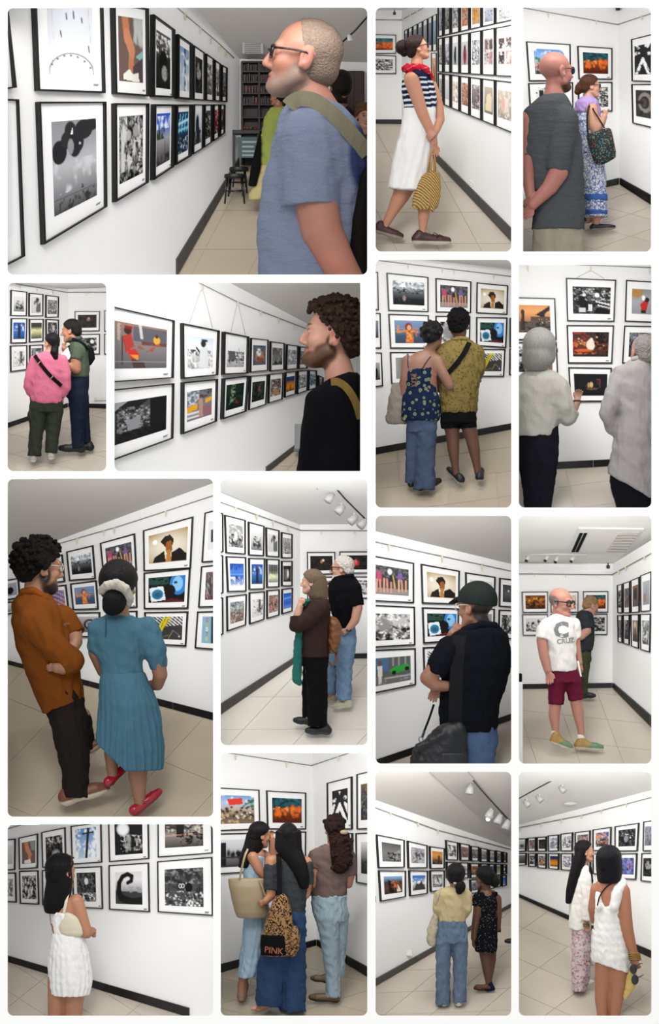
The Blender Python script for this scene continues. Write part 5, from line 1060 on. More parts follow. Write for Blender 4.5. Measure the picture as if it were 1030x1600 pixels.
LEGS = 'b 3c3a40;m 6a6a70 .5 10 0 0 1 .4;r 0 .78 1 1 8a8684;p b04a6a .08 .2 .22 .2 .24 .55 .08 .55;p 7a5aa0 .7 .2 .8 .2 .82 .5 .7 .5;p 2a2a30 .45 .3 .6 .3 .6 .6 .45 .6;l .1 .5 .08 .92 .05 d09a80;l .18 .5 .2 .92 .05 c89078;l .3 .45 .3 .92 .05 d09a80;l .38 .45 .4 .9 .05 c89078;l .5 .55 .5 .92 .04 d09a80;l .58 .55 .6 .92 .04 b98068;l .72 .45 .72 .88 .05 d0a080;l .8 .45 .82 .88 .05 c89078;l .92 .45 .92 .85 .05 d09a80;e .46 .18 .06 .1 fff .5;l .55 .3 .62 .75 .03 c8b060'
BULL = 'g a9894a c8b89a b8a27a;e .5 .5 .5 .45 e4dccb .9;p 2a2018 .3 .3 .4 .15 .55 .12 .65 .3 .6 .55 .5 .6 .4 .45;p 9a5a26 .45 .35 .58 .3 .62 .6 .52 .85 .44 .6;p 221c18 .15 .8 .4 .62 .45 1 .1 1;p 1c1816 .6 .7 .8 .58 1 .8 1 1 .6 1;e .16 .28 .06 .08 fff .5;p b8803a .48 .6 .56 .6 .6 1 .44 1'
MERM = 'g 7a94bc 6a84ac 41546e 36465e;l 0 .38 1 .34 .03 9a9aa0;l 0 .5 1 .48 .02 8a8a92;p d0722a .38 .35 .6 .35 .62 1 .36 1;e .46 .3 .12 .2 8a2f1c;e .48 .32 .07 .12 d8a478;l .4 .45 .1 .52 .09 d88a4a;l .1 .5 .12 .25 .07 d88a4a;l .6 .45 .75 .5 .08 d88a4a;l .68 .3 .72 .7 .04 c86a2a;k e8a860 10 .03 .4 .45 .58 .9'
BLUEF = 'b 1a1c1e;r 0 .0 .55 .3 2a4a44;m 0c0e10 .5 8;e .82 .3 .24 .42 2f7fc8;e .8 .3 .14 .28 8ac4f0;e .74 .25 .05 .05 1a3050;p e6eef2 .02 .42 .4 .36 .48 .9 .08 .98;e .25 .68 .16 .2 1f8fb8;e .25 .68 .08 .1 d8f0f8;e .25 .69 .12 .14 2a5a78 .8;e .6 .55 .14 .22 1c1412;p 5a2024 .42 .95 .6 .85 .95 .92 .95 1 .42 1'
STRP = 'b 3a3a3a;s d8d8d8 8 -.9 0 0 1 .42 .5;p 3a3a3a 0 .5 1 .35 1 1 0 1;p d4c21c .1 .8 .42 .05 .66 0 .3 .75 .12 .98;s 2a2a22 10 .4 .12 .1 .62 .85 .18;l .55 .95 .7 .6 .012 c8b040;l .7 .6 .95 .85 .012 9a9a9a;l .3 .95 .55 .8 .01 9a9a9a;e .9 .86 .02 .03 eee'
HATS = 'b 555;m ddd .45 6;m 1a1a1a .55 7;e .3 .5 .2 .35 8a8a8a .6;e .7 .6 .2 .3 c4c4c4 .6'
F(wb, (18, 98, 45, 99, 50, 340, 18, 338), 'b ddd', 'topmost cut-off frame at the left', cut='l', margin=(0, .2, .6, .2), **kw)
F(wb, (18, 354, 60, 356, 66, 578, 18, 578), 'g 889 333', 'middle cut-off frame at the left', cut='l', margin=(0, .22, .35, .3), **kw)
F(wb, (18, 601, 68, 603, 76, 813, 18, 820), 'g aaa 222;e .4 .6 .3 .3 111', 'lowest cut-off frame at the left', cut='l', margin=(0, .3, .3, .2), **kw)
F(wb, (98, 104, 360, 131, 360, 350, 109, 343), NIGHT, 'print of a field under cloudy evening sky', margin=(.13, .18, .1, .18), **kw)
F(wb, (404, 138, 628, 159, 626, 357, 406, 352), LEGS, 'print of a line of women with bare legs', margin=(.13, .18, .1, .16), **kw)
F(wb, (661, 164, 858, 184, 853, 367, 658, 358), BULL, 'print of a hatted figure in golden light', margin=(.14, .18, .12, .18), **kw)
F(wb, (109, 361, 362, 369, 362, 578, 121, 578), MERM, 'print of a costumed redhead by the sea', margin=(.14, .18, .1, .16), **kw)
F(wb, (404, 373, 622, 376, 619, 576, 406, 578), HATS, 'monochrome print between camisole and tan shirt', margin=(.13, .18, .12, .18), **kw)
F(wb, (658, 381, 853, 384, 845, 575, 658, 562), BLUEF, 'print of a blue-lit face beside a photo', margin=(.13, .18, .1, .16), **kw)
F(wb, (119, 599, 364, 600, 364, 792, 127, 800), 'h 999 666 333 444;l .3 0 .35 1 .1 222;r 0 .7 1 1 8a8a8a', 'grey print above the tote bag', margin=(.14, .18, .1, .16), **kw)
F(wb, (406, 592, 620, 590, 616, 770, 409, 776), 'b 9ab4c4;m 445 .5 7', 'pale blue print between the two backs', margin=(.1, .14, .1, .16), **kw)
F(wb, (656, 580, 840, 581, 832, 755, 656, 755), STRP, 'print of yellow diagonal tape on stripes', margin=(.13, .16, .1, .2), **kw)
F(wb, (868, 386, 884, 386, 884, 570, 866, 570), 'b 777', 'upper sliver of frame at the right', cut='r', margin=(.6, .2, 0, .2), **kw)
F(wb, (866, 578, 884, 578, 884, 745, 864, 745), 'b 222', 'lower sliver of frame at the right', cut='r', margin=(.6, .2, 0, .2), **kw)
R.tunnel(310)
p = Fig(R, 'person', 'person in navy floral camisole and wide jeans, holding a companion\'s arm', 'person', (330, 1470), dz=-16)
hd = p.head(388, 502, 168, 22, roll=8, d=0); p.neck(hd, 345, 620, 0, 34)
p.skin.loft([(592, 300, 400, 0, 30), (620, 248, 420, 0, 46), (660, 216, 432, 0, 58), (720, 212, 412, 0, 62), (900, 210, 420, 0, 60), (1050, 225, 415, 0, 60)], k=10)
p.skin.chain([(412, 655, 0, 40), (455, 745, -20, 36), (492, 812, -24, 32), (510, 800, 40, 26)]); p.skin.chain([(228, 655, 0, 36), (212, 760, -8, 30), (205, 860, 10, 25), (240, 900, 60, 20)])
p.skin.chain([(265, 1060, 20, 40), (252, 1400, 20, 24)]); p.skin.chain([(345, 1060, -10, 52), (336, 1440, -10, 26)])
p.body('8d6552', hd.face_paint('1a1210', '844'))
mat('navy_flowers', rough=.9, spec=.1, bump=(20, .5, .03), pattern=pat_flowers('14233f', '7c8664', '44606e', 24, .34))
cam_ = Field(8).loft([(690, 212, 404, 0, 66), (760, 210, 404, 0, 68), (830, 212, 410, 0, 68), (880, 200, 424, 0, 74), (960, 187, 434, 0, 82), (1030, 188, 428, 0, 84)], pleat=(14, .03)).cut((300, 705, 0), (-.12, -1, 0)).wrinkle(3, 60)
p.part('camisole', cam_, 'fff', 'navy_flowers', 1.7)
for a in (([(232, 702), (228, 660), (232, 612)]), ([(315, 715), (340, 670), (372, 628)])): p.band('shoulder_strap', ptson(p, 'body camisole', a, 2, 14), 5, '14203a', 3)
for i in range(4): p.band('lacing', ptson(p, 'camisole', [(250, 740 + 22 * i), (285, 752 + 22 * i)], 2, 12), 4, '8d6552', 2); p.band('lacing', ptson(p, 'camisole', [(285, 738 + 22 * i), (250, 754 + 22 * i)], 2, 12), 4, '8d6552', 2)
p.part('jeans', Field(10).loft([(1010, 222, 418, 0, 70), (1100, 226, 412, 0, 74)]).chain([(268, 1090, 20, 46), (256, 1280, 20, 40), (250, 1418, 20, 38)], flat=True).chain([(345, 1090, -10, 66), (338, 1280, -10, 64), (332, 1462, -10, 68)], flat=True).wrinkle(4, 70, 5), '4a5871', 'denim', 1.9)
hr = hd.cap(.09, (.24, .72), (-.55, .12)); hd.curls(hr, 40, .09, .07, (.2, .7), (-.5, .14), 7); p.part('hair', hr, '0a0809', 'hair', 1.2)
p.shoe((292, 1470, -30), (428, 1424, 30), 34, '0c0c0e', '0c0c0e', .8); p.shoe((250, 1446, 0), (240, 1420, 40), 24, '0c0c0e', '0c0c0e', .8)
b = Fig(R, 'tote_bag', 'grey-beige canvas tote bag on the shoulder of the camisole wearer', 'bag', (150, 1048), d=p.d, dz=6)
b.part('bag_body', Field(6).loft([(792, 130, 214, 0, 22), (830, 122, 216, 0, 30), (920, 106, 216, 0, 38), (1000, 94, 222, 0, 38), (1035, 92, 222, 0, 34), (1050, 108, 222, 0, 26)]).wrinkle(3, 60), '8f877c', 'cloth', 1.6); b.band('handle', [(178, 800, -26), (190, 740, -34), (212, 670, -48), (226, 612, -20)], 8, '857c70', 3); b.band('handle', [(196, 800, 10), (206, 740, -30), (220, 680, -46), (230, 620, 0)], 8, '857c70', 3)
q = Fig(R, 'person', 'person in tan patterned shirt and black shorts with a strap across the back', 'person', (600, 1430), dz=-16)
hd = q.head(548, 432, 182, 12, d=0); q.neck(hd, 555, 545, 0, 46)
sh = q.torso([(512, 512, 600, 0, 46), (530, 480, 632, 0, 60), (565, 432, 680, 0, 74), (640, 420, 690, 0, 82), (740, 428, 684, 0, 84), (860, 430, 674, 0, 86), (980, 434, 660, 0, 88)])
q.skin.chain([(655, 610, 0, 50), (672, 720, 10, 40), (640, 800, 60, 32)]); q.skin.chain([(450, 610, 0, 50), (420, 740, 10, 38), (440, 830, 40, 30)])
q.skin.loft([(960, 460, 635), (1030, 460, 635)]); q.skin.chain([(500, 1040, 0, 52), (510, 1130, 0, 42), (514, 1210, 0, 38), (524, 1300, 0, 25), (534, 1370, 0, 21)]); q.skin.chain([(602, 1040, 0, 52), (628, 1130, 0, 42), (645, 1210, 0, 37), (660, 1300, 0, 25), (668, 1360, 0, 21)])
q.body('6b4636', hd.face_paint('0c0808', '744'))
mat('tan_print', rough=.9, spec=.1, bump=(20, .5, .03), pattern=pat_flowers('7a6a3c', '4a3f20', '857448', 42, .28))
q.part('shirt', sh.chain([(655, 610, 0, 56), (676, 720, 8, 44)], k=18, flat=True).chain([(450, 610, 0, 56), (424, 720, 8, 44)], k=18, flat=True).wrinkle(4, 70, 8), 'fff', 'tan_print', 1.8)
q.part('collar', Field(4).chain([(515, 522, -40, 12), (558, 516, -56, 14), (600, 520, -40, 12)]), 'fff', 'tan_print', 1.2)
q.part('shorts', Field(12).loft([(955, 440, 656, 0, 76), (1010, 438, 656, 0, 80), (1044, 440, 656, 0, 78)]).chain([(495, 1000, 0, 60), (496, 1078, 0, 60)], flat=True).chain([(600, 1000, 0, 58), (606, 1076, 0, 54)], flat=True).wrinkle(3, 50), '0b0a0c', 'cloth', 1.8)
hr = hd.cap(.07, (.3, .8), (-.4, .18)); hd.curls(hr, 70, .08, .07, (.3, .85), (-.3, .55), 9); q.part('hair', hr, '090708', 'curls', 1.2)
q.shoe((566, 1430, -20), (486, 1350, 50), 32, '16161a', 'b9b2a8', h=1); q.shoe((676, 1412, -20), (690, 1352, 60), 30, '16161a', 'b9b2a8', h=1)
b = Fig(R, 'sling_strap', 'black strap across the back of the tan patterned shirt', 'bag strap', q.foot, d=q.d); b.V = q.V; b.band('strap', ptson(b, 'shirt collar', [(612, 542), (585, 600), (545, 660), (510, 700), (478, 735)], 3, 14), 30, '0c0c0e', 7)

# ================================================================== opening 7: grey-haired couple
R = Room('grey', (805, 400, 4), (811, 414, 1018, 793), (1, 1, 9, 9), where='before the pale blouse')
fl = R.plane((26, 1344, 260), (852, 1300, 270), (852, 1580, 110))
R.floor(fl, [(16, 1345), (862, 1299), (862, 1586), (16, 1586)], ((340, 1440), (640, 1400), (370, 1580)), 'tile')
wb = plane3(R.at(26, 100, R.depth(26, 1344, fl)), R.on(26, 1344, fl), R.on(852, 1300, fl))
R.surf('wall_back', wb, [(16, 44), (862, 44), (862, 1304), (16, 1350)], 'plaster')
R.baseboard('baseboard_back', wb, (20, 1345), (858, 1299), 46, 42, joints=(.56,))
R.rail(wb, [(370, 54), (860, 74)], [(82, 62), (472, 64), (838, 80)], hang=36)
F = R.frame; kw = dict(fw=8)
F(wb, (16, 257, 252, 263, 262, 524, 16, 526), 'g d8955c e2a468 c08058 5a5048 463e3a;r 0 .6 1 1 5c544e;p 3a3430 .1 .9 .12 .2 .2 .2 .24 .9;e .15 .25 .05 .1 3a3430;p 2e2a2a .55 .35 1 0 1 .16 .72 .42;r .74 .3 .84 .6 2e2a2a;r .4 .42 1 .6 544840;m 2e2a28 .5 9 0 .6 1 1;k e8c080 8 .015 .5 .5 1 .7', 'print of a bridge at orange sunset', cut='l', margin=(0, .18, .15, .18), **kw)
F(wb, (16, 538, 262, 538, 272, 772, 16, 772), 'g 888 333;m ddd .5 8;m 111 .5 8', 'monochrome print behind the blouse wearer', cut='l', margin=(0, .12, .14, .2), **kw)
F(wb, (318, 136, 633, 148, 622, 412, 326, 408), 'b 1e1e20;m 5a5a5c .55 12;m c8c8ca .58 14 0 .05 1 .5;p 0d0d0e .1 .55 .3 .4 .45 .75 .3 .95;e .22 .45 .07 .09 0c0c0c;e .64 .3 .06 .08 fff .5;p d8d8d8 .6 .5 1 .62 1 .68 .6 .56;p c8c8c8 .65 .64 1 .76 1 .8 .65 .7;r .16 .78 .34 .94 cfcfcf;p d8d8d8 .42 .65 .52 .65 .52 .9 .4 .9;e .3 .3 .05 .06 ddd;p 0a0a0a .62 .75 1 .85 1 1 .6 1', 'monochrome night street print, topmost', margin=(.13, .19, .1, .18), res=1, wires=[(380, 137, 470, 92), (560, 144, 476, 92)], **kw)
F(wb, (323, 431, 620, 433, 608, 672, 331, 671), 'g 2e2422 4a3028 5a2e20 241c1c;m a03020 .55 7 0 0 .5 .4;m c86a3a .55 8 0 .4 .8 .9;e .5 .52 .12 .22 e4d8c8;e .52 .3 .04 .06 e8e0d8;k d8b090 10 .025 .1 .2 .9 .6;m 140e0e .5 9 .6 0 1 1;e .3 .75 .25 .06 d05a28', 'print of a figure in white amid red light', margin=(.12, .18, .1, .18), res=1, **kw)
F(wb, (333, 694, 606, 698, 600, 910, 345, 912), 'g 101416 161a1c 0c0e10;e .52 .5 .05 .13 c8ac78;e .44 .52 .04 .12 a8885a;r .38 .66 .7 .72 6a4a2c;l .68 .25 .78 .25 .01 8a4a44;l .78 .25 .78 .62 .01 8a4a44;l .72 .25 .72 .5 .01 6a3a34;k 6a5a44 6 .02 .3 .5 .8 .75', 'nearly black print of two lit small figures', margin=(.12, .19, .1, .18), res=1, **kw)
F(wb, (694, 149, 862, 159, 862, 418, 686, 410), 'g 8a8c90 a4a6aa 8e9094;e .22 .12 .3 .22 a8834a;m b08a4a .5 6 0 0 .5 .4;p c02c2c .4 .6 .62 .42 .82 .45 .7 .85 .45 .85;e .72 .42 .12 .1 2a2624;r .44 .84 .68 .96 221c1c;e .55 .35 .08 .1 fff .5', 'print of a small person in red', cut='r', margin=(.24, .2, 0, .2), res=1, **kw)
F(wb, (683, 434, 862, 437, 862, 680, 669, 671), 'g 6a6e72 4a4e54 333;m aab .55 8;m 222 .5 8', 'grey print above the light grey shirt', cut='r', margin=(.2, .18, 0, .18), **kw)
R.tunnel(290, 1.1)
p = Fig(R, 'person', 'person in pale blouse and black trousers, raising one hand', 'person', (150, 1576), d=110)
hd = p.head(160, 592, 258, 32, d=0); p.neck(hd, 150, 740, 0, 62)
bl = p.torso([(706, 95, 215, 0, 55), (725, 50, 262, 0, 85), (770, 10, 300, 0, 105), (850, -8, 305, 0, 112), (950, -8, 282, 0, 110), (1050, -4, 272, 0, 108), (1125, 0, 262, 0, 106)])
p.skin.chain([(272, 830, -20, 66), (305, 940, -30, 54), (328, 1000, -20, 46), (362, 960, 10, 32), (388, 910, 10, 25)]); p.hand((390, 905, 10), (.15, -1, .05), (-.9, 0, -.2), 92, .45, grip=.2)
p.skin.loft([(1100, 20, 262), (1300, 40, 250), (1580, 85, 215)]); p.body('b98c78', hd.face_paint('8a807a', '9a5a58'))
p.part('blouse', bl.chain([(270, 830, -16, 76), (306, 945, -26, 66), (332, 1008, -14, 54)], k=24).chain([(332, 1008, -14, 52), (358, 968, 8, 44)], flat=True).wrinkle(4, 100, 2), 'b3b0a7', 'cloth', 2.1)
p.part('trousers', Field(14).loft([(1060, 16, 270, 0, 96), (1200, 14, 276, 0, 104), (1300, 28, 268, 0, 96)]).chain([(105, 1280, 0, 84), (120, 1590, 0, 60)]).chain([(185, 1280, -10, 84), (165, 1590, -10, 58)]).wrinkle(3, 70), '14141d', 'cloth', 2.2)
hr = hd.cap(.07, (.28, .78), (-.62, .0)); hd.E(hr, (0, -.22, .30), (.37, .30, .36), .06); hd.E(hr, (.22, .02, .42), (.15, .22, .28), .06); hd.E(hr, (-.24, .0, .42), (.14, .22, .3), .06); p.part('hair', hr.cut(hd.p(0, 0, .0), (0, 1, 0)), '8b8a84', 'hair', 1.3)
p.glasses(hd, '9a948c', .012); p.tube('bracelet', [(388 + 26 * math.cos(a), 912 + 9 * math.sin(a), 10 + 26 * math.sin(a)) for a in np.linspace(0, 6.283, 13)], 5, '2a2622', 'gloss')
q = Fig(R, 'person', 'person in untucked light grey shirt and black trousers', 'person', (750, 1576), d=105)
hd = q.head(800, 606, 226, -16, d=0); q.neck(hd, 800, 720, 0, 56)
sh = q.torso([(628, 765, 848, 0, 50), (645, 715, 862, 0, 80), (700, 652, 872, 0, 104), (800, 640, 880, 0, 112), (1000, 645, 884, 0, 116), (1120, 620, 886, 0, 120), (1280, 592, 886, 0, 124), (1330, 582, 886, 0, 126), (1510, 570, 886, 0, 128)], shrink=.6)
q.skin.loft([(1200, 620, 860), (1580, 650, 850)]); sl = [(672, 745, 0, 66), (618, 870, -16, 62), (580, 985, -14, 56), (610, 1070, 20, 48), (660, 1100, 60, 42)]; q.skin.chain([(x, y, d, r * .75) for x, y, d, r in sl])
stub = hd.half(.1, 1.0, -.30, .62, .08); q.body('b08272', [(stub, 'a08a80')] + hd.face_paint('887', '955'))
q.part('shirt', sh.chain(sl, k=20).cut((640, 1395, 0), (-.6, 1, 0)).wrinkle(5, 110, 4), 'a7a2a0', 'cloth', 2.1)
q.part('collar', Field(5).chain([(735, 646, -60, 16), (800, 630, -72, 17), (850, 640, -60, 16)]), 'aaa5a3', 'cloth', 1.6)
q.part('trousers', Field(12).loft([(1345, 600, 870, 0, 104), (1420, 592, 872, 0, 108), (1590, 640, 850, 0, 100)]).wrinkle(3, 60), '12121a', 'cloth', 2.2)
hr = hd.cap(.03, (-.12, .86), (-.36, .10)); q.part('hair', hr.wrinkle(3, 20), '8f8a86', 'curls', 1.3)

# ================================================================== opening 8: rust shirt and blue dress
R = Room('bluedress', (0, 740, 2.9618), (12, 748, 333, 1276), where='before the rust shirt and blue dress')
fl = R.plane((36, 880, 420), (986, 1140, 270), (986, 1594, 90))
R.floor(fl, [(26, 876), (996, 1142), (996, 1598), (26, 1598)], ((160, 1590), (500, 1230), (420, 1700)), 'tile_warm')
wb = plane3(R.at(36, 300, R.depth(36, 880, fl)), R.on(36, 880, fl), R.on(986, 1140, fl))
R.surf('wall_back', wb, [(24, 398), (996, 40), (996, 1146), (24, 880)], 'plaster')
R.surf('ceiling', plane3(R.on(36, 392, wb), R.on(986, 44, wb), R.at(36, 20, 160)), [(22, 14), (998, 14), (998, 42), (22, 400)], 'ceiling_dim')
R.baseboard('baseboard_back', wb, (28, 880), (992, 1142), 18, 34, joints=(.4, .6, .8))
R.rail(wb, [(30, 402), (240, 334), (560, 242), (990, 102)], [(363, 298), (485, 262), (535, 250), (772, 172)], hang=28)
F = R.frame; kw = dict(fw=6)
F(wb, (24, 492, 85, 482, 93, 576, 24, 588), 'g aab 99a;e .4 .6 .3 .3 111', 'small far print of a dark shape, first column', cut='l', margin=(0, .2, .2, .2), caption=False, **kw)
F(wb, (24, 594, 96, 588, 98, 640, 24, 655), 'g ddd 888', 'small far print hidden by the rust shoulder', cut='l', margin=(0, .2, .2, .2), caption=False, **kw)
F(wb, (205, 389, 288, 373, 300, 501, 212, 512), 'g 888 444;m ddd .5 6', 'print hidden by the rust-shirt wearer', margin=(.12, .16, .2, .16), caption=False, **kw)
F(wb, (218, 524, 305, 513, 318, 630, 226, 636), 'g 6a6a90 5a4a70 8a5a4a;s c8b0d0 9 .2 .0 0 1 1 .3;m d8803a .6 6 0 .5 1 1', 'print of purple streaks beside the rust collar', margin=(.06, .2, .16, .18), caption=False, **kw)
F(wb, (226, 648, 318, 640, 326, 745, 232, 745), 'g ddd 999', 'pale print behind the rust collar', margin=(.12, .16, .2, .16), caption=False, **kw)
F(wb, (305, 361, 430, 331, 442, 488, 319, 497), NIGHT, 'print of a dark field under clouds', margin=(.13, .2, .12, .2), **kw)
F(wb, (323, 509, 446, 493, 455, 628, 336, 632), MERM, 'print of an orange costumed redhead at sea', margin=(.13, .18, .12, .2), **kw)
F(wb, (343, 642, 462, 640, 462, 758, 354, 757), 'g bbb 888 666;e .55 .5 .3 .34 1a1a1a;e .55 .5 .2 .24 999;e .55 .5 .1 .12 333', 'monochrome print of a dark ring', margin=(.12, .18, .05, .2), **kw)
F(wb, (461, 321, 623, 276, 632, 451, 476, 471), LEGS, 'print of a line of bare legs above the scrunchie', margin=(.13, .2, .12, .16), **kw)
F(wb, (480, 482, 632, 470, 634, 620, 491, 628), HATS, 'monochrome print hidden by the scrunchie', margin=(.13, .18, .12, .16), **kw)
F(wb, (490, 638, 634, 634, 634, 760, 501, 762), 'g ccc 777', 'grey print behind the blue shoulders', margin=(.13, .16, .12, .18), **kw)
F(wb, (661, 263, 893, 198, 882, 440, 664, 452), BULL, 'print of a hatted figure glowing gold', margin=(.11, .17, .1, .17), res=1, **kw)
F(wb, (664, 459, 880, 437, 870, 625, 665, 627), BLUEF, 'print of a blue face and a white photo', margin=(.1, .16, .1, .17), res=1, **kw)
F(wb, (666, 641, 870, 637, 860, 800, 684, 790), STRP, 'print of yellow tape crossing stripes', margin=(.12, .15, .12, .18), res=1, **kw)
F(wb, (946, 181, 996, 168, 996, 408, 932, 412), 'b e0e0e2;r .4 .3 1 .75 222', 'topmost cut-off frame at the right', cut='r', margin=(.4, .2, 0, .25), **kw)
F(wb, (930, 429, 996, 421, 996, 618, 916, 620), 'g 555 3a3434;m 999 .55 7;m 844 .6 5', 'middle cut-off frame at the right', cut='r', margin=(.36, .16, 0, .18), **kw)
F(wb, (912, 638, 996, 636, 996, 816, 900, 808), 'b 7fb0c4;r .68 .0 1 1 161616;r .0 .0 .06 1 8ab8cc;r .28 .05 .44 .2 c8483a;e .36 .12 .04 .045 7fb0c4;r .28 .24 .33 .38 c8b04a;r .41 .24 .46 .38 c8b04a;r .28 .29 .46 .33 c8b04a;a .36 .48 .07 .06 .04 e0e0d8;r .28 .58 .46 .62 c8643a;r .35 .58 .4 .74 c8643a;a .36 .84 .07 .06 .04 d8c86a', 'print with PHOTO in vertical letters', cut='r', margin=(.3, .14, 0, .16), res=.8, **kw)
R.tunnel(430, .8)
p = Fig(R, 'person', 'person in glasses, rust shirt and dark trousers, arms folded', 'person', (390, 1535), dz=-16)
hd = p.head(185, 435, 240, 62, pitch=-4, d=0, beard=.4); p.neck(hd, 165, 570, 0, 58)
ks = p.torso([(544, 105, 215, 0, 55), (565, 78, 240, 0, 75), (610, 56, 270, 0, 92), (700, 52, 312, 0, 100), (800, 72, 342, 0, 100), (900, 108, 368, 0, 98), (1000, 148, 382, 0, 96), (1060, 172, 388, 0, 95), (1115, 195, 388, 0, 94)], shrink=.66)
p.skin.chain([(150, 690, -60, 66), (255, 800, -95, 58), (350, 862, -100, 46), (300, 888, -115, 38), (275, 892, -118, 28)]); p.hand((275, 892, -118), (-1, .08, -.05), (0, -1, 0), 62, .3)
p.skin.chain([(290, 670, 40, 52), (345, 740, 10, 36), (355, 778, -40, 30), (345, 800, -60, 27)]); p.hand((330, 735, -20), (-.5, -.85, 0), (-.8, .4, 0), 62, .4)
p.skin.loft([(1060, 215, 385), (1150, 235, 395)]); p.skin.chain([(320, 1130, -20, 62), (350, 1480, -20, 30)]); p.skin.chain([(370, 1130, 40, 50), (415, 1270, 60, 28)])
p.body('a87a60', [(hd.m((0, .16, .12), (.28, .26, .2), .3), '2a1a14'), (hd.m((.22, .02, .34), (.1, .12, .18), .4), '2a1a14'), *hd.face_paint('1a100c', '8a4a44')])
p.part('shirt', ks.chain([(150, 690, -56, 78), (255, 800, -92, 68), (345, 864, -98, 56)], k=24).chain([(345, 864, -98, 54), (295, 890, -112, 44)], flat=True).chain([(290, 670, 40, 60), (352, 745, 10, 46)], flat=True).cut((205, 1112, 0), (.42, 1, 0)).wrinkle(4, 90, 2), '7a4210', 'cloth', 2)
p.part('collar', Field(5).chain([(110, 545, -40, 16), (160, 540, -62, 18), (215, 575, -50, 15)]), '86460f', 'cloth', 1.5)
p.part('trousers', Field(12).loft([(990, 200, 380, 0, 80), (1090, 208, 394, 0, 86), (1160, 235, 402, 0, 84)]).chain([(320, 1140, -24, 82), (342, 1280, -24, 76), (352, 1400, -24, 64), (352, 1496, -24, 62)], flat=True).chain([(375, 1140, 40, 50), (405, 1280, 50, 34)], flat=True).wrinkle(4, 80, 3), '231d1a', 'cloth', 2.1)
hr = hd.cap(.07, (.24, .82), (-.40, .10), k=.03); hd.curls(hr, 300, .045, .12, (.30, .84), (-.42, .14), 5, 1.05); p.part('hair', hr, '120d0c', 'curls', 1.3)
p.glasses(hd, 'b8b0a0', .012, round_=True)
p.shoe((292, 1536, -30), (490, 1480, -10), 46, '7c4a33', 'd8cbb8', h=1.2); p.shoe((408, 1300, 50), (454, 1268, 50), 30, '7c4a33', 'c8b8a4', h=1.2)
q = Fig(R, 'person', 'person in blue puff-sleeved dress, red shoes and white scrunchie, seen from behind', 'person', (680, 1586), dz=-14)
hd = q.head(552, 522, 218, 18, d=0); q.neck(hd, 555, 660, 0, 46)
dr = q.torso([(652, 490, 600, 0, 46), (672, 448, 650, 0, 70), (720, 428, 690, 0, 84), (800, 440, 676, 0, 82), (870, 462, 662, 0, 78), (935, 470, 668, 0, 78)])
q.skin.chain([(690, 730, 0, 48), (725, 850, -10, 38), (742, 930, -6, 34), (728, 978, 30, 28), (680, 985, 80, 22)]); q.skin.chain([(450, 720, 0, 40), (440, 830, 30, 34), (470, 920, 80, 26)])
q.skin.loft([(930, 475, 665), (1200, 480, 720)]); q.skin.chain([(530, 1200, 30, 44), (512, 1300, 40, 33), (520, 1400, 40, 25)]); q.skin.chain([(640, 1250, -10, 54), (638, 1400, -10, 44), (645, 1480, -10, 30), (650, 1545, -10, 24)])
q.body('a0745a', hd.face_paint('1a1210', '955'))
q.part('bodice', dr.chain([(682, 715, 0, 56), (716, 820, -8, 56), (736, 900, -4, 38)], k=22, flat=True).chain([(452, 715, 0, 44), (442, 800, 20, 42)], k=20).wrinkle(3, 60, 2), '4c7588', 'cloth', 1.9)
q.part('skirt', Field(4).loft([(920, 468, 672, 0, 82), (960, 462, 690, 0, 96), (1060, 456, 732, 0, 118), (1160, 450, 748, 0, 126), (1260, 448, 756, 0, 130), (1370, 452, 752, 0, 130)], pleat=(26, .05)).cut((500, 1290, 0), (-.9, 1, 0)).wrinkle(2, 80), '4c7588', 'cloth', 1.9)
q.band('placket', ptson(q, 'bodice', [(494, 668), (494, 715), (493, 755)], 1.5, 10), 5, '33525f', 2)
q.part('hair', hd.cap(.09, (.28, .80), (-.42, .14)), '0d0a0b', 'hair', 1.2); q.part('hair_bun', Field(8).ell((535, 590, -100), (56, 62, 46)).ell((525, 615, -92), (46, 40, 40)), '0d0a0b', 'hair', 1.2)
q.part('scrunchie', Field(8).chain([(478, 540, -80, 20), (505, 515, -112, 22), (545, 508, -125, 24), (585, 530, -116, 22), (606, 575, -92, 20), (600, 600, -80, 14)]).wrinkle(2, 26), 'b5aea2', 'cloth', 1.2)
q.shoe((612, 1590, -30), (738, 1490, 30), 30, 'b01c30', '8a1424', .45, material='gloss'); q.shoe((492, 1456, 20), (580, 1374, 70), 26, 'b01c30', '8a1424', .45, material='gloss'); q.band('shoe_strap', [(662, 1512, -42), (685, 1520, -46), (705, 1505, -40)], 8, 'a0182a', 4, 'gloss')

# ================================================================== opening 9: brown jacket and black polo
R = Room('browncoat', (340, 740, 3.721), (345, 748, 574, 1164), where='before the brown-jacket wearer')
fl = R.plane((480, 1077, 310), (20, 1586, 80), (870, 1586, 80))
R.floor(fl, [(8, 1404), (480, 1077), (882, 1074), (882, 1592), (8, 1592)], ((150, 1490), (520, 1490), (330, 1300)), 'tile_pale')
wl = R.wall_plane((480, 300), (480, 1077), (20, 1398), fl); wb = R.wall_plane((480, 300), (480, 1077), (870, 1074), fl)
R.surf('wall_left', wl, [(6, 106), (480, 298), (480, 1080), (6, 1410)], 'plaster'); R.surf('wall_back', wb, [(480, 294), (884, 290), (884, 1078), (480, 1080)], 'plaster')
cl = R.plane((480, 296, 310), (870, 292, 310), (870, 26, 110)); R.surf('ceiling', cl, [(4, 18), (884, 18), (884, 294), (480, 298), (4, 108)], 'ceiling_paint')
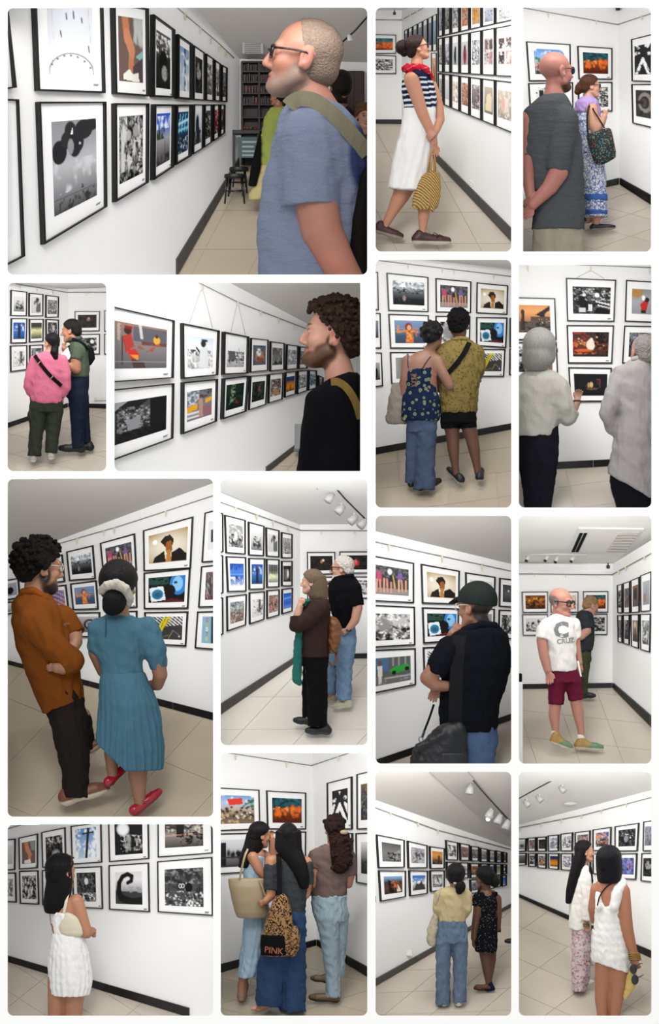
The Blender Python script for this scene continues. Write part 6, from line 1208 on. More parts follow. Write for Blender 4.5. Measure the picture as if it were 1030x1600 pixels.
R.baseboard('baseboard_left', wl, (12, 1403), (479, 1078), 58, 28, 'base_grey'); R.baseboard('baseboard_back', wb, (481, 1077), (878, 1073), 28, 28)
R.rail(wl, [(12, 166), (480, 330)], [(96, 196), (218, 240), (312, 274), (400, 306)], hang=30); R.rail(wb, [(481, 330), (878, 332)], [(600, 336), (795, 336)], hang=22)
F = R.frame; kw = dict(fw=6, t=.014, caption=False)
BLUEW = 'g 2a56b4 4a80d8 3a68c0 9ab0d0;m 1c3f90 .5 6 0 0 1 .3;l 0 .5 1 .48 .04 7aa8e8;m dfe6ee .5 8 0 .6 1 1;e .45 .65 .07 .1 2a3a6a'
PANEL = 'g 8a98a0 9aa0a0 8a6a5a 7a5a4c;m c8ccc8 .55 8;m 4a4a4a .58 9'
for q, sp, lb in [((43, 239, 165, 270, 165, 470, 51, 462), 'g 999 aaa 555;m 222 .5 8 0 .45 1 .9;e .5 .5 .12 .2 e4e4e4;m ddd .6 7', 'monochrome print of sitting figures, nearest column'),
    ((181, 279, 275, 305, 272, 480, 183, 475), BIKE, 'pale print of bicycles, second column'), ((283, 312, 362, 330, 362, 487, 286, 482), PALM, 'print of a palm and houses, third column'),
    ((373, 340, 438, 352, 438, 493, 373, 492), 'g 8a8a8a 777 555;m bbb .5 9', 'grey facade print by the corner'),
    ((52, 480, 168, 485, 170, 685, 61, 688), BLUEW, 'bright blue print of a watery window'), ((184, 490, 278, 492, 275, 672, 186, 675), BLUET, 'print of a dark tower on deep blue'),
    ((286, 495, 362, 498, 362, 660, 288, 663), 'g 777 6a6a64 d8dcb8 8a8c7c;s 444 5 0 0 0 1 .55 .4;m e8ecc8 .6 6 0 .5 1 .8', 'print of pale green light between bars'), ((374, 507, 438, 507, 438, 655, 374, 655), 'b 2a2a2a;e .6 .5 .1 .25 eee;s 888 5 0 0 .2 1 .9 .25', 'dark print with a white standing figure'),
    ((55, 713, 172, 700, 168, 880, 58, 918), PANEL, 'faded print of a red and teal street'), ((186, 690, 277, 684, 275, 848, 188, 877), LINES, 'pale print of lines and silhouettes'),
    ((288, 678, 363, 672, 362, 823, 289, 845), 'b 8a6a60;m c8b8b0 .5 8;m 4a2a28 .55 8;k a04a40 10 .06 .1 .2 .9 .9 1.6', 'reddish market print in the lowest row'), ((376, 670, 440, 663, 438, 800, 376, 818), 'g 1f4fb0 3a74d8 2a5cc0 6a90d0;l 0 .35 1 .3 .05 8ab4f0', 'deep blue print at the row end')]:
    F(wl, q, sp, lb, margin=(.18, .2, .12, .18), **kw)
for y0, y1, n in ((225, 455, 'top'), (470, 695, 'middle'), (715, 935, 'lowest')): F(wl, (8, y0, 34, y0 + 6, 36, y1, 8, y1 + 6), 'b 999', '%s sliver of frame at the wall edge' % n, cut='l', margin=(0, .25, .6, .25), **kw)
F(wb, (519, 455, 685, 455, 685, 585, 521, 590), 'b 161413;m 2e2420 .5 7;e .58 .3 .05 .08 ffe8c0;e .5 .4 .05 .1 a08060 .8', 'black print with a warm light, back wall', margin=(.12, .18, .1, .18), fw=6, caption=False)
F(wb, (708, 452, 880, 452, 880, 580, 709, 582), 'b 131213;e .52 .5 .12 .3 c02c34;e .5 .45 .06 .2 e86a6a;m 2a2626 .55 8', 'black print with a glowing red shape', cut='r', margin=(.1, .18, 0, .18), fw=6)
F(wb, (520, 600, 690, 598, 690, 735, 522, 737), 'b 444;m ccc .5 7;m 111 .5 7', 'monochrome print behind the brown jacket', margin=(.12, .18, .1, .18), fw=6, caption=False)
F(wb, (706, 598, 880, 598, 880, 726, 706, 728), 'b ccc;m 333 .5 7', 'pale monochrome print behind the black polo', cut='r', margin=(.12, .18, 0, .18), fw=6)
R.tunnel(330, .92)
def spot_track(R, label, pts, lamps, d, black=True, size=1.0):
    """Ceiling track carrying white can spotlights that hang from it."""
    t = Fig(R, 'track_light', label, 'track light', pts[0][:2], d=d); t.tube('track', [(x, y, dd) for x, y, dd in pts], 5 * size, '2a2a2a' if black else 'd8d8d6')
    for x, y, dd, ang in lamps:
        c, s_ = math.cos(ang), math.sin(ang); t.tube('lamp_stem', [(x + 6, y - 34 * size, dd), (x, y - 10 * size, dd)], 4 * size, 'e0e0de', 'leather')
        t.tube('lamp_head', [(x - 26 * c * size, y - 26 * s_ * size, dd + 6), (x + 4 * c * size, y + 4 * s_ * size, dd - 4), (x + 30 * c * size, y + 30 * s_ * size, dd - 12)], [16 * size, 24 * size, 26 * size], 'b4b4b2', 'leather', n=12)
    return t
spot_track(R, 'ceiling track with white box spots above the black polo', [(640, 30, -60), (740, 145, -10), (878, 282, 40)], [(655, 138, -20, 2.2), (716, 206, 0, 2.3), (790, 264, 20, 2.4), (846, 288, 36, 2.3), (566, 58, -40, 1.8)], 170)
p = Fig(R, 'person', 'person in dark brown jacket and teal scarf, hand at chin', 'person', (590, 1515), dz=-12)
hd = p.head(548, 632, 140, -78, d=0, nose=.7); p.neck(hd, 570, 730, 0, 36)
jk = p.torso([(716, 545, 625, 0, 44), (735, 515, 648, 0, 66), (780, 492, 658, 0, 80), (860, 486, 660, 0, 82), (960, 486, 652, 0, 80), (1066, 488, 648, 0, 82)])
p.skin.chain([(595, 785, -66, 44), (525, 845, -88, 38), (465, 878, -90, 32), (468, 810, -84, 24), (478, 768, -80, 18)]); p.hand((480, 764, -80), (.25, -1, 0), (.9, .2, 0), 68, .5, grip=.5)
p.skin.loft([(1060, 495, 640), (1120, 500, 640)]); p.skin.chain([(565, 1100, -10, 60), (580, 1450, -10, 28)]); p.skin.chain([(550, 1100, 34, 42), (528, 1420, 34, 26)])
p.body('c99a82', hd.face_paint('5a4a3c', 'a86060'))
p.part('jacket', jk.chain([(595, 785, -62, 56), (525, 848, -86, 50), (462, 880, -88, 44)], k=18).chain([(462, 880, -88, 42), (462, 826, -86, 38)], flat=True).wrinkle(3, 70, 2), '392723', 'cloth', 1.8)
p.part('scarf', Field(8).loft([(730, 500, 560, -20, 50), (770, 486, 520, -20, 44)]).loft([(870, 462, 495, -30, 24), (980, 444, 496, -30, 26), (1120, 436, 492, -30, 26), (1200, 432, 488, -30, 24), (1232, 466, 488, -30, 20)], pleat=(7, .12)).wrinkle(3, 30), '2f7469', 'cloth', 1.5)
p.part('trousers', Field(10).loft([(1050, 490, 648, 0, 74), (1120, 494, 644, 0, 74)]).chain([(575, 1110, -14, 66), (582, 1280, -14, 58), (582, 1468, -14, 58)], flat=True).chain([(545, 1110, 34, 50), (530, 1280, 34, 40), (530, 1420, 34, 36)], flat=True).wrinkle(3, 60), '0c0b0d', 'cloth', 1.9)
hr = hd.cap(.07, (.26, .74), (-.5, .0)); p.part('hair', hr, '6e5d4b', 'hair', 1.1); p.part('long_hair', Field(8).loft([(590, 535, 630, -6, 46), (650, 526, 640, -6, 52), (710, 528, 644, -6, 52), (752, 546, 640, -6, 40)], rnd=10).ell((500, 665, -40), (36, 60, 60), sub=True), '6a5a48', 'hair', 1.1)
p.shoe((652, 1516, -14), (520, 1512, -14), 30, '141416', '3a3a3c'); p.shoe((545, 1466, 34), (450, 1452, 34), 28, '141416', '2a2a2c')
b = Fig(R, 'leather_backpack', 'brown leather backpack on the back of the brown-jacket wearer', 'backpack', (680, 1120), d=p.d); b.part('bag_body', Field(8).loft([(828, 648, 686, 0, 34), (870, 640, 716, 0, 50), (930, 640, 722, 0, 56), (1000, 642, 712, 0, 52), (1042, 648, 692, 0, 40)], rnd=14).wrinkle(4, 40), '7d4d24', 'leather', 1.4); b.tube('loop_strap', [(645, 1035, 10), (640, 1085, 0), (665, 1118, 0), (690, 1090, 0), (692, 1030, 10)], 7, '7a4c28', 'leather')
q = Fig(R, 'person', 'person in glasses, black polo and light blue jeans', 'person', (720, 1372), dz=-10)
hd = q.head(724, 552, 148, -76, d=0, beard=.6); q.neck(hd, 742, 640, 0, 38)
po = q.torso([(588, 700, 780, 0, 40), (606, 672, 806, 0, 62), (650, 648, 832, 0, 76), (720, 642, 838, 0, 80), (800, 660, 822, 0, 76), (895, 684, 800, 0, 72)])
q.skin.chain([(792, 670, -56, 38), (814, 780, -70, 30), (800, 850, -78, 26), (762, 900, -84, 19)]); q.hand((757, 905, -84), (-.8, .55, 0), (-.3, -.8, 0), 60, .6)
q.skin.loft([(890, 690, 796), (980, 680, 800)]); q.skin.chain([(745, 960, -14, 52), (735, 1320, -14, 26)]); q.skin.chain([(690, 960, 36, 46), (655, 1290, 36, 24)])
q.body('c2917c', [(hd.m((0, .16, .12), (.28, .27, .2), .3), 'c9c2ba'), *hd.face_paint('aaa', 'a66')])
q.part('polo', po.chain([(792, 668, -52, 46), (812, 768, -66, 42)], k=14, flat=True).wrinkle(3, 60, 3), '0d0d10', 'knit', 1.7); q.part('collar', Field(4).chain([(685, 610, -34, 12), (740, 596, -52, 12), (785, 592, -36, 12)]), '0c0c0f', 'knit', 1.2)
q.part('jeans', Field(10).loft([(882, 684, 802, 0, 62), (950, 676, 806, 0, 68), (1010, 668, 796, 0, 66)]).chain([(745, 980, -14, 62), (738, 1120, -14, 48), (735, 1316, -14, 42)], flat=True).chain([(690, 980, 36, 50), (664, 1130, 36, 38), (655, 1285, 36, 34)], flat=True).wrinkle(4, 44, 5), '7f9cbc', 'denim', 1.8)
q.part('hair', hd.cap(.03, (.28, .86), (-.40, .12)).wrinkle(2, 14), 'c6c0b8', 'curls', 1.1); q.glasses(hd, '1a1618', .02)
q.shoe((770, 1358, -14), (678, 1372, -14), 28, 'cfc3ae', 'e4dccf'); q.shoe((680, 1332, 36), (634, 1330, 36), 24, 'b5a994', 'd8d0c4'); q.tube('wristwatch', [(764 + 14 * math.cos(a), 896 + 18 * math.sin(a), -86 + 20 * math.cos(a + 1.5)) for a in np.linspace(0, 6.283, 13)], 5, '1c2230', 'gloss')

# ================================================================== opening 10: man in cap
R = Room('cap', (580, 800, 4), (587, 806, 799, 1193), where='before the cap wearer')
wb = plane3(R.at(28, 200, 200), R.at(28, 1500, 200), R.at(876, 1290, 300))
fl = plane3(R.on(28, 1594, wb), R.on(876, 1298, wb), R.at(876, 1590, 130))
R.floor(fl, [(18, 1590), (30, 1592), (886, 1296), (886, 1592)], ((700, 1500), (900, 1440), (760, 1590)), 'tile')
R.surf('wall_back', wb, [(18, 116), (886, 326), (886, 1300), (18, 1604)], 'plaster')
R.surf('ceiling', plane3(R.on(28, 120, wb), R.on(876, 325, wb), R.at(876, 24, 170)), [(16, 14), (888, 14), (888, 328), (16, 118)], 'ceiling_dim')
R.baseboard('baseboard_back', wb, (40, 1590), (882, 1296), 44, 36)
R.rail(wb, [(20, 186), (884, 372)], [(105, 204), (437, 274), (685, 330)], hang=40)
F = R.frame; kw = dict(fw=8)
F(wb, (18, 272, 270, 318, 270, 570, 18, 558), LEGS, 'print of a line of bare-legged women', cut='l', margin=(0, .19, .13, .17), res=1, **kw)
F(wb, (18, 580, 275, 592, 278, 832, 18, 848), 'b 5a5a5c;m ccc .45 6;m 161616 .52 7;e .3 .45 .2 .3 8a8a8a .7;e .75 .3 .2 .2 bbb .8;m eee .62 9', 'monochrome print of heads and hats', cut='l', margin=(0, .2, .12, .16), res=1, **kw)
F(wb, (18, 862, 280, 850, 282, 1080, 18, 1136), 'b 5a5c5c;r 0 0 .4 .5 4a6a90;s 8a8a88 6 0 .4 0 1 .35 .3;p 2f9a3a .42 .5 .6 .36 .95 .3 .98 .52 .5 .66;e .55 .6 .06 .08 181818;e .9 .5 .06 .08 181818;r 0 .72 1 1 6a6a6a;r .3 .75 1 .8 b4b4b4;p d8d0cc .1 .3 .24 .3 .22 .95 .14 .95;e .17 .18 .06 .1 6a4a3a;m 8a8a8a .6 9 0 .7 1 1', 'print of a green sports car and a woman in white', cut='l', margin=(0, .2, .12, .16), res=1, **kw)
F(wb, (313, 323, 556, 367, 553, 578, 321, 572), BULL, 'print of a hatted figure in golden light', margin=(.15, .18, .1, .17), res=1, **kw)
F(wb, (321, 595, 552, 602, 545, 806, 329, 822), BLUEF, 'print of a blue face and a tilted photo', margin=(.13, .17, .06, .18), res=1, **kw)
F(wb, (326, 845, 560, 836, 560, 1010, 332, 1024), 'b e8e8e8;s 222 8 -.8 0 0 1 1 .5', 'print of black slanting stripes', margin=(.12, .16, .1, .2), **kw)
F(wb, (591, 376, 780, 405, 775, 590, 594, 580), 'g d8d8d8 c4c4c4;m 999 .55 6', 'pale print behind the cap', margin=(.14, .2, .1, .18), **kw)
F(wb, (600, 602, 775, 604, 772, 790, 602, 800), 'g 999 555', 'grey print behind the cap wearer\'s shoulder', margin=(.14, .18, .1, .16), **kw)
F(wb, (804, 411, 886, 421, 886, 598, 801, 592), 'g 3a3c40 55585c 333;e .6 .35 .06 .06 fff .6', 'dark print at the right edge, upper', cut='r', margin=(.28, .22, 0, .18), **kw)
F(wb, (801, 610, 886, 612, 886, 796, 796, 792), 'b 444;m ddd .5 9;m 111 .5 7', 'speckled monochrome print at the right edge', cut='r', margin=(.22, .18, 0, .18), **kw)
R.tunnel(310, .95)
p = Fig(R, 'person', 'person in black cap and black polo, seen from behind, hand at the mouth', 'person', (640, 1576), d=125)
hd = p.head(655, 592, 282, -48, pitch=-4, d=0); p.neck(hd, 690, 740, 0, 78)
po = p.torso([(688, 625, 780, 0, 80), (710, 585, 806, 0, 100), (760, 510, 848, 0, 125), (840, 455, 872, 0, 138), (950, 440, 876, 0, 140), (1080, 440, 850, 0, 136), (1200, 424, 806, 0, 130), (1300, 426, 795, 0, 128), (1372, 440, 786, 0, 124)])
p.skin.chain([(485, 850, -70, 62), (415, 960, -110, 56), (352, 1032, -115, 50), (400, 1078, -118, 40), (470, 1085, -90, 34)]); p.hand((400, 1090, -70), (-.25, 1, 0), (.8, .2, 0), 110, .3)
p.skin.chain([(470, 900, 90, 44), (500, 800, 60, 36), (512, 760, 20, 30)]); p.hand((512, 762, 10), (.45, -.85, -.1), (.6, .5, -.2), 108, .7, grip=.4)
p.skin.loft([(1350, 460, 770), (1590, 480, 750)]); stub = hd.half(.1, .62, -.36, .62, .05, .22)
p.body('a3735c', [(lambda V: hd.m((0, -.25, .38), (.36, .26, .26), .25)(V), '2a2120'), *hd.face_paint('1a1412', '944')])
p.part('polo', po.chain([(485, 850, -66, 76), (425, 945, -100, 74), (398, 1010, -110, 66)], k=24, flat=True).wrinkle(4, 110, 3), '13141b', 'knit', 2.1); p.part('collar', Field(6).chain([(610, 735, -70, 22), (680, 700, -92, 24), (770, 705, -70, 22)]), '13141b', 'knit', 1.6)
cp = hd.cap(.075, (.40, .66), (-.42, .50)); p.part('cap', cp, '1e2623', 'cloth', 1.3)
p.part('cap_peak', Field(5).chain([(*hd.p(-.2, .36, .70), .05 * 282), (*hd.p(-.1, .66, .62), .03 * 282)], k=10).chain([(*hd.p(.2, .36, .70), .05 * 282), (*hd.p(.1, .66, .62), .03 * 282)], k=10).chain([(*hd.p(0, .36, .70), .05 * 282), (*hd.p(0, .70, .62), .03 * 282)], k=10), '1a211f', 'cloth', 1.2)
p.glasses(hd, 'c8c4bc', .012); p.part('jeans', Field(10).loft([(1330, 446, 788, 0, 112), (1440, 455, 796, 0, 118), (1590, 480, 766, 0, 112)]).wrinkle(3, 60), '52678a', 'denim', 2.1)
b = Fig(R, 'shoulder_bag', 'large black shoulder bag with wide strap on the cap wearer', 'bag', (420, 1576), d=p.d, dz=-36); b.V = {'polo': p.V['polo'] + np.array([0, 0, 36 * 4])}
b.part('bag_body', Field(14).loft([(1312, 470, 585, 0, 40), (1350, 400, 592, 0, 70), (1420, 330, 596, 0, 80), (1490, 258, 598, 0, 84), (1590, 232, 600, 0, 86)], rnd=20).chain([(300, 1470, -60, 30), (420, 1400, -70, 20), (560, 1360, -40, 18)]).wrinkle(4, 60), '1b1c20', 'leather', 1.8)
b.part('pocket', Field(8).loft([(1500, 400, 590, -66, 24), (1590, 392, 594, -66, 26)], rnd=10), '222328', 'leather', 1.6)
b.band('wide_strap', ptson(b, 'polo', [(552, 772), (545, 860), (535, 1000), (530, 1150), (526, 1330)], 4, 20), 84, '1d1d21', 8); b.band('strap', [(392, 1200, -40), (362, 1290, -44), (330, 1370, -50)], 14, '141416', 6); b.tube('ring', [(310 + 13 * math.cos(a), 1418 + 16 * math.sin(a), -60) for a in np.linspace(0, 6.283, 13)], 4, '8a8a8e', 'gloss'); b.tube('clip', [(332, 1365, -52), (318, 1405, -58)], 8, '1c1c1e', 'gloss')

# ================================================================== opening 11: white tee and maroon shorts
R = Room('whitetee', (805, 800, 4), (811, 806, 1018, 1193), where='behind the white-tee wearer')
fl = R.plane((608, 1098, 330), (26, 1582, 90), (852, 1582, 90))
R.floor(fl, [(14, 1107), (608, 1098), (864, 1356), (864, 1588), (14, 1588)], ((360, 1440), (640, 1470), (300, 1270)), 'tile')
wb = R.wall_plane((612, 325), (608, 1098), (26, 1106), fl); wr = R.wall_plane((612, 325), (608, 1098), (852, 1346), fl)
R.surf('wall_back', wb, [(14, 318), (612, 322), (608, 1100), (14, 1110)], 'plaster'); R.surf('wall_right', wr, [(612, 322), (866, 168), (866, 1364), (608, 1100)], 'plaster')
cl = R.plane((612, 324, 330), (26, 320, 330), (26, 26, 150)); R.surf('ceiling', cl, [(12, 14), (868, 14), (868, 172), (612, 324), (12, 322)], 'ceiling_paint')
R.baseboard('baseboard_back', wb, (18, 1106), (607, 1098), 30, 30); R.baseboard('baseboard_right', wr, (609, 1098), (862, 1354), 30, 66)
R.rail(wb, [(18, 386), (611, 392)], [(120, 388), (316, 390), (508, 392)], hang=18); R.rail(wr, [(612, 392), (862, 256)], [(660, 366), (705, 342), (822, 278)], hang=24)
F = R.frame; kw = dict(fw=5, caption=False)
F(wb, (42, 498, 206, 497, 206, 628, 48, 630), 'g 6a3a14 a8641e 8a4a16 2a1a12;m 1c1210 .48 8 0 .1 1 1;k e09a3a 6 .05 .1 .2 .9 .5', 'amber print of dark figures at dusk', margin=(.13, .18, .1, .18), **kw)
F(wb, (222, 498, 396, 497, 395, 628, 224, 628), 'g e8dcd0 d8c0ac;m a04a3a .55 8;m 443 .6 8', 'pale print with red marks behind the glasses', margin=(.13, .16, .08, .16), **kw)
F(wb, (425, 495, 583, 494, 582, 628, 427, 628), ORANGE, 'print of glowing orange figures on teal', margin=(.12, .18, .1, .18), **kw)
F(wb, (45, 640, 206, 638, 206, 772, 50, 772), 'g d8d8da bbb;k 1a1a1a 14 .05 .05 .2 .95 .55 2;m 222 .5 9 0 .55 1 1', 'monochrome print of birds or figures', margin=(.13, .18, .1, .18), **kw)
F(wb, (222, 638, 396, 638, 395, 768, 224, 768), 'g 999 555', 'grey print hidden by the white tee', margin=(.13, .18, .1, .18), **kw)
F(wb, (430, 638, 578, 636, 577, 768, 432, 768), 'b 444;m ddd .5 9;m 0e0e0e .5 8;l .5 .5 1 .6 .05 ddd', 'dark monochrome print beside the charcoal tee', margin=(.1, .16, .1, .18), **kw)
n4 = ('farthest', 'second', 'third', 'nearest'); up = [((635, 458), (668, 448), (668, 632), (638, 630)), ((672, 445), (716, 432), (716, 632), (673, 632)), ((720, 428), (774, 405), (774, 627), (722, 630)), ((780, 398), (850, 370), (846, 618), (783, 625))]
lo_ = [((637, 645), (668, 645), (668, 818), (640, 812)), ((672, 642), (714, 642), (712, 832), (675, 822)), ((720, 640), (772, 638), (770, 855), (723, 838)), ((778, 637), (846, 635), (840, 877), (781, 860))]
us = ['b 333;m ddd .5 7', 'g 445 6a5a50;m 888 .55 6', 'g 8a6a5a 555;e .5 .4 .3 .3 333', 'g b0b4bc 8a8e98;l .5 .2 .5 .9 .06 443;e .3 .7 .2 .2 9a7a6a']; ls = ['g 777 444;m aaa .55 6', 'g 999 333;m 222 .5 6', 'g 8a7a6a 4a4238;e .5 .4 .3 .35 c8b8a0;e .5 .6 .2 .3 4a3a30', 'g 9a9ea4 77797c;m 444 .5 7;m ddd .6 6']
for q, sp, n in zip(up, us, n4): F(wr, sum(map(list, q), []), sp, '%s print of the upper row on the side wall' % n, margin=(.2, .2, .16, .18), t=.012, **kw)
for q, sp, n in zip(lo_, ls, n4): F(wr, sum(map(list, q), []), sp, '%s print of the lower row on the side wall' % n, margin=(.2, .18, .16, .18), t=.012, **kw)
R.tunnel(345, 1.0)
sp_ = Fig(R, 'ceiling_speaker', 'black box speaker high in the corner behind the white-tee wearer', 'speaker', (582, 350), d=300); bx(sp_, 'body', 571, 332, 593, 354, -10, 12, '101010'); sp_.tube('bracket', [(582, 334, 0), (582, 318, 4)], 4, '222')
tk = Fig(R, 'track_light', 'white ceiling track with four black-mouthed spots behind the white-tee wearer', 'track light', (270, 268), d=270); tk.tube('track', [(60, 268, 0), (260, 264, 0), (450, 268, 0)], 7, 'd6d6d4', 'leather')
for x, y in ((72, 300), (190, 300), (253, 308), (352, 304)): tk.tube('lamp_head', [(x + 14, y - 24, 8), (x, y + 2, -4)], [12, 12], 'd8d8d6', 'leather', n=10); tk.tube('lamp_mouth', [(x, y + 1, -4), (x - 4, y + 10, -8)], [11, 10], '101010', 'leather', n=10)
ac = Fig(R, 'air_conditioner', 'ceiling air conditioner with two dark slots and a grille', 'air conditioner', (590, 250), d=R.depth(590, 170, cl) - 8)
def cpoly(f, name, pts, color, off, material='paint', parent=None, th=.006):
    g = [R.on(x, y, cl, off) - f.base for x, y in pts]; n = len(g); me = pydata(g + [v - cl[1] * th for v in g], [tuple(range(n)), tuple(range(2 * n - 1, n - 1, -1))] + [(i, (i + 1) % n, n + (i + 1) % n, n + i) for i in range(n)])
    ca = me.color_attributes.new('Col', 'FLOAT_COLOR', 'POINT'); ca.data.foreach_set('color', np.tile(np.append(hx(color), 1.0), 2 * n).astype(np.float32)); return new_obj(name, me, material, parent or f.root)
cpoly(ac, 'cassette', [(398, 96), (806, 100), (632, 248), (330, 244)], 'd9d8d5', .012, th=.012)
cpoly(ac, 'slot', [(404, 122), (424, 122), (372, 240), (352, 240)], '141414', .016); cpoly(ac, 'slot', [(432, 122), (452, 122), (396, 240), (376, 240)], '141414', .016); gr = cpoly(ac, 'grille', [(650, 122), (778, 122), (690, 242), (572, 240)], 'b4b2ae', .016)
for i in range(7):
    t_ = (i + .5) / 7; a_ = (650 + t_ * (572 - 650), 122 + t_ * 118); b_ = (778 + t_ * (690 - 778), 122 + t_ * 120); o = cpoly(ac, 'slat', [(a_[0], a_[1] - 4), (b_[0], b_[1] - 4), (b_[0], b_[1] + 3), (a_[0], a_[1] + 3)], 'bdbbb6', .02, parent=gr)
pn = Fig(R, 'plinth', 'white plinth with a black object on top at the picture edge', 'plinth', (34, 1582), d=80); bx(pn, 'column', 12, 1062, 47, 1584, -10, 60, 'e9e8e6', 'paint'); bx(pn, 'black_cap', 12, 1010, 44, 1062, -6, 50, '111', 'cloth')
p = Fig(R, 'person', 'person in white t-shirt, maroon shorts and tan-green shoes, strolling', 'person', (330, 1490), dz=-14)
hd = p.head(288, 566, 182, 122, pitch=-6, d=0, fat=.01); p.neck(hd, 278, 675, 0, 46)
ts = p.torso([(634, 244, 322, 0, 42), (646, 222, 338, 0, 54), (664, 196, 358, 0, 66), (700, 172, 374, 0, 76), (770, 174, 380, 0, 80), (860, 192, 382, 0, 80), (940, 202, 384, 0, 82), (992, 212, 384, 0, 82)])
p.skin.chain([(194, 712, -22, 30), (164, 800, -44, 34), (178, 900, -48, 31), (200, 985, -52, 24)]); p.hand((203, 992, -52), (.22, 1, -.1), (.8, 0, -.4), 100, .35)
p.skin.chain([(368, 710, 40, 40), (386, 820, 44, 26), (398, 900, 40, 22), (406, 945, 36, 18)]); p.hand((407, 948, 36), (.1, 1, -.1), (-.8, 0, -.4), 80, .4)
p.skin.loft([(980, 225, 378), (1060, 225, 390)]); p.skin.chain([(262, 1060, -10, 48), (254, 1180, -10, 40), (244, 1270, -10, 36), (252, 1350, -10, 24), (258, 1400, -10, 22)]); p.skin.chain([(365, 1060, 10, 48), (380, 1170, 10, 40), (396, 1260, 10, 35), (412, 1360, 10, 23), (418, 1420, 10, 21)])
p.body('c48a78', [(hd.m((.3, -.2, .54), (.14, .27, .2), .3), '6e645e'), (hd.m((-.3, -.2, .54), (.14, .27, .2), .3), '6e645e'), (hd.m((0, -.42, .52), (.3, .14, .24), .3), '6e645e'), *hd.face_paint('7a6a5c', 'aa625a')])
p.part('t_shirt', ts.chain([(190, 704, -26, 40), (176, 740, -34, 43), (166, 790, -42, 44)], k=16, flat=True).chain([(366, 705, 36, 46), (384, 790, 40, 36)], k=16, flat=True).wrinkle(3, 70, 2), 'e9e6e0', 'cloth', 1.7)
ds = lambda a, b_: p.surf('t_shirt', a, b_, 10)
p.text('C', 284, 738, 132, '8a8d8b', ds, bold=.045); p.text('CRUZ', 312, 804, 42, '9a9c9a', ds, rot=.1, bold=.03)
p.part('shorts', Field(12).loft([(968, 216, 386, 0, 70), (1060, 212, 402, 0, 78)]).chain([(262, 1050, -10, 58), (256, 1202, -10, 48)], flat=True).chain([(360, 1050, 10, 58), (382, 1176, 10, 48)], flat=True).wrinkle(3, 60), '6d1c37', 'cloth', 1.8)
p.glasses(hd, '0f0d0e', .02)
for hl, to in (((234, 1446, -20), (344, 1486, -40)), ((384, 1482, 10), (540, 1492, -10))):
    p.shoe(hl, to, 34, 'b08c4a', 'd8d2c6', 1.1, pt=[(m_ell((to[0] - 20, to[1] - 20, to[2]), (62, 44, 80), .15), '6a8f6e')])
for x, y, d in ((250, 1392, -12), (412, 1416, 10)): p.part('sock', Field(3).chain([(x, y - 10, d, 25), (x + 2, y + 14, d, 25)], flat=True), 'e6e2dc', 'cloth', 1)
pp = Fig(R, 'paper', 'small folded white paper in the hand of the white-tee wearer', 'paper', (404, 1030), d=p.d); V = pp.w([(388, 930, -6), (398, 932, -10), (416, 1026, -10), (408, 1032, -6), (388, 930, -2), (398, 932, -6), (416, 1026, -6), (408, 1032, -2)]); new_obj('sheet', pydata(V, [(0, 1, 2, 3), (7, 6, 5, 4), (0, 4, 5, 1), (1, 5, 6, 2), (2, 6, 7, 3), (3, 7, 4, 0)]), 'card', pp.root)
q = Fig(R, 'person', 'person in charcoal tee looking down, hands behind the back', 'person', (450, 1166), dz=-12)
hd = q.head(474, 586, 118, 66, pitch=-22, d=0); q.neck(hd, 450, 650, 0, 32)
ts = q.torso([(612, 412, 468, 0, 36), (630, 388, 486, 0, 52), (690, 374, 494, 0, 60), (780, 382, 497, 0, 60), (866, 392, 484, 0, 58)])
q.skin.chain([(432, 670, -46, 34), (446, 740, -56, 28), (410, 780, -62, 22), (392, 782, -62, 17)]); q.hand((390, 784, -62), (-.9, .3, .2), (0, -1, 0), 44, .5)
q.skin.loft([(860, 398, 478), (1100, 415, 450)]); q.body('c49280', hd.face_paint('8a6a4a', 'a66'))
q.part('t_shirt', ts.chain([(432, 668, -42, 42), (450, 728, -52, 40)], k=12, flat=True).wrinkle(3, 60), '34383d', 'heather', 1.6); q.part('trousers', Field(8).loft([(855, 396, 482, 0, 48), (930, 396, 474, 0, 48), (1050, 408, 458, 0, 42), (1140, 414, 448, 0, 38)]).wrinkle(3, 50), '474e37', 'cloth', 1.7)
q.part('hair', hd.cap(.03, (.30, .84), (-.40, .14)).wrinkle(2, 12), 'a08260', 'curls', 1); q.shoe((424, 1164, -10), (496, 1160, -10), 22, '25252b', '2a2a2a')

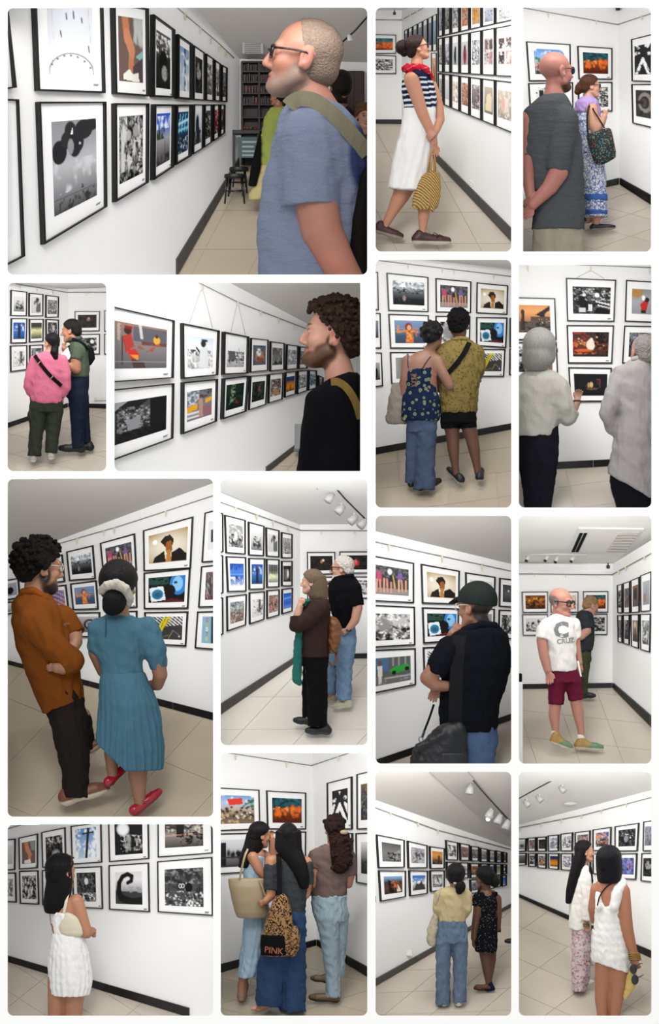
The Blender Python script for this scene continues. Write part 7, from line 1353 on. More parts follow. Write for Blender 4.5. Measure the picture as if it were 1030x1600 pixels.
# ================================================================== opening 12: white summer dress, black hair
R = Room('whitedress', (0, 1280, 3.0294), (12, 1288, 333, 1587), where='before the summer dress')
fl = R.plane((36, 674, 290), (890, 936, 170), (36, 940, 120))
R.floor(fl, [(24, 670), (900, 938), (900, 946), (24, 946)], ((90, 850), (190, 770), (260, 960)), 'tile')
wb = plane3(R.at(36, 100, R.depth(36, 674, fl)), R.on(36, 674, fl), R.on(890, 936, fl))
R.surf('wall_back', wb, [(24, 12), (1020, 12), (1020, 946), (900, 946), (24, 674)], 'plaster')
R.baseboard('baseboard_back', wb, (28, 672), (896, 938), 28, 44, joints=(.13, .56, .92))
R.rail(wb, [(30, 48), (140, 16)])
F = R.frame; kw = dict(fw=5)
for q, sp, lb, m, c in [((26, 96, 72, 92, 70, 240, 26, 243), 'g ddd bbb', 'cut-off pale print, upper row', (0, .2, .3, .2), 'l'), ((86, 88, 178, 68, 178, 232, 89, 238), 'b 6e5a52;p 8a8f8c .6 0 1 0 1 .45 .7 .4;l .3 0 .4 .35 .28 c8805c;l .4 .3 .6 .6 .26 c98866;l .58 .55 .55 .85 .2 c58462;p ece6de .2 .85 .6 .8 .7 1 .2 1', 'print of crossed bare legs', (.16, .18, .14, .16), ''),
    ((194, 62, 308, 38, 312, 225, 199, 230), 'b 1c1c1c;m ddd .5 8 0 0 1 .4;e .5 .6 .25 .3 0d0d0d;e .6 .7 .2 .15 aaa .7;m 444 .55 9', 'dark monochrome portrait print', (.16, .17, .14, .16), ''),
    ((333, 33, 478, 14, 482, 205, 339, 215), 'g 5a86c0 8fb0d8 b9cce0;m f0f4f8 .5 5;l .62 .05 .5 1 .12 22242a;l .35 .18 .85 .16 .06 22242a', 'print of a dark pole on cloudy sky', (.14, .1, .18, .14), ''),
    ((511, 14, 702, 14, 705, 188, 516, 203), 'b 1c1c1e;e .3 .22 .22 .2 d8d8da .25;e .3 .22 .17 .15 f4f4f4 .4;k 999 16 .05 .3 .4 .9 .85 1.6;m ccc .58 12 .2 .4 1 .9;m 0d0d0d .5 9 0 .6 1 1', 'monochrome print of a moonlike lamp over leaves', (.15, .0, .16, .16), 't'),
    ((745, 14, 1003, 14, 1005, 162, 746, 182), 'g 4a4440 3a3632 8a8680 6a6660 44403c;m c8c0b4 .55 8 0 0 1 .5;r .3 0 .5 .6 1c1a18;l 0 .55 1 .45 .03 d8a080;m 1a1816 .5 9 .4 .4 1 1', 'print of posts along a shadowy path', (.13, .0, .17, .26), 't'),
    ((26, 254, 74, 252, 77, 395, 26, 392), 'g 888 444;m ddd .5 6', 'cut-off grey print, lower row', (0, .2, .3, .2), 'l'), ((89, 245, 180, 242, 184, 405, 93, 400), 'b 3a3a3a;m c8c8c8 .45 10;m 111 .5 9;k ddd 12 .04 .1 .2 .9 .9 2', 'busy monochrome carving print', (.14, .15, .14, .15), ''),
    ((197, 241, 312, 236, 314, 416, 199, 408), 'g 9ab 665', 'print hidden by the summer dress wearer', (.14, .15, .14, .15), ''), ((340, 229, 480, 222, 486, 425, 346, 418), 'b 4a4a4c;s 8a8a8a 4 6 0 .05 1 .5 .2;m 1a1a1a .5 8;m e8e8e8 .58 10 0 .7 1 1;e .5 .3 .1 .12 ddd', 'grey city print beside the shoulder', (.14, .14, .22, .16), ''),
    ((513, 218, 703, 205, 708, 440, 516, 428), 'g d8d8da e2e2e4 b4b4b6 555 333;r 0 .6 1 1 3a3a3c;m 999 .5 8 .3 .45 1 .65;l .46 .34 .6 .28 .12 141414;l .6 .28 .62 .14 .13 141414;l .62 .14 .46 .07 .13 141414;l .46 .07 .27 .14 .14 141414;l .27 .14 .14 .34 .15 141414;l .14 .34 .12 .6 .17 141414;l .12 .6 .22 .82 .2 161616;l .22 .82 .6 .92 .22 181818;l .6 .92 1 .86 .2 1a1a1a', 'print of a giant curling tentacle by the sea', (.16, .17, .18, .14), ''),
    ((743, 200, 1003, 178, 1007, 458, 746, 440), 'b 48484a;m 8a8a8c .5 9 0 0 1 .4;m 2a2a2c .5 7;r .34 .36 .52 .56 1c1c1e;a .4 .46 .035 .05 .014 eee;a .47 .46 .035 .05 .014 eee;l .56 .38 .53 .56 .014 eee;e .62 .5 .1 .12 0d0d0d;p 6a6a6c .5 1 .6 .62 .8 .6 1 .9 1 1;k e8e8e8 46 .022 .55 .64 .98 .98;k 151515 46 .022 .55 .64 .98 .98;m ddd .58 12 0 .6 .5 1', 'print of a checked-shirt figure from behind', (.13, .17, .17, .14), '')]:
    F(wb, q, sp, lb, margin=m, cut=c, res=1, **kw)
R.tunnel(300, .5)
p = Fig(R, 'person', 'person in short white summer dress with hands held together', 'person', (310, 936), d=130)
hd = p.head(290, 252, 172, 42, d=0); p.neck(hd, 300, 375, 0, 34)
p.skin.loft([(360, 270, 345, 0, 32), (385, 248, 378, 0, 48), (430, 236, 376, 0, 56), (520, 245, 378, 0, 54), (600, 240, 395, 0, 60), (760, 245, 410, 0, 70)], k=10)
p.skin.chain([(362, 388, -20, 36), (388, 460, -30, 31), (412, 535, -34, 27), (432, 528, -10, 20)]); p.hand((432, 545, -14), (.3, -.95, 0), (.8, .2, .3), 52, .6, grip=.3); p.hand((446, 560, -4), (-.1, -1, 0), (-.8, 0, .3), 50, .7, grip=.3)
p.skin.chain([(255, 400, 20, 30), (260, 500, 60, 26), (400, 545, 60, 20)]); p.skin.chain([(275, 760, 0, 50), (268, 870, 0, 42), (262, 945, 0, 36)]); p.skin.chain([(355, 760, -10, 54), (350, 870, -10, 46), (345, 945, -10, 40)])
p.body('ba8366', hd.face_paint('1a1210', 'a55'))
p.part('dress', Field(6).loft([(438, 236, 372, 0, 60), (500, 244, 382, 0, 60), (545, 246, 394, 0, 60), (560, 246, 398, 0, 62)]).loft([(548, 244, 400, 0, 64), (620, 232, 418, 0, 78), (700, 228, 432, 0, 90), (780, 232, 436, 0, 94), (830, 244, 420, 0, 92)], pleat=(20, .05)).wrinkle(2, 40), 'efeeec', 'cloth', 1.6)
p.band('shoulder_strap', ptson(p, 'body dress', [(268, 450), (285, 400), (312, 360)], 2, 12), 9, 'e8e6e2', 3)
hr = hd.cap(.05, (.25, .78), (-.55, .1)); p.part('hair', hr, '0b090b', 'hair', 1.1); p.part('long_hair', Field(10).loft([(200, 244, 338, -10, 50), (280, 222, 345, -14, 54), (340, 212, 342, -20, 50), (400, 206, 322, -30, 40), (444, 214, 290, -34, 24)], rnd=16), '0b090b', 'hair', 1.1)
p.glasses(Head((292, 236, 4), 172, 42, 62), '5a3a28', .02)
b = Fig(R, 'shoulder_bag', 'small cream shoulder bag under the arm of the summer dress wearer', 'bag', (340, 555), d=p.d, dz=-14); b.V = {k_: v + np.array([0, 0, 14 * 3.03]) for k_, v in p.V.items()}
b.part('bag_body', Field(8).loft([(440, 305, 330, 0, 20), (468, 285, 378, 0, 26), (510, 274, 398, 0, 30), (540, 278, 402, 0, 28), (556, 300, 388, 0, 20)], d=-8, rnd=8), 'd8ceb6', 'leather', 1.3); b.band('strap', [(300, 460, -14), (308, 420, -16), (318, 370, -12), (326, 335, 10)], 13, 'd6ccb4', 4, 'leather')

# ================================================================== opening 13: three young women
R = Room('three', (340, 1170, 3.721), (345, 1177, 574, 1587), where='before the three visitors')
fl = R.plane((575, 1142, 330), (20, 1560, 100), (870, 1560, 100))
R.floor(fl, [(8, 1304), (575, 1142), (884, 1334), (884, 1566), (8, 1566)], ((300, 1400), (620, 1300), (640, 1480)), 'tile_warm')
wl = R.wall_plane((552, 60), (575, 1142), (20, 1300), fl); wr = R.wall_plane((552, 60), (575, 1142), (870, 1325), fl)
R.surf('wall_left', wl, [(6, 14), (551, 14), (575, 1144), (6, 1308)], 'plaster'); R.surf('wall_right', wr, [(551, 14), (886, 14), (886, 1338), (575, 1144)], 'plaster')
R.baseboard('baseboard_left', wl, (12, 1302), (574, 1143), 48, 34); R.baseboard('baseboard_right', wr, (576, 1143), (880, 1331), 34, 56)
R.rail(wl, [(60, 24), (548, 98)], [(100, 34), (395, 78)], hang=32); R.rail(wr, [(550, 98), (770, 24)], [(712, 44)], hang=30)
F = R.frame; kw = dict(fw=6)
F(wl, (8, 225, 245, 238, 250, 468, 8, 478), 'g 6a94d0 a8c0dc b8a890 6a5a48 7a6a58;m f0f0f0 .55 5 0 0 1 .3;p d83a24 .24 .14 .66 .08 .68 .3 .3 .36;k 2a2a2e 26 .045 0 .4 1 .8;k c8a47c 16 .04 0 .5 1 1;k 3a6a4a 8 .05 .7 .1 1 .4;k e8dcc8 10 .03 0 .6 1 .95', 'print of a crowded market with red awning', cut='l', margin=(0, .17, .13, .16), res=1, **kw)
F(wl, (286, 242, 517, 255, 517, 468, 292, 468), ORANGE, 'print of glowing orange figures above the middle visitor', margin=(.14, .18, .11, .17), res=1, **kw)
F(wl, (8, 493, 255, 487, 258, 712, 8, 730), 'g d8dade c8cacc 777 333;r .05 .1 .2 .95 1c1c1e;k 161616 9 .035 .25 .45 .6 .62 3;r 0 .62 1 .68 333', 'print of silhouettes at a railing', cut='l', margin=(.1, .16, .12, .16), res=1, **kw)
F(wl, (300, 486, 517, 481, 515, 690, 306, 700), 'g 777 333;m ccc .5 7', 'grey print behind the middle visitor', margin=(.14, .16, .12, .18), **kw)
F(wr, (633, 199, 778, 161, 780, 468, 636, 470), 'b 262628;p f0f0f0 .4 .06 .56 .05 .48 .16;p f2f2f2 .44 .42 .52 .42 .95 .98 .74 .98 .48 .66 .2 .98 .02 .98;p 1c1c1e .47 .7 .62 .96 .32 .96;p eee 0 .52 .14 .42 .2 .48 .08 .7 0 .8;p eee .98 .5 .8 .4 .74 .46 .9 .7 .98 .8;e .84 .28 .1 .06 eee;e .8 .3 .05 .035 262628;e .12 .34 .1 .05 eee;e .22 .28 .04 .02 eee', 'print of black and white curled ornament', margin=(.2, .2, .18, .18), res=1, **kw)
F(wr, (806, 148, 884, 130, 884, 466, 807, 468), 'g 6a5a40 2a3040 1c2230 2a2a30;m 8a7a5a .55 7;s 444c5c 4 0 0 .3 1 .9 .3', 'dark blue print at the right edge', cut='r', margin=(.3, .2, 0, .16), **kw)
F(wr, (800, 490, 884, 486, 884, 792, 803, 778), 'g d8d8d8 999 444 222;m 222 .5 6 0 .5 1 1', 'misty monochrome print at the right edge', cut='r', margin=(.35, .18, 0, .2), **kw)
F(wr, (640, 486, 782, 490, 782, 700, 642, 690), 'g 888 444', 'print hidden by the taupe top wearer', margin=(.2, .18, .16, .18), **kw)
R.tunnel(345, 1.0)
p = Fig(R, 'person', 'person in pale blue dress and brown sandal with a beige tote', 'person', (150, 1476), dz=-6)
hd = p.head(248, 502, 146, 62, pitch=-8, d=0); p.neck(hd, 225, 600, 0, 28)
p.skin.loft([(588, 195, 262, 0, 28), (612, 170, 280, 0, 46), (680, 156, 280, 0, 52), (800, 160, 290, 0, 52), (1000, 160, 300, 0, 60)], k=10)
p.skin.chain([(205, 625, -46, 34), (245, 700, -60, 28), (285, 745, -62, 24), (340, 760, -40, 18)]); p.skin.chain([(265, 620, 50, 30), (330, 680, 50, 25), (318, 560, 40, 20), (314, 520, 30, 15)]); p.hand((313, 518, 30), (.0, -1, 0), (-.8, 0, -.3), 54, .5)
p.skin.chain([(165, 1250, 0, 40), (148, 1360, 0, 26), (140, 1400, -6, 24), (140, 1450, -20, 26)], k=6); p.body('b27d62', hd.face_paint('1a1210', '955'))
p.part('dress', Field(6).loft([(622, 172, 276, 0, 56), (700, 152, 280, 0, 60), (800, 152, 290, 0, 60), (930, 156, 300, 0, 66), (1050, 150, 300, 0, 72), (1200, 130, 280, 0, 76), (1326, 118, 240, 0, 74)], pleat=(15, .04)).wrinkle(3, 60), 'a6bfd2', 'cloth', 1.7)
hr = hd.cap(.06, (.26, .78), (-.55, .05)); p.part('hair', hr, '0c090a', 'hair', 1.1); p.part('long_hair', Field(10).loft([(480, 172, 285, 0, 50), (560, 152, 270, -6, 50), (620, 130, 240, -14, 46), (690, 118, 190, -20, 30)], rnd=14), '0e0a0b', 'hair', 1.1)
p.shoe((150, 1400, 30), (140, 1478, -30), 36, '9c7a64', '6a5040', .4, name='sandal')
b = Fig(R, 'tote_bag', 'large beige leather tote on the shoulder of the pale blue dress wearer', 'bag', (190, 985), d=p.d, dz=-30)
b.part('bag_body', Field(6).loft([(752, 58, 276, 0, 30), (800, 66, 284, 0, 46), (880, 82, 292, 0, 52), (950, 100, 296, 0, 50), (984, 116, 290, 0, 42)], rnd=8), 'a39170', 'leather', 1.5); b.band('handle', [(128, 765, -30), (140, 700, -36), (158, 620, -34), (176, 582, 0)], 12, '9a8866', 4, 'leather'); b.band('handle', [(244, 760, -30), (262, 800, -44), (278, 850, -46)], 10, '8f7e5e', 4, 'leather')
r_ = Fig(R, 'person', 'person in taupe top and pale jeans', 'person', (640, 1474), dz=-6)
hd = r_.head(678, 470, 152, -18, d=0); r_.neck(hd, 670, 570, 0, 30)
ts = r_.torso([(556, 620, 720, 0, 36), (572, 585, 748, 0, 52), (620, 560, 772, 0, 62), (720, 560, 768, 0, 64), (800, 550, 758, 0, 62), (868, 546, 750, 0, 62)])
r_.skin.chain([(572, 630, 0, 38), (560, 720, -10, 31), (562, 790, -6, 28), (535, 840, 40, 22)]); r_.skin.chain([(760, 630, 0, 38), (772, 730, -6, 28), (762, 790, 10, 24), (720, 800, 60, 20)])
r_.skin.loft([(860, 575, 725), (980, 590, 720)]); r_.skin.chain([(645, 1000, -10, 56), (675, 1440, -10, 26)]); r_.skin.chain([(705, 1000, 30, 44), (690, 1330, 30, 24)]); r_.body('ad7a60', hd.face_paint('1a1210', '955'))
r_.part('top', ts.chain([(572, 628, 0, 46), (560, 695, -8, 42)], k=14, flat=True).chain([(760, 628, 0, 46), (774, 735, -6, 38)], k=14, flat=True).wrinkle(3, 60, 4), '6f5c57', 'knit', 1.7)
r_.part('jeans', Field(10).loft([(850, 546, 752, 0, 68), (930, 548, 758, 0, 76), (1000, 565, 752, 0, 74)]).chain([(640, 980, -14, 74), (655, 1120, -14, 54), (668, 1280, -14, 44), (676, 1442, -14, 46)], flat=True).chain([(710, 980, 30, 56), (708, 1130, 30, 44), (695, 1330, 30, 40)], flat=True).wrinkle(4, 46, 2), '95a7b0', 'denim', 1.8)
hr = hd.cap(.08, (.26, .78), (-.5, .1)); hd.curls(hr, 40, .08, .09, (.2, .8), (-.4, .2), 4); r_.part('hair', hr, '2a1a16', 'curls', 1.1)
lh = Field(10).loft([(480, 640, 765, -30, 50), (560, 652, 780, -50, 46), (640, 660, 784, -60, 40), (700, 668, 760, -60, 32), (722, 690, 735, -60, 18)], rnd=14); rc = np.random.default_rng(3)
for i in range(46): lh.ell((rc.uniform(668, 776), rc.uniform(500, 690), -80 + rc.uniform(-14, 10)), rc.uniform(10, 18), k=3)
r_.part('long_hair', lh, '2e1c17', 'curls', 1.1); r_.part('hair_clip', Field(4).ell((735, 478, -86), (24, 14, 12)), 'a08a70', 'leather', .9)
r_.shoe((702, 1474, -14), (542, 1462, -14), 32, '6d5338', '3a2c1e', .8); r_.shoe((640, 1366, 30), (550, 1352, 30), 26, '6d5338', '3a2c1e', .8)
q = Fig(R, 'person', 'person in grey off-shoulder top and wide jeans', 'person', (380, 1530), dz=-10)
hd = q.head(412, 512, 152, 8, d=0); q.neck(hd, 405, 610, 0, 30)
q.skin.loft([(598, 365, 450, 0, 30), (622, 312, 505, 0, 44), (655, 312, 508, 0, 46), (700, 345, 505, 0, 44), (800, 355, 505, 0, 46), (960, 365, 495, 0, 50), (1040, 360, 495, 0, 54)], k=8)
q.skin.chain([(312, 655, 0, 38), (308, 770, -16, 33), (312, 850, -24, 28), (282, 880, -50, 21)]); q.hand((280, 882, -52), (-.8, .4, -.2), (.2, -1, 0), 62, .6); q.skin.chain([(515, 660, 0, 36), (524, 770, -4, 29), (515, 850, 0, 24), (480, 840, 60, 20)])
q.skin.chain([(310, 1100, -10, 60), (290, 1480, -10, 28), (235, 1512, -14, 18)]); q.skin.chain([(440, 1100, 10, 60), (440, 1490, 10, 28)]); q.body('b5805f', hd.face_paint('1a1210', '955'))
q.part('top', Field(8).loft([(645, 332, 514, 0, 64), (700, 326, 530, 0, 68), (800, 335, 530, 0, 66), (900, 345, 516, 0, 68), (960, 352, 506, 0, 70)]).chain([(312, 690, 0, 44), (308, 820, -18, 40)], k=12, flat=True).chain([(516, 680, 0, 42), (524, 790, -4, 36)], k=12, flat=True).wrinkle(3, 50, 3), '3d4144', 'cloth', 1.7)
q.part('jeans', Field(14).loft([(940, 352, 510, 0, 72), (1000, 338, 512, 0, 78), (1080, 300, 512, 0, 78)]).chain([(362, 1050, -10, 82), (318, 1280, -10, 86), (300, 1490, -10, 80)], flat=True).chain([(440, 1050, 10, 74), (440, 1280, 10, 74), (440, 1524, 10, 76)], flat=True).wrinkle(5, 60, 6), '32486b', 'denim', 1.9)
hr = hd.cap(.06, (.28, .78), (-.6, .1)); q.part('hair', hr, '0b090a', 'hair', 1.1); q.part('long_hair', Field(10).loft([(470, 338, 488, -16, 56), (580, 332, 492, -30, 52), (660, 400, 520, -50, 40), (740, 450, 536, -56, 34), (810, 480, 530, -54, 20)], rnd=14), '0b090a', 'hair', 1.1)
q.shoe((275, 1516, 0), (200, 1522, -10), 20, 'd8a090', 'b98070', .5)
b = Fig(R, 'leopard_backpack', 'leopard print sling backpack with black lettered panel on the middle visitor', 'backpack', (360, 1210), d=q.d, dz=-34)
mat('leopard', 'b58a5c', rough=.85, spec=.2, bump=(40, .3, .01), pattern=pat_leopard)
b.part('bag_body', Field(10).loft([(842, 352, 392, 0, 26), (880, 322, 416, 0, 40), (950, 296, 432, 0, 54), (1030, 272, 440, 0, 60), (1100, 256, 446, 0, 62), (1170, 250, 446, 0, 60), (1205, 262, 436, 0, 50)], rnd=14), 'fff', 'leopard', 1.4); b.part('side_pouch', Field(8).loft([(1030, 432, 462, 0, 30), (1090, 416, 482, 0, 40), (1160, 410, 476, 0, 40), (1208, 412, 450, 0, 30)], rnd=10), 'fff', 'leopard', 1.4)
pn_ = b.part('black_panel', Field(6).loft([(1078, 254, 412, -16, 58), (1140, 248, 414, -16, 60), (1196, 252, 410, -16, 58)], rnd=6), '0d0d0f', 'cloth', 1.3); b.text('PINK', 328, 1166, 50, 'a8674f', lambda x, y: b.surf('black_panel', x, y, 8) - 1.0, parent=pn_, rot=-.12)
b.band('strap', [(362, 850, -20), (360, 780, 12), (358, 700, 44), (356, 640, 60), (352, 618, 90)], 30, '0f0f11', 6)

# ================================================================== opening 14: yellow top and dotted dress
R = Room('yellowtop', (580, 1200, 4), (587, 1206, 799, 1587), where='along the wall before the yellow-top wearer')
fl = R.plane((876, 866, 420), (876, 1556, 90), (28, 1556, 90))
R.floor(fl, [(16, 1366), (888, 858), (888, 1562), (16, 1562)], ((260, 1400), (560, 1390), (430, 1260)), 'tile')
wl = plane3(R.at(876, 500, R.depth(876, 866, fl)), R.on(876, 866, fl), R.on(28, 1362, fl))
R.surf('wall_left', wl, [(16, 194), (888, 500), (888, 862), (16, 1372)], 'plaster')
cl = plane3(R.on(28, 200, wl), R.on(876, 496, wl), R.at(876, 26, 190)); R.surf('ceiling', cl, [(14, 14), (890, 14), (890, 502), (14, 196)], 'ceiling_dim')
R.baseboard('baseboard_left', wl, (20, 1366), (882, 862), 42, 16, 'base_grey', joints=(.3, .55))
R.rail(wl, [(20, 246), (400, 385), (882, 512)], [(110, 278), (282, 342), (405, 386), (510, 420), (590, 440), (640, 455)], hang=26)
def cq(f, name, pts, color, off, th, material='paint'):
    g = [R.on(x, y, cl, off) - f.base for x, y in pts]; n = len(g); me = pydata(g + [v - cl[1] * th for v in g], [tuple(range(n)), tuple(range(2 * n - 1, n - 1, -1))] + [(i, (i + 1) % n, n + (i + 1) % n, n + i) for i in range(n)])
    ca = me.color_attributes.new('Col', 'FLOAT_COLOR', 'POINT'); ca.data.foreach_set('color', np.tile(np.append(hx(color), 1.0), 2 * n).astype(np.float32)); return new_obj(name, me, material, f.root)
bm_ = Fig(R, 'ceiling_beam', 'pale boxed beam running along the ceiling above yellow top and dotted dress', 'beam', (560, 200), d=R.depth(560, 200, cl) - 10); cq(bm_, 'soffit', [(366, 12), (600, 12), (880, 360), (860, 420), (720, 330)], 'a8a4a0', .02, .02)
tk = spot_track(R, 'ceiling track with white spots above yellow top and dotted dress', [(596, 24, -60), (700, 150, -10), (870, 335, 60)], [(618, 130, -30, 1.8), (745, 285, 10, 2.0), (800, 320, 24, 2.0), (850, 356, 36, 2.0)], 190)
lm = bpy.data.materials.new('lamp_glow'); lm.use_nodes = True; e_ = lm.node_tree.nodes['Principled BSDF']; e_.inputs['Emission Color'].default_value = (1, .95, .85, 1); e_.inputs['Emission Strength'].default_value = 6; MATS['lamp_glow'] = lm
gl = Field(2).ell((730, 318, -20), (13, 13, 8))
t2 = Fig(R, 'lit_spotlight', 'lit spotlight shining under the ceiling track', 'lamp', (730, 318), d=200); t2.part('bulb', gl, 'fff', 'lamp_glow', 1.0); t2.tube('housing', [(752, 300, 10), (736, 314, -12)], [18, 16], 'd8d8d6', 'leather', n=10)
F = R.frame; kw = dict(fw=5, caption=False)
for q, sp, lb in [((37, 415, 212, 450, 212, 622, 49, 625), 'g 555 777 666;p 999 .4 .7 .95 .3 .95 .9 .5 .95;m 222 .5 10 .3 .5 1 1', 'grey misty skyline print'), ((231, 455, 355, 483, 355, 625, 236, 627), 'g 8a8a94 777;r .3 .3 .9 .9 3a3a3e;m b8b8c0 .5 7', 'grey print of dark buildings'), ((369, 488, 463, 502, 462, 628, 373, 630), 'g c8843a d8964a 7a5a3a 4a3a30;r .55 .3 .75 .9 3a2e28;m 2a2420 .5 8 0 .6 1 1', 'orange sunset bridge print'),
    ((51, 640, 220, 642, 220, 805, 63, 835), 'g 8ab0d8 3a3430 5a3a2c 2a2422;p 151314 .2 .2 .45 .3 .55 1 .3 1;m c86a3a .58 7 .4 .3 .8 .7;p d8c8b0 .75 .5 .95 .9 .7 .95', 'print of a dark avenue lit orange'), ((241, 640, 358, 642, 357, 785, 246, 802), 'g 3a6ab0 5a88c8 b0b8b8 444;m f0f0ea .5 6 0 .2 1 .6;p 3a3836 .1 1 .3 .5 .5 .6 .7 .4 .9 .7 1 1', 'print of towers under blue sky'), ((371, 640, 463, 640, 462, 765, 376, 775), 'g 888 bbb 999;e .55 .55 .35 .3 e0e4e0;m 4a4a4a .5 8', 'pale print of a car wheel'),
    ((471, 450, 546, 465, 546, 578, 476, 575), 'b 222;m ddd .5 8;e .5 .3 .15 .15 eee', 'black and white print starting the three-row cluster'), ((557, 468, 620, 480, 618, 580, 561, 580), 'g 9a8a88 777;m c05a50 .58 7;m 444 .5 7', 'grey-red print, top row of the cluster'), ((626, 486, 678, 493, 676, 583, 629, 583), 'g aaa 777;m 333 .5 7', 'third print, top row of the cluster'), ((685, 498, 732, 507, 732, 588, 687, 588), 'g bbb 777;m 444 .5 7', 'fourth print, top row of the cluster'), ((740, 510, 778, 517, 778, 590, 740, 590), 'g 99a 667;m ccc .5 6', 'fifth print, top row of the cluster'), ((784, 515, 820, 523, 820, 592, 784, 592), 'g aaa 888;m 555 .5 6', 'sixth print, top row of the cluster'), ((826, 523, 853, 530, 853, 592, 826, 592), 'g 777 555', 'last print, top row of the cluster'),
    ((474, 586, 548, 590, 546, 690, 478, 690), 'g 888 444;m ddd .5 6', 'first print, middle row of the cluster'), ((560, 590, 612, 592, 612, 688, 562, 690), 'g 99a 556;m ddd .55 6', 'second print, middle row of the cluster'), ((622, 594, 678, 596, 678, 685, 624, 690), 'g 9a5a3a c88a5a 4a3a34;m 333 .5 6', 'rust print, middle row of the cluster'), ((686, 597, 733, 598, 733, 680, 688, 682), 'g 2a5ab0 4a80d0', 'blue print, middle row of the cluster'), ((740, 598, 775, 600, 775, 672, 740, 675), 'g 3a6ac0 223;m e8e8e8 .6 5', 'blue tower print, middle row of the cluster'), ((782, 600, 818, 602, 818, 668, 782, 672), 'g 777 bb9', 'sixth print, middle row of the cluster'), ((824, 602, 852, 602, 852, 662, 824, 666), 'b 222;e .5 .5 .2 .3 ddd', 'last print, middle row of the cluster'),
    ((622, 698, 676, 695, 676, 778, 625, 788), 'g aab 667;m 444 .5 6', 'first print, lowest row of the cluster'), ((684, 692, 732, 690, 732, 764, 686, 774), 'g 999 666', 'second print, lowest row of the cluster'), ((740, 688, 778, 684, 778, 750, 740, 760), 'g ddd 999', 'third print, lowest row of the cluster'), ((786, 680, 815, 676, 815, 740, 786, 748), 'g a66 755', 'reddish print, lowest row of the cluster'), ((820, 672, 850, 668, 850, 735, 820, 742), 'g 2a5ac0 6a9ae0', 'bright blue print, lowest row of the cluster')]:
    F(wl, q, sp, lb, margin=(.18, .2, .12, .2), t=.02, **kw)
so = Fig(R, 'wall_socket', 'white socket near the floor before the yellow-top wearer', 'socket', (238, 1180), d=R.depth(238, 1160, wl) - 4); bx(so, 'socket_plate', 220, 1138, 256, 1174, -5, 4, 'e4e4e2', 'leather'); bx(so, 'switch', 232, 1150, 244, 1162, -8, -4, 'f2f2f0', 'leather')
sd = Fig(R, 'dark_sign', 'small dark card at the left end of the wall', 'sign', (22, 840), d=R.depth(24, 820, wl) - 2); bx(sd, 'card', 12, 800, 31, 840, -3, 3, '222', 'leather')
R.tunnel(430, 1.1)
p = Fig(R, 'person', 'person in pale yellow top and blue-grey wide jeans, seen from behind', 'person', (500, 1482), dz=-8)
hd = p.head(530, 678, 156, 6, d=0); p.neck(hd, 520, 770, 0, 32)
tp = p.torso([(740, 480, 575, 0, 36), (752, 440, 602, 0, 52), (790, 412, 612, 0, 62), (860, 420, 606, 0, 62), (960, 424, 590, 0, 62)])
for s_ in ([(428, 800, 0, 36), (412, 880, -12, 30), (425, 930, 20, 24), (470, 930, 70, 20)], [(598, 800, 0, 34), (604, 880, -8, 28), (590, 920, 20, 22), (550, 920, 70, 18)]): p.skin.chain([(x, y, d, r * .8) for x, y, d, r in s_]); tp.chain(s_[:3], k=14)
p.skin.loft([(950, 440, 575), (1040, 435, 580)]); p.skin.chain([(455, 1060, 0, 36), (450, 1450, 0, 24)]); p.skin.chain([(554, 1060, 0, 34), (554, 1440, 0, 24)]); p.body('a2755c', hd.face_paint('1a1210', '955'))
p.part('top', tp.wrinkle(3, 50, 2), 'b9a880', 'cloth', 1.7); p.part('jeans', Field(12).loft([(950, 420, 592, 0, 62), (1040, 408, 606, 0, 68), (1090, 406, 606, 0, 66)]).chain([(452, 1090, 0, 52), (450, 1280, 0, 44), (450, 1478, 0, 46)], flat=True).chain([(556, 1090, 0, 50), (556, 1280, 0, 42), (554, 1466, 0, 42)], flat=True).wrinkle(4, 60, 3), '64768b', 'denim', 1.8)
p.part('hair', hd.cap(.07, (.28, .80), (-.5, .14)), '0c0a0b', 'hair', 1.1); p.part('hair_bun', Field(8).ell((556, 735, -60), (34, 40, 30)).ell((550, 765, -56), (22, 20, 22)), '0c0a0b', 'hair', 1.1); p.part('hair_clip', Field(3).ell((522, 712, -70), (12, 10, 8)), 'aaa', 'gloss', .9)
for x in (456, 546): p.shoe((x, 1486, -20), (x + 4, 1466, 40), 28, 'cfcac0', 'e0dcd4', .6)
b = Fig(R, 'tote_bag', 'cream canvas bag hanging beside the yellow-top wearer', 'bag', (380, 1112), d=p.d); b.part('bag_body', Field(8).loft([(892, 398, 428, 0, 18), (940, 376, 424, 0, 28), (1010, 352, 418, 0, 34), (1080, 346, 412, 0, 34), (1114, 366, 404, 0, 24)], rnd=12).wrinkle(3, 40), 'b5ab92', 'cloth', 1.4); b.band('strap', [(405, 900, -12), (404, 840, -46), (418, 780, -52), (440, 750, -10)], 11, 'b0a68c', 4)
q = Fig(R, 'person', 'person in black dotted short dress and sandals, arm hanging down', 'person', (715, 1390), dz=-8)
hd = q.head(708, 690, 142, -42, d=0, nose=.7); q.neck(hd, 725, 775, 0, 28)
q.skin.loft([(765, 690, 770, 0, 28), (785, 662, 790, 0, 46), (840, 660, 792, 0, 54), (920, 672, 786, 0, 52), (1080, 650, 788, 0, 60)], k=8)
q.skin.chain([(672, 820, -20, 34), (660, 910, -30, 26), (645, 1000, -34, 23), (640, 1060, -36, 18)]); q.hand((640, 1066, -36), (.1, 1, 0), (.7, 0, .5), 66, .35); q.skin.chain([(785, 820, 10, 32), (795, 920, 10, 24), (792, 1000, 20, 20)])
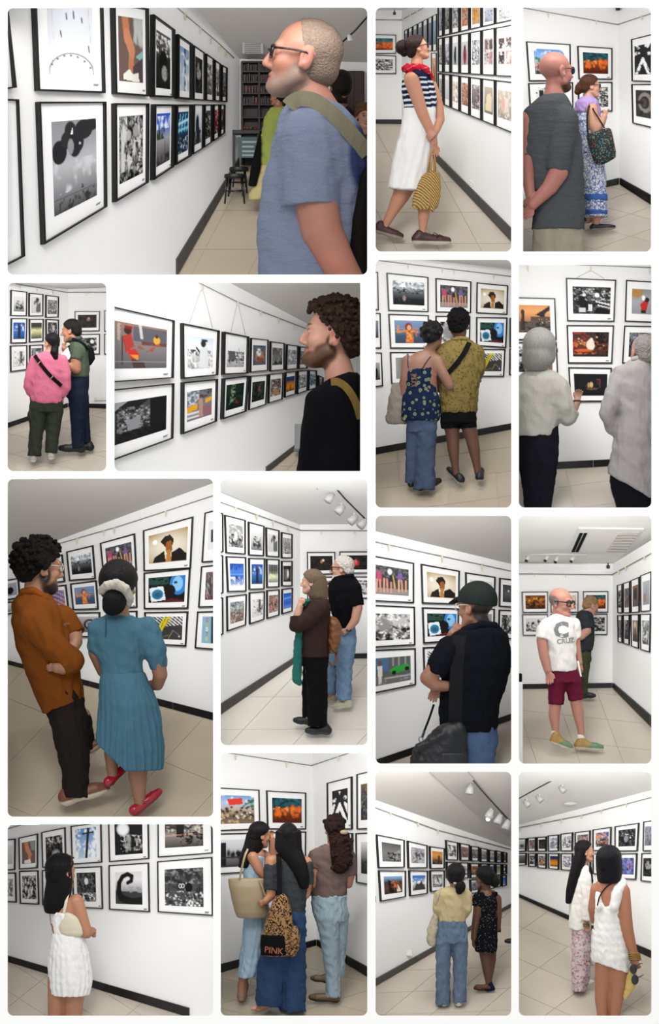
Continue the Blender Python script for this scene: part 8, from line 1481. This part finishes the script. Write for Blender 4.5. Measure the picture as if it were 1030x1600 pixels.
q.skin.chain([(705, 1080, -6, 46), (715, 1180, -6, 36), (728, 1260, -6, 32), (736, 1350, -6, 19), (736, 1372, -6, 19)]); q.skin.chain([(748, 1080, 24, 42), (750, 1200, 24, 33), (742, 1330, 24, 18)]); q.skin.chain([(736, 1368, -6, 16), (660, 1365, -26, 18)]); q.body('66432f', hd.face_paint('0c0808', '744'))
mat('dots', rough=.9, spec=.1, bump=(20, .5, .03), pattern=pat_flowers('0e0e12', 'b9bdc0', 'b9bdc0', 70, .16)); q.part('dress', Field(8).loft([(772, 664, 792, 0, 56), (830, 660, 794, 0, 62), (910, 670, 790, 0, 60), (1000, 652, 790, 0, 68), (1100, 636, 792, 0, 76), (1148, 648, 786, 0, 76)]).chain([(674, 815, -16, 42), (664, 866, -24, 36)], flat=True).ell((735, 770, -70), (44, 36, 40), sub=True).wrinkle(3, 50), 'fff', 'dots', 1.6)
q.part('hair', hd.cap(.08, (.28, .78), (-.5, .14)), '0a0808', 'hair', 1.1); q.part('hair_bun', Field(6).ell((772, 706, -30), (32, 38, 30)).ell((764, 676, -20), (26, 24, 26)), '0a0808', 'hair', 1.1)
q.shoe((745, 1394, 10), (648, 1386, -20), 22, '5a3a2a', '2a1c18', .4, name='sandal'); q.part('heel_strap', Field(4).chain([(725, 1380, -10, 15), (762, 1378, -4, 14), (742, 1350, -8, 20)]), '1a2038', 'cloth', 1)
b = Fig(R, 'shoulder_bag', 'flat black bag hanging behind the dotted dress', 'bag', (798, 1026), d=q.d, dz=14); b.part('bag_body', Field(4).loft([(874, 778, 804, 0, 12), (950, 780, 810, 0, 16), (1026, 784, 814, 0, 14)]), '0d0d0f', 'leather', 1.3); b.band('strap', [(792, 880, 0), (796, 820, 0), (784, 785, 0)], 6, '0d0d0f', 3)
f_ = Fig(R, 'loose_shoe', 'toe of a black shoe entering at the right edge', 'shoe', (864, 1096)); f_.shoe((905, 1098, 0), (842, 1094, 0), 20, '101012', '1a1a1c', .7, name='upper')

# ================================================================== opening 15: two women in white
R = Room('twowhite', (805, 1200, 4), (811, 1206, 1018, 1587), where='beyond the white blouse and dress')
fl = R.plane((28, 808, 420), (28, 1556, 90), (852, 1556, 90))
R.floor(fl, [(14, 802), (864, 1194), (864, 1562), (14, 1562)], ((150, 1250), (430, 1370), (330, 1120)), 'tile')
wr = plane3(R.at(28, 400, R.depth(28, 808, fl)), R.on(28, 808, fl), R.on(852, 1187, fl))
R.surf('wall_right', wr, [(14, 356), (866, 134), (866, 1200), (14, 806)], 'plaster')
cl = plane3(R.on(28, 354, wr), R.on(852, 139, wr), R.at(28, 26, 190)); R.surf('ceiling', cl, [(12, 14), (868, 14), (868, 136), (12, 360)], 'ceiling_paint')
R.baseboard('baseboard_right', wr, (18, 804), (860, 1191), 18, 44, joints=(.35, .7))
R.rail(wr, [(16, 376), (430, 294), (862, 182)], [(44, 372), (175, 346), (300, 320), (425, 294), (548, 264), (705, 222)], hang=24)
spot_track(R, 'white ceiling track with spots above the white blouse and dress', [(16, 200, 50), (160, 116, 0), (330, 22, -50)], [(150, 190, 10, .8), (292, 130, -20, .8), (72, 220, 30, .8)], 230, size=.8); dl = Fig(R, 'ceiling_lamp', 'round flush ceiling lamp above the white blouse', 'lamp', (345, 225), d=R.depth(345, 222, cl) - 6); dl.part('rim', Field(3).ell((345, 222, 0), (42, 12, 10)), 'd8d6d2', 'leather', 1.2)
F = R.frame; kw = dict(fw=5, caption=False)
for q, sp, lb, c in [((18, 441, 68, 440, 66, 522, 18, 523), 'g ccc 888;e .5 .6 .3 .2 444', 'first print of the upper row', 'l'), ((76, 436, 128, 433, 127, 522, 78, 522), 'g 777 999;e .5 .55 .25 .25 a06050;m 444 .55 6', 'second print of the upper row, rosy centre', ''), ((134, 432, 193, 428, 192, 522, 136, 522), 'g 1a1a1c 2a2a2c;m 444 .55 7', 'third and darkest print of the upper row', ''), ((203, 422, 270, 416, 270, 520, 204, 522), 'g aab0b8 889;m 333 .52 8;m e8ecf0 .58 7', 'fourth, silvery print of the upper row', ''), ((281, 412, 358, 402, 356, 520, 283, 520), 'g b0b4b8 999;m 333 .5 8;m eee .55 7', 'fifth, pale busy print of the upper row', ''), ((371, 402, 467, 390, 465, 515, 373, 518), 'g 2a3a6a 6a6a8a b07a3a 3a2a20;m e0b050 .58 8;m 222 .5 8 0 .5 1 1', 'print of amber street lights above the white blouse', ''),
    ((483, 385, 598, 368, 595, 515, 483, 518), 'g 2a4a9a 4a5a9a 7a4a3a 3a2a24;m e0983a .55 8;m c8d0e8 .6 7;m 1a1a20 .5 9 0 .5 1 1', 'print of colourful night street', ''), ((621, 365, 772, 343, 762, 520, 621, 520), 'b 1c1e22;k d8dce0 22 .02 0 .2 1 .7;m 555a60 .55 9;e .45 .55 .12 .2 8a8e94;r .4 .28 .6 .32 e8e8d8;e .7 .5 .03 .04 fff', 'dark print of a crowd with small lights', ''), ((800, 335, 862, 327, 862, 518, 796, 520), 'g 99a 778;m 555 .55 6', 'cut-off grey print of the upper row', 'r'),
    ((18, 532, 68, 532, 66, 608, 18, 611), 'g 777 333', 'first print of the lower row', 'l'), ((79, 533, 128, 533, 128, 618, 81, 616), 'b 242424;m aaa .55 7', 'second and dark print of the lower row', ''), ((135, 533, 193, 533, 193, 630, 138, 625), 'b 6a5a50;m c8beb4 .5 9;m 2a2422 .52 8;e .4 .75 .25 .15 b06a3a', 'brown market print of the lower row', ''), ((204, 533, 272, 533, 270, 637, 206, 630), 'g 1c3060 1a2c58 c8781c d88a20 3a2a14', 'print of orange dusk under dark blue', ''), ((283, 533, 358, 533, 355, 642, 284, 638), 'g aab 889;m 333 .5 8;m eee .55 7', 'fifth, grey busy print of the lower row', ''), ((373, 533, 470, 533, 468, 650, 376, 646), 'g 888 555', 'print hidden by the blouse wearer', ''), ((483, 534, 598, 533, 595, 672, 484, 662), 'g 3a5aa0 4a6ab0 c8a020 c89a20;m 222 .55 7', 'blue and yellow print of the lower row', ''), ((622, 535, 760, 533, 753, 698, 624, 690), 'g 8a8ac0 6a70b0 5a6aa8;r .55 .2 .85 .95 8090c8;p c03040 .68 .3 .78 .3 .76 .7 .68 .7;m 333a5a .55 7', 'violet print with a red figure', ''), ((788, 533, 862, 530, 862, 714, 783, 706), 'b 333;e .5 .4 .3 .25 999;m 111 .5 7', 'dark portrait print of the lower row', 'r')]:
    F(wr, q, sp, lb, margin=(.15, .18, .13, .18), t=.02, cut=c, **kw)
R.tunnel(430, 1.35)
p = Fig(R, 'person', 'person in long white blouse and red floral trousers', 'person', (400, 1390), dz=-10)
hd = p.head(436, 522, 134, 80, d=0, nose=.7); p.neck(hd, 425, 620, 0, 26)
bl = p.torso([(606, 392, 450, 0, 34), (624, 376, 466, 0, 52), (700, 362, 476, 0, 60), (800, 346, 484, 0, 62), (900, 336, 490, 0, 66), (1008, 334, 474, 0, 68)])
p.skin.chain([(440, 680, -50, 28), (446, 800, -62, 24), (444, 900, -66, 20), (440, 950, -66, 16)]); p.hand((440, 955, -66), (0, 1, 0), (.8, 0, .2), 70, .35)
p.skin.loft([(1000, 370, 468), (1300, 360, 460)]); p.body('c08f74', hd.face_paint('1a1210', 'a55'))
p.part('blouse', bl.chain([(440, 675, -46, 36), (448, 790, -62, 36), (446, 946, -66, 40)], k=14, flat=True).wrinkle(3, 60, 3), 'e6e2da', 'cloth', 1.7)
mat('red_flowers', rough=.9, spec=.1, bump=(20, .5, .03), pattern=pat_marble('e4ccc8', 'c06064', 'b9c0cc', 52)); p.part('trousers', Field(6).loft([(995, 358, 476, 0, 62), (1150, 354, 478, 0, 66), (1290, 350, 472, 0, 68), (1392, 358, 440, 0, 66)], pleat=(8, .05)).wrinkle(3, 50), 'fff', 'red_flowers', 1.7)
p.part('hair', hd.cap(.05, (.25, .80), (-.5, .1)), '0e0b0c', 'hair', 1.1); p.part('long_hair', Field(10).loft([(480, 385, 462, -8, 44), (570, 360, 446, -14, 46), (660, 336, 420, -20, 42), (760, 316, 380, -24, 36), (846, 312, 350, -26, 22)], rnd=14).chain([(468, 620, -52, 10), (474, 700, -56, 12), (462, 780, -56, 6)]), '0e0b0c', 'hair', 1.1)
for y in (968, 980): p.tube('bracelet', [(440 + 18 * math.cos(a), y + 4 * math.sin(a), -66 + 18 * math.sin(a)) for a in np.linspace(0, 6.283, 12)], 4, '8a6a3a', 'gloss')
p.shoe((430, 1352, 0), (488, 1346, 0), 18, 'e4e2de', 'e8e8e6', .6); p.shoe((452, 1246, 50), (490, 1240, 50), 16, 'd8d6d2', 'e0e0de', .6)
q = Fig(R, 'person', 'person in short white dress with gold bangles, holding sunglasses', 'person', (590, 1552), dz=-6)
hd = q.head(592, 592, 200, 34, d=0); q.neck(hd, 590, 715, 0, 42)
q.skin.loft([(692, 540, 640, 0, 36), (710, 506, 690, 0, 58), (770, 496, 712, 0, 70), (880, 502, 690, 0, 70), (1000, 488, 692, 0, 74), (1200, 490, 720, 0, 84)], k=10)
q.skin.chain([(668, 770, -24, 50), (680, 890, -40, 46), (694, 1000, -46, 42), (722, 1100, -50, 32), (744, 1170, -50, 25)]); q.hand((746, 1176, -50), (.1, 1, -.1), (-.7, 0, .5), 96, .5)
q.skin.chain([(512, 760, 20, 40), (490, 880, 40, 32), (500, 960, 80, 26)]); q.skin.chain([(565, 1200, 0, 66), (552, 1330, 0, 54), (542, 1450, 0, 44), (548, 1560, 0, 32)]); q.skin.chain([(645, 1210, -10, 66), (642, 1340, -10, 54), (630, 1460, -10, 43), (622, 1560, -10, 31)]); q.body('b5795a', hd.face_paint('1a1210', 'a55'))
q.part('dress', Field(8).loft([(770, 500, 704, 0, 74), (860, 502, 694, 0, 76), (960, 492, 694, 0, 78), (1080, 476, 716, 0, 88), (1180, 474, 724, 0, 94), (1284, 492, 712, 0, 92)]).chain([(612, 860, -76, 30), (640, 760, -62, 34), (668, 715, -20, 32), (660, 716, 30, 30)], k=12).chain([(520, 860, -60, 24), (516, 790, -40, 18)], k=12).ell((560, 790, -100), (40, 90, 60), sub=True, k=6).cut((540, 1222, 0), (-.32, 1, 0)).wrinkle(3, 50), 'eceae6', 'cloth', 1.7)
q.band('back_strap', ptson(q, 'body dress', [(508, 850), (525, 790), (560, 740), (600, 715)], 3, 14), 8, '2a2622', 3)
hr = hd.cap(.07, (.26, .78), (-.6, .1)); q.part('hair', hr, '0c0b10', 'hair', 1.1); q.part('bob', Field(10).loft([(500, 545, 640, 0, 60), (530, 516, 662, 0, 86), (580, 508, 670, 0, 94), (650, 508, 670, -6, 88), (700, 514, 662, -12, 78), (716, 524, 646, -12, 66)], rnd=10), '0c0b10', 'hair', 1.1)
for i, y in enumerate((1156, 1168, 1180, 1192)): q.tube('bangle', [(742 + i * 2 + 36 * math.cos(a), y + 8 * math.sin(a), -50 + 32 * math.sin(a)) for a in np.linspace(0, 6.283, 15)], 4, 'b0863c', 'gloss')
b = Fig(R, 'yellow_pouch', 'folded yellow cloth pouch in the hand with bangles', 'pouch', (700, 1445), d=q.d, dz=-8); b.part('pouch', Field(5).loft([(1245, 720, 752, 0, 8), (1300, 695, 762, 0, 12), (1370, 682, 752, 0, 14), (1430, 676, 706, 0, 10), (1446, 680, 694, 0, 8)]).wrinkle(2, 40), 'd8bd72', 'cloth', 1.2)
g = Fig(R, 'sunglasses', 'black sunglasses dangling from the hand with gold bangles', 'sunglasses', (750, 1355), d=q.d, dz=-22)
for (x, y), n in (((740, 1256), 0), ((750, 1324), 1)): g.part('lens', Field(3).ell((x, y, 0), (24, 32, 5)), '22242a', 'gloss', .8)
g.tube('bridge', [(742, 1284, -2), (746, 1300, -3)], 4, '1a1a1e'); g.tube('temple', [(760, 1240, 0), (780, 1224, 4), (798, 1222, 6)], 3, '1a1a1e'); g.tube('temple', [(768, 1310, 0), (790, 1300, 4), (804, 1292, 6)], 3, '1a1a1e')

# ------------------------------------------------------------------ the display wall itself
display_wall()
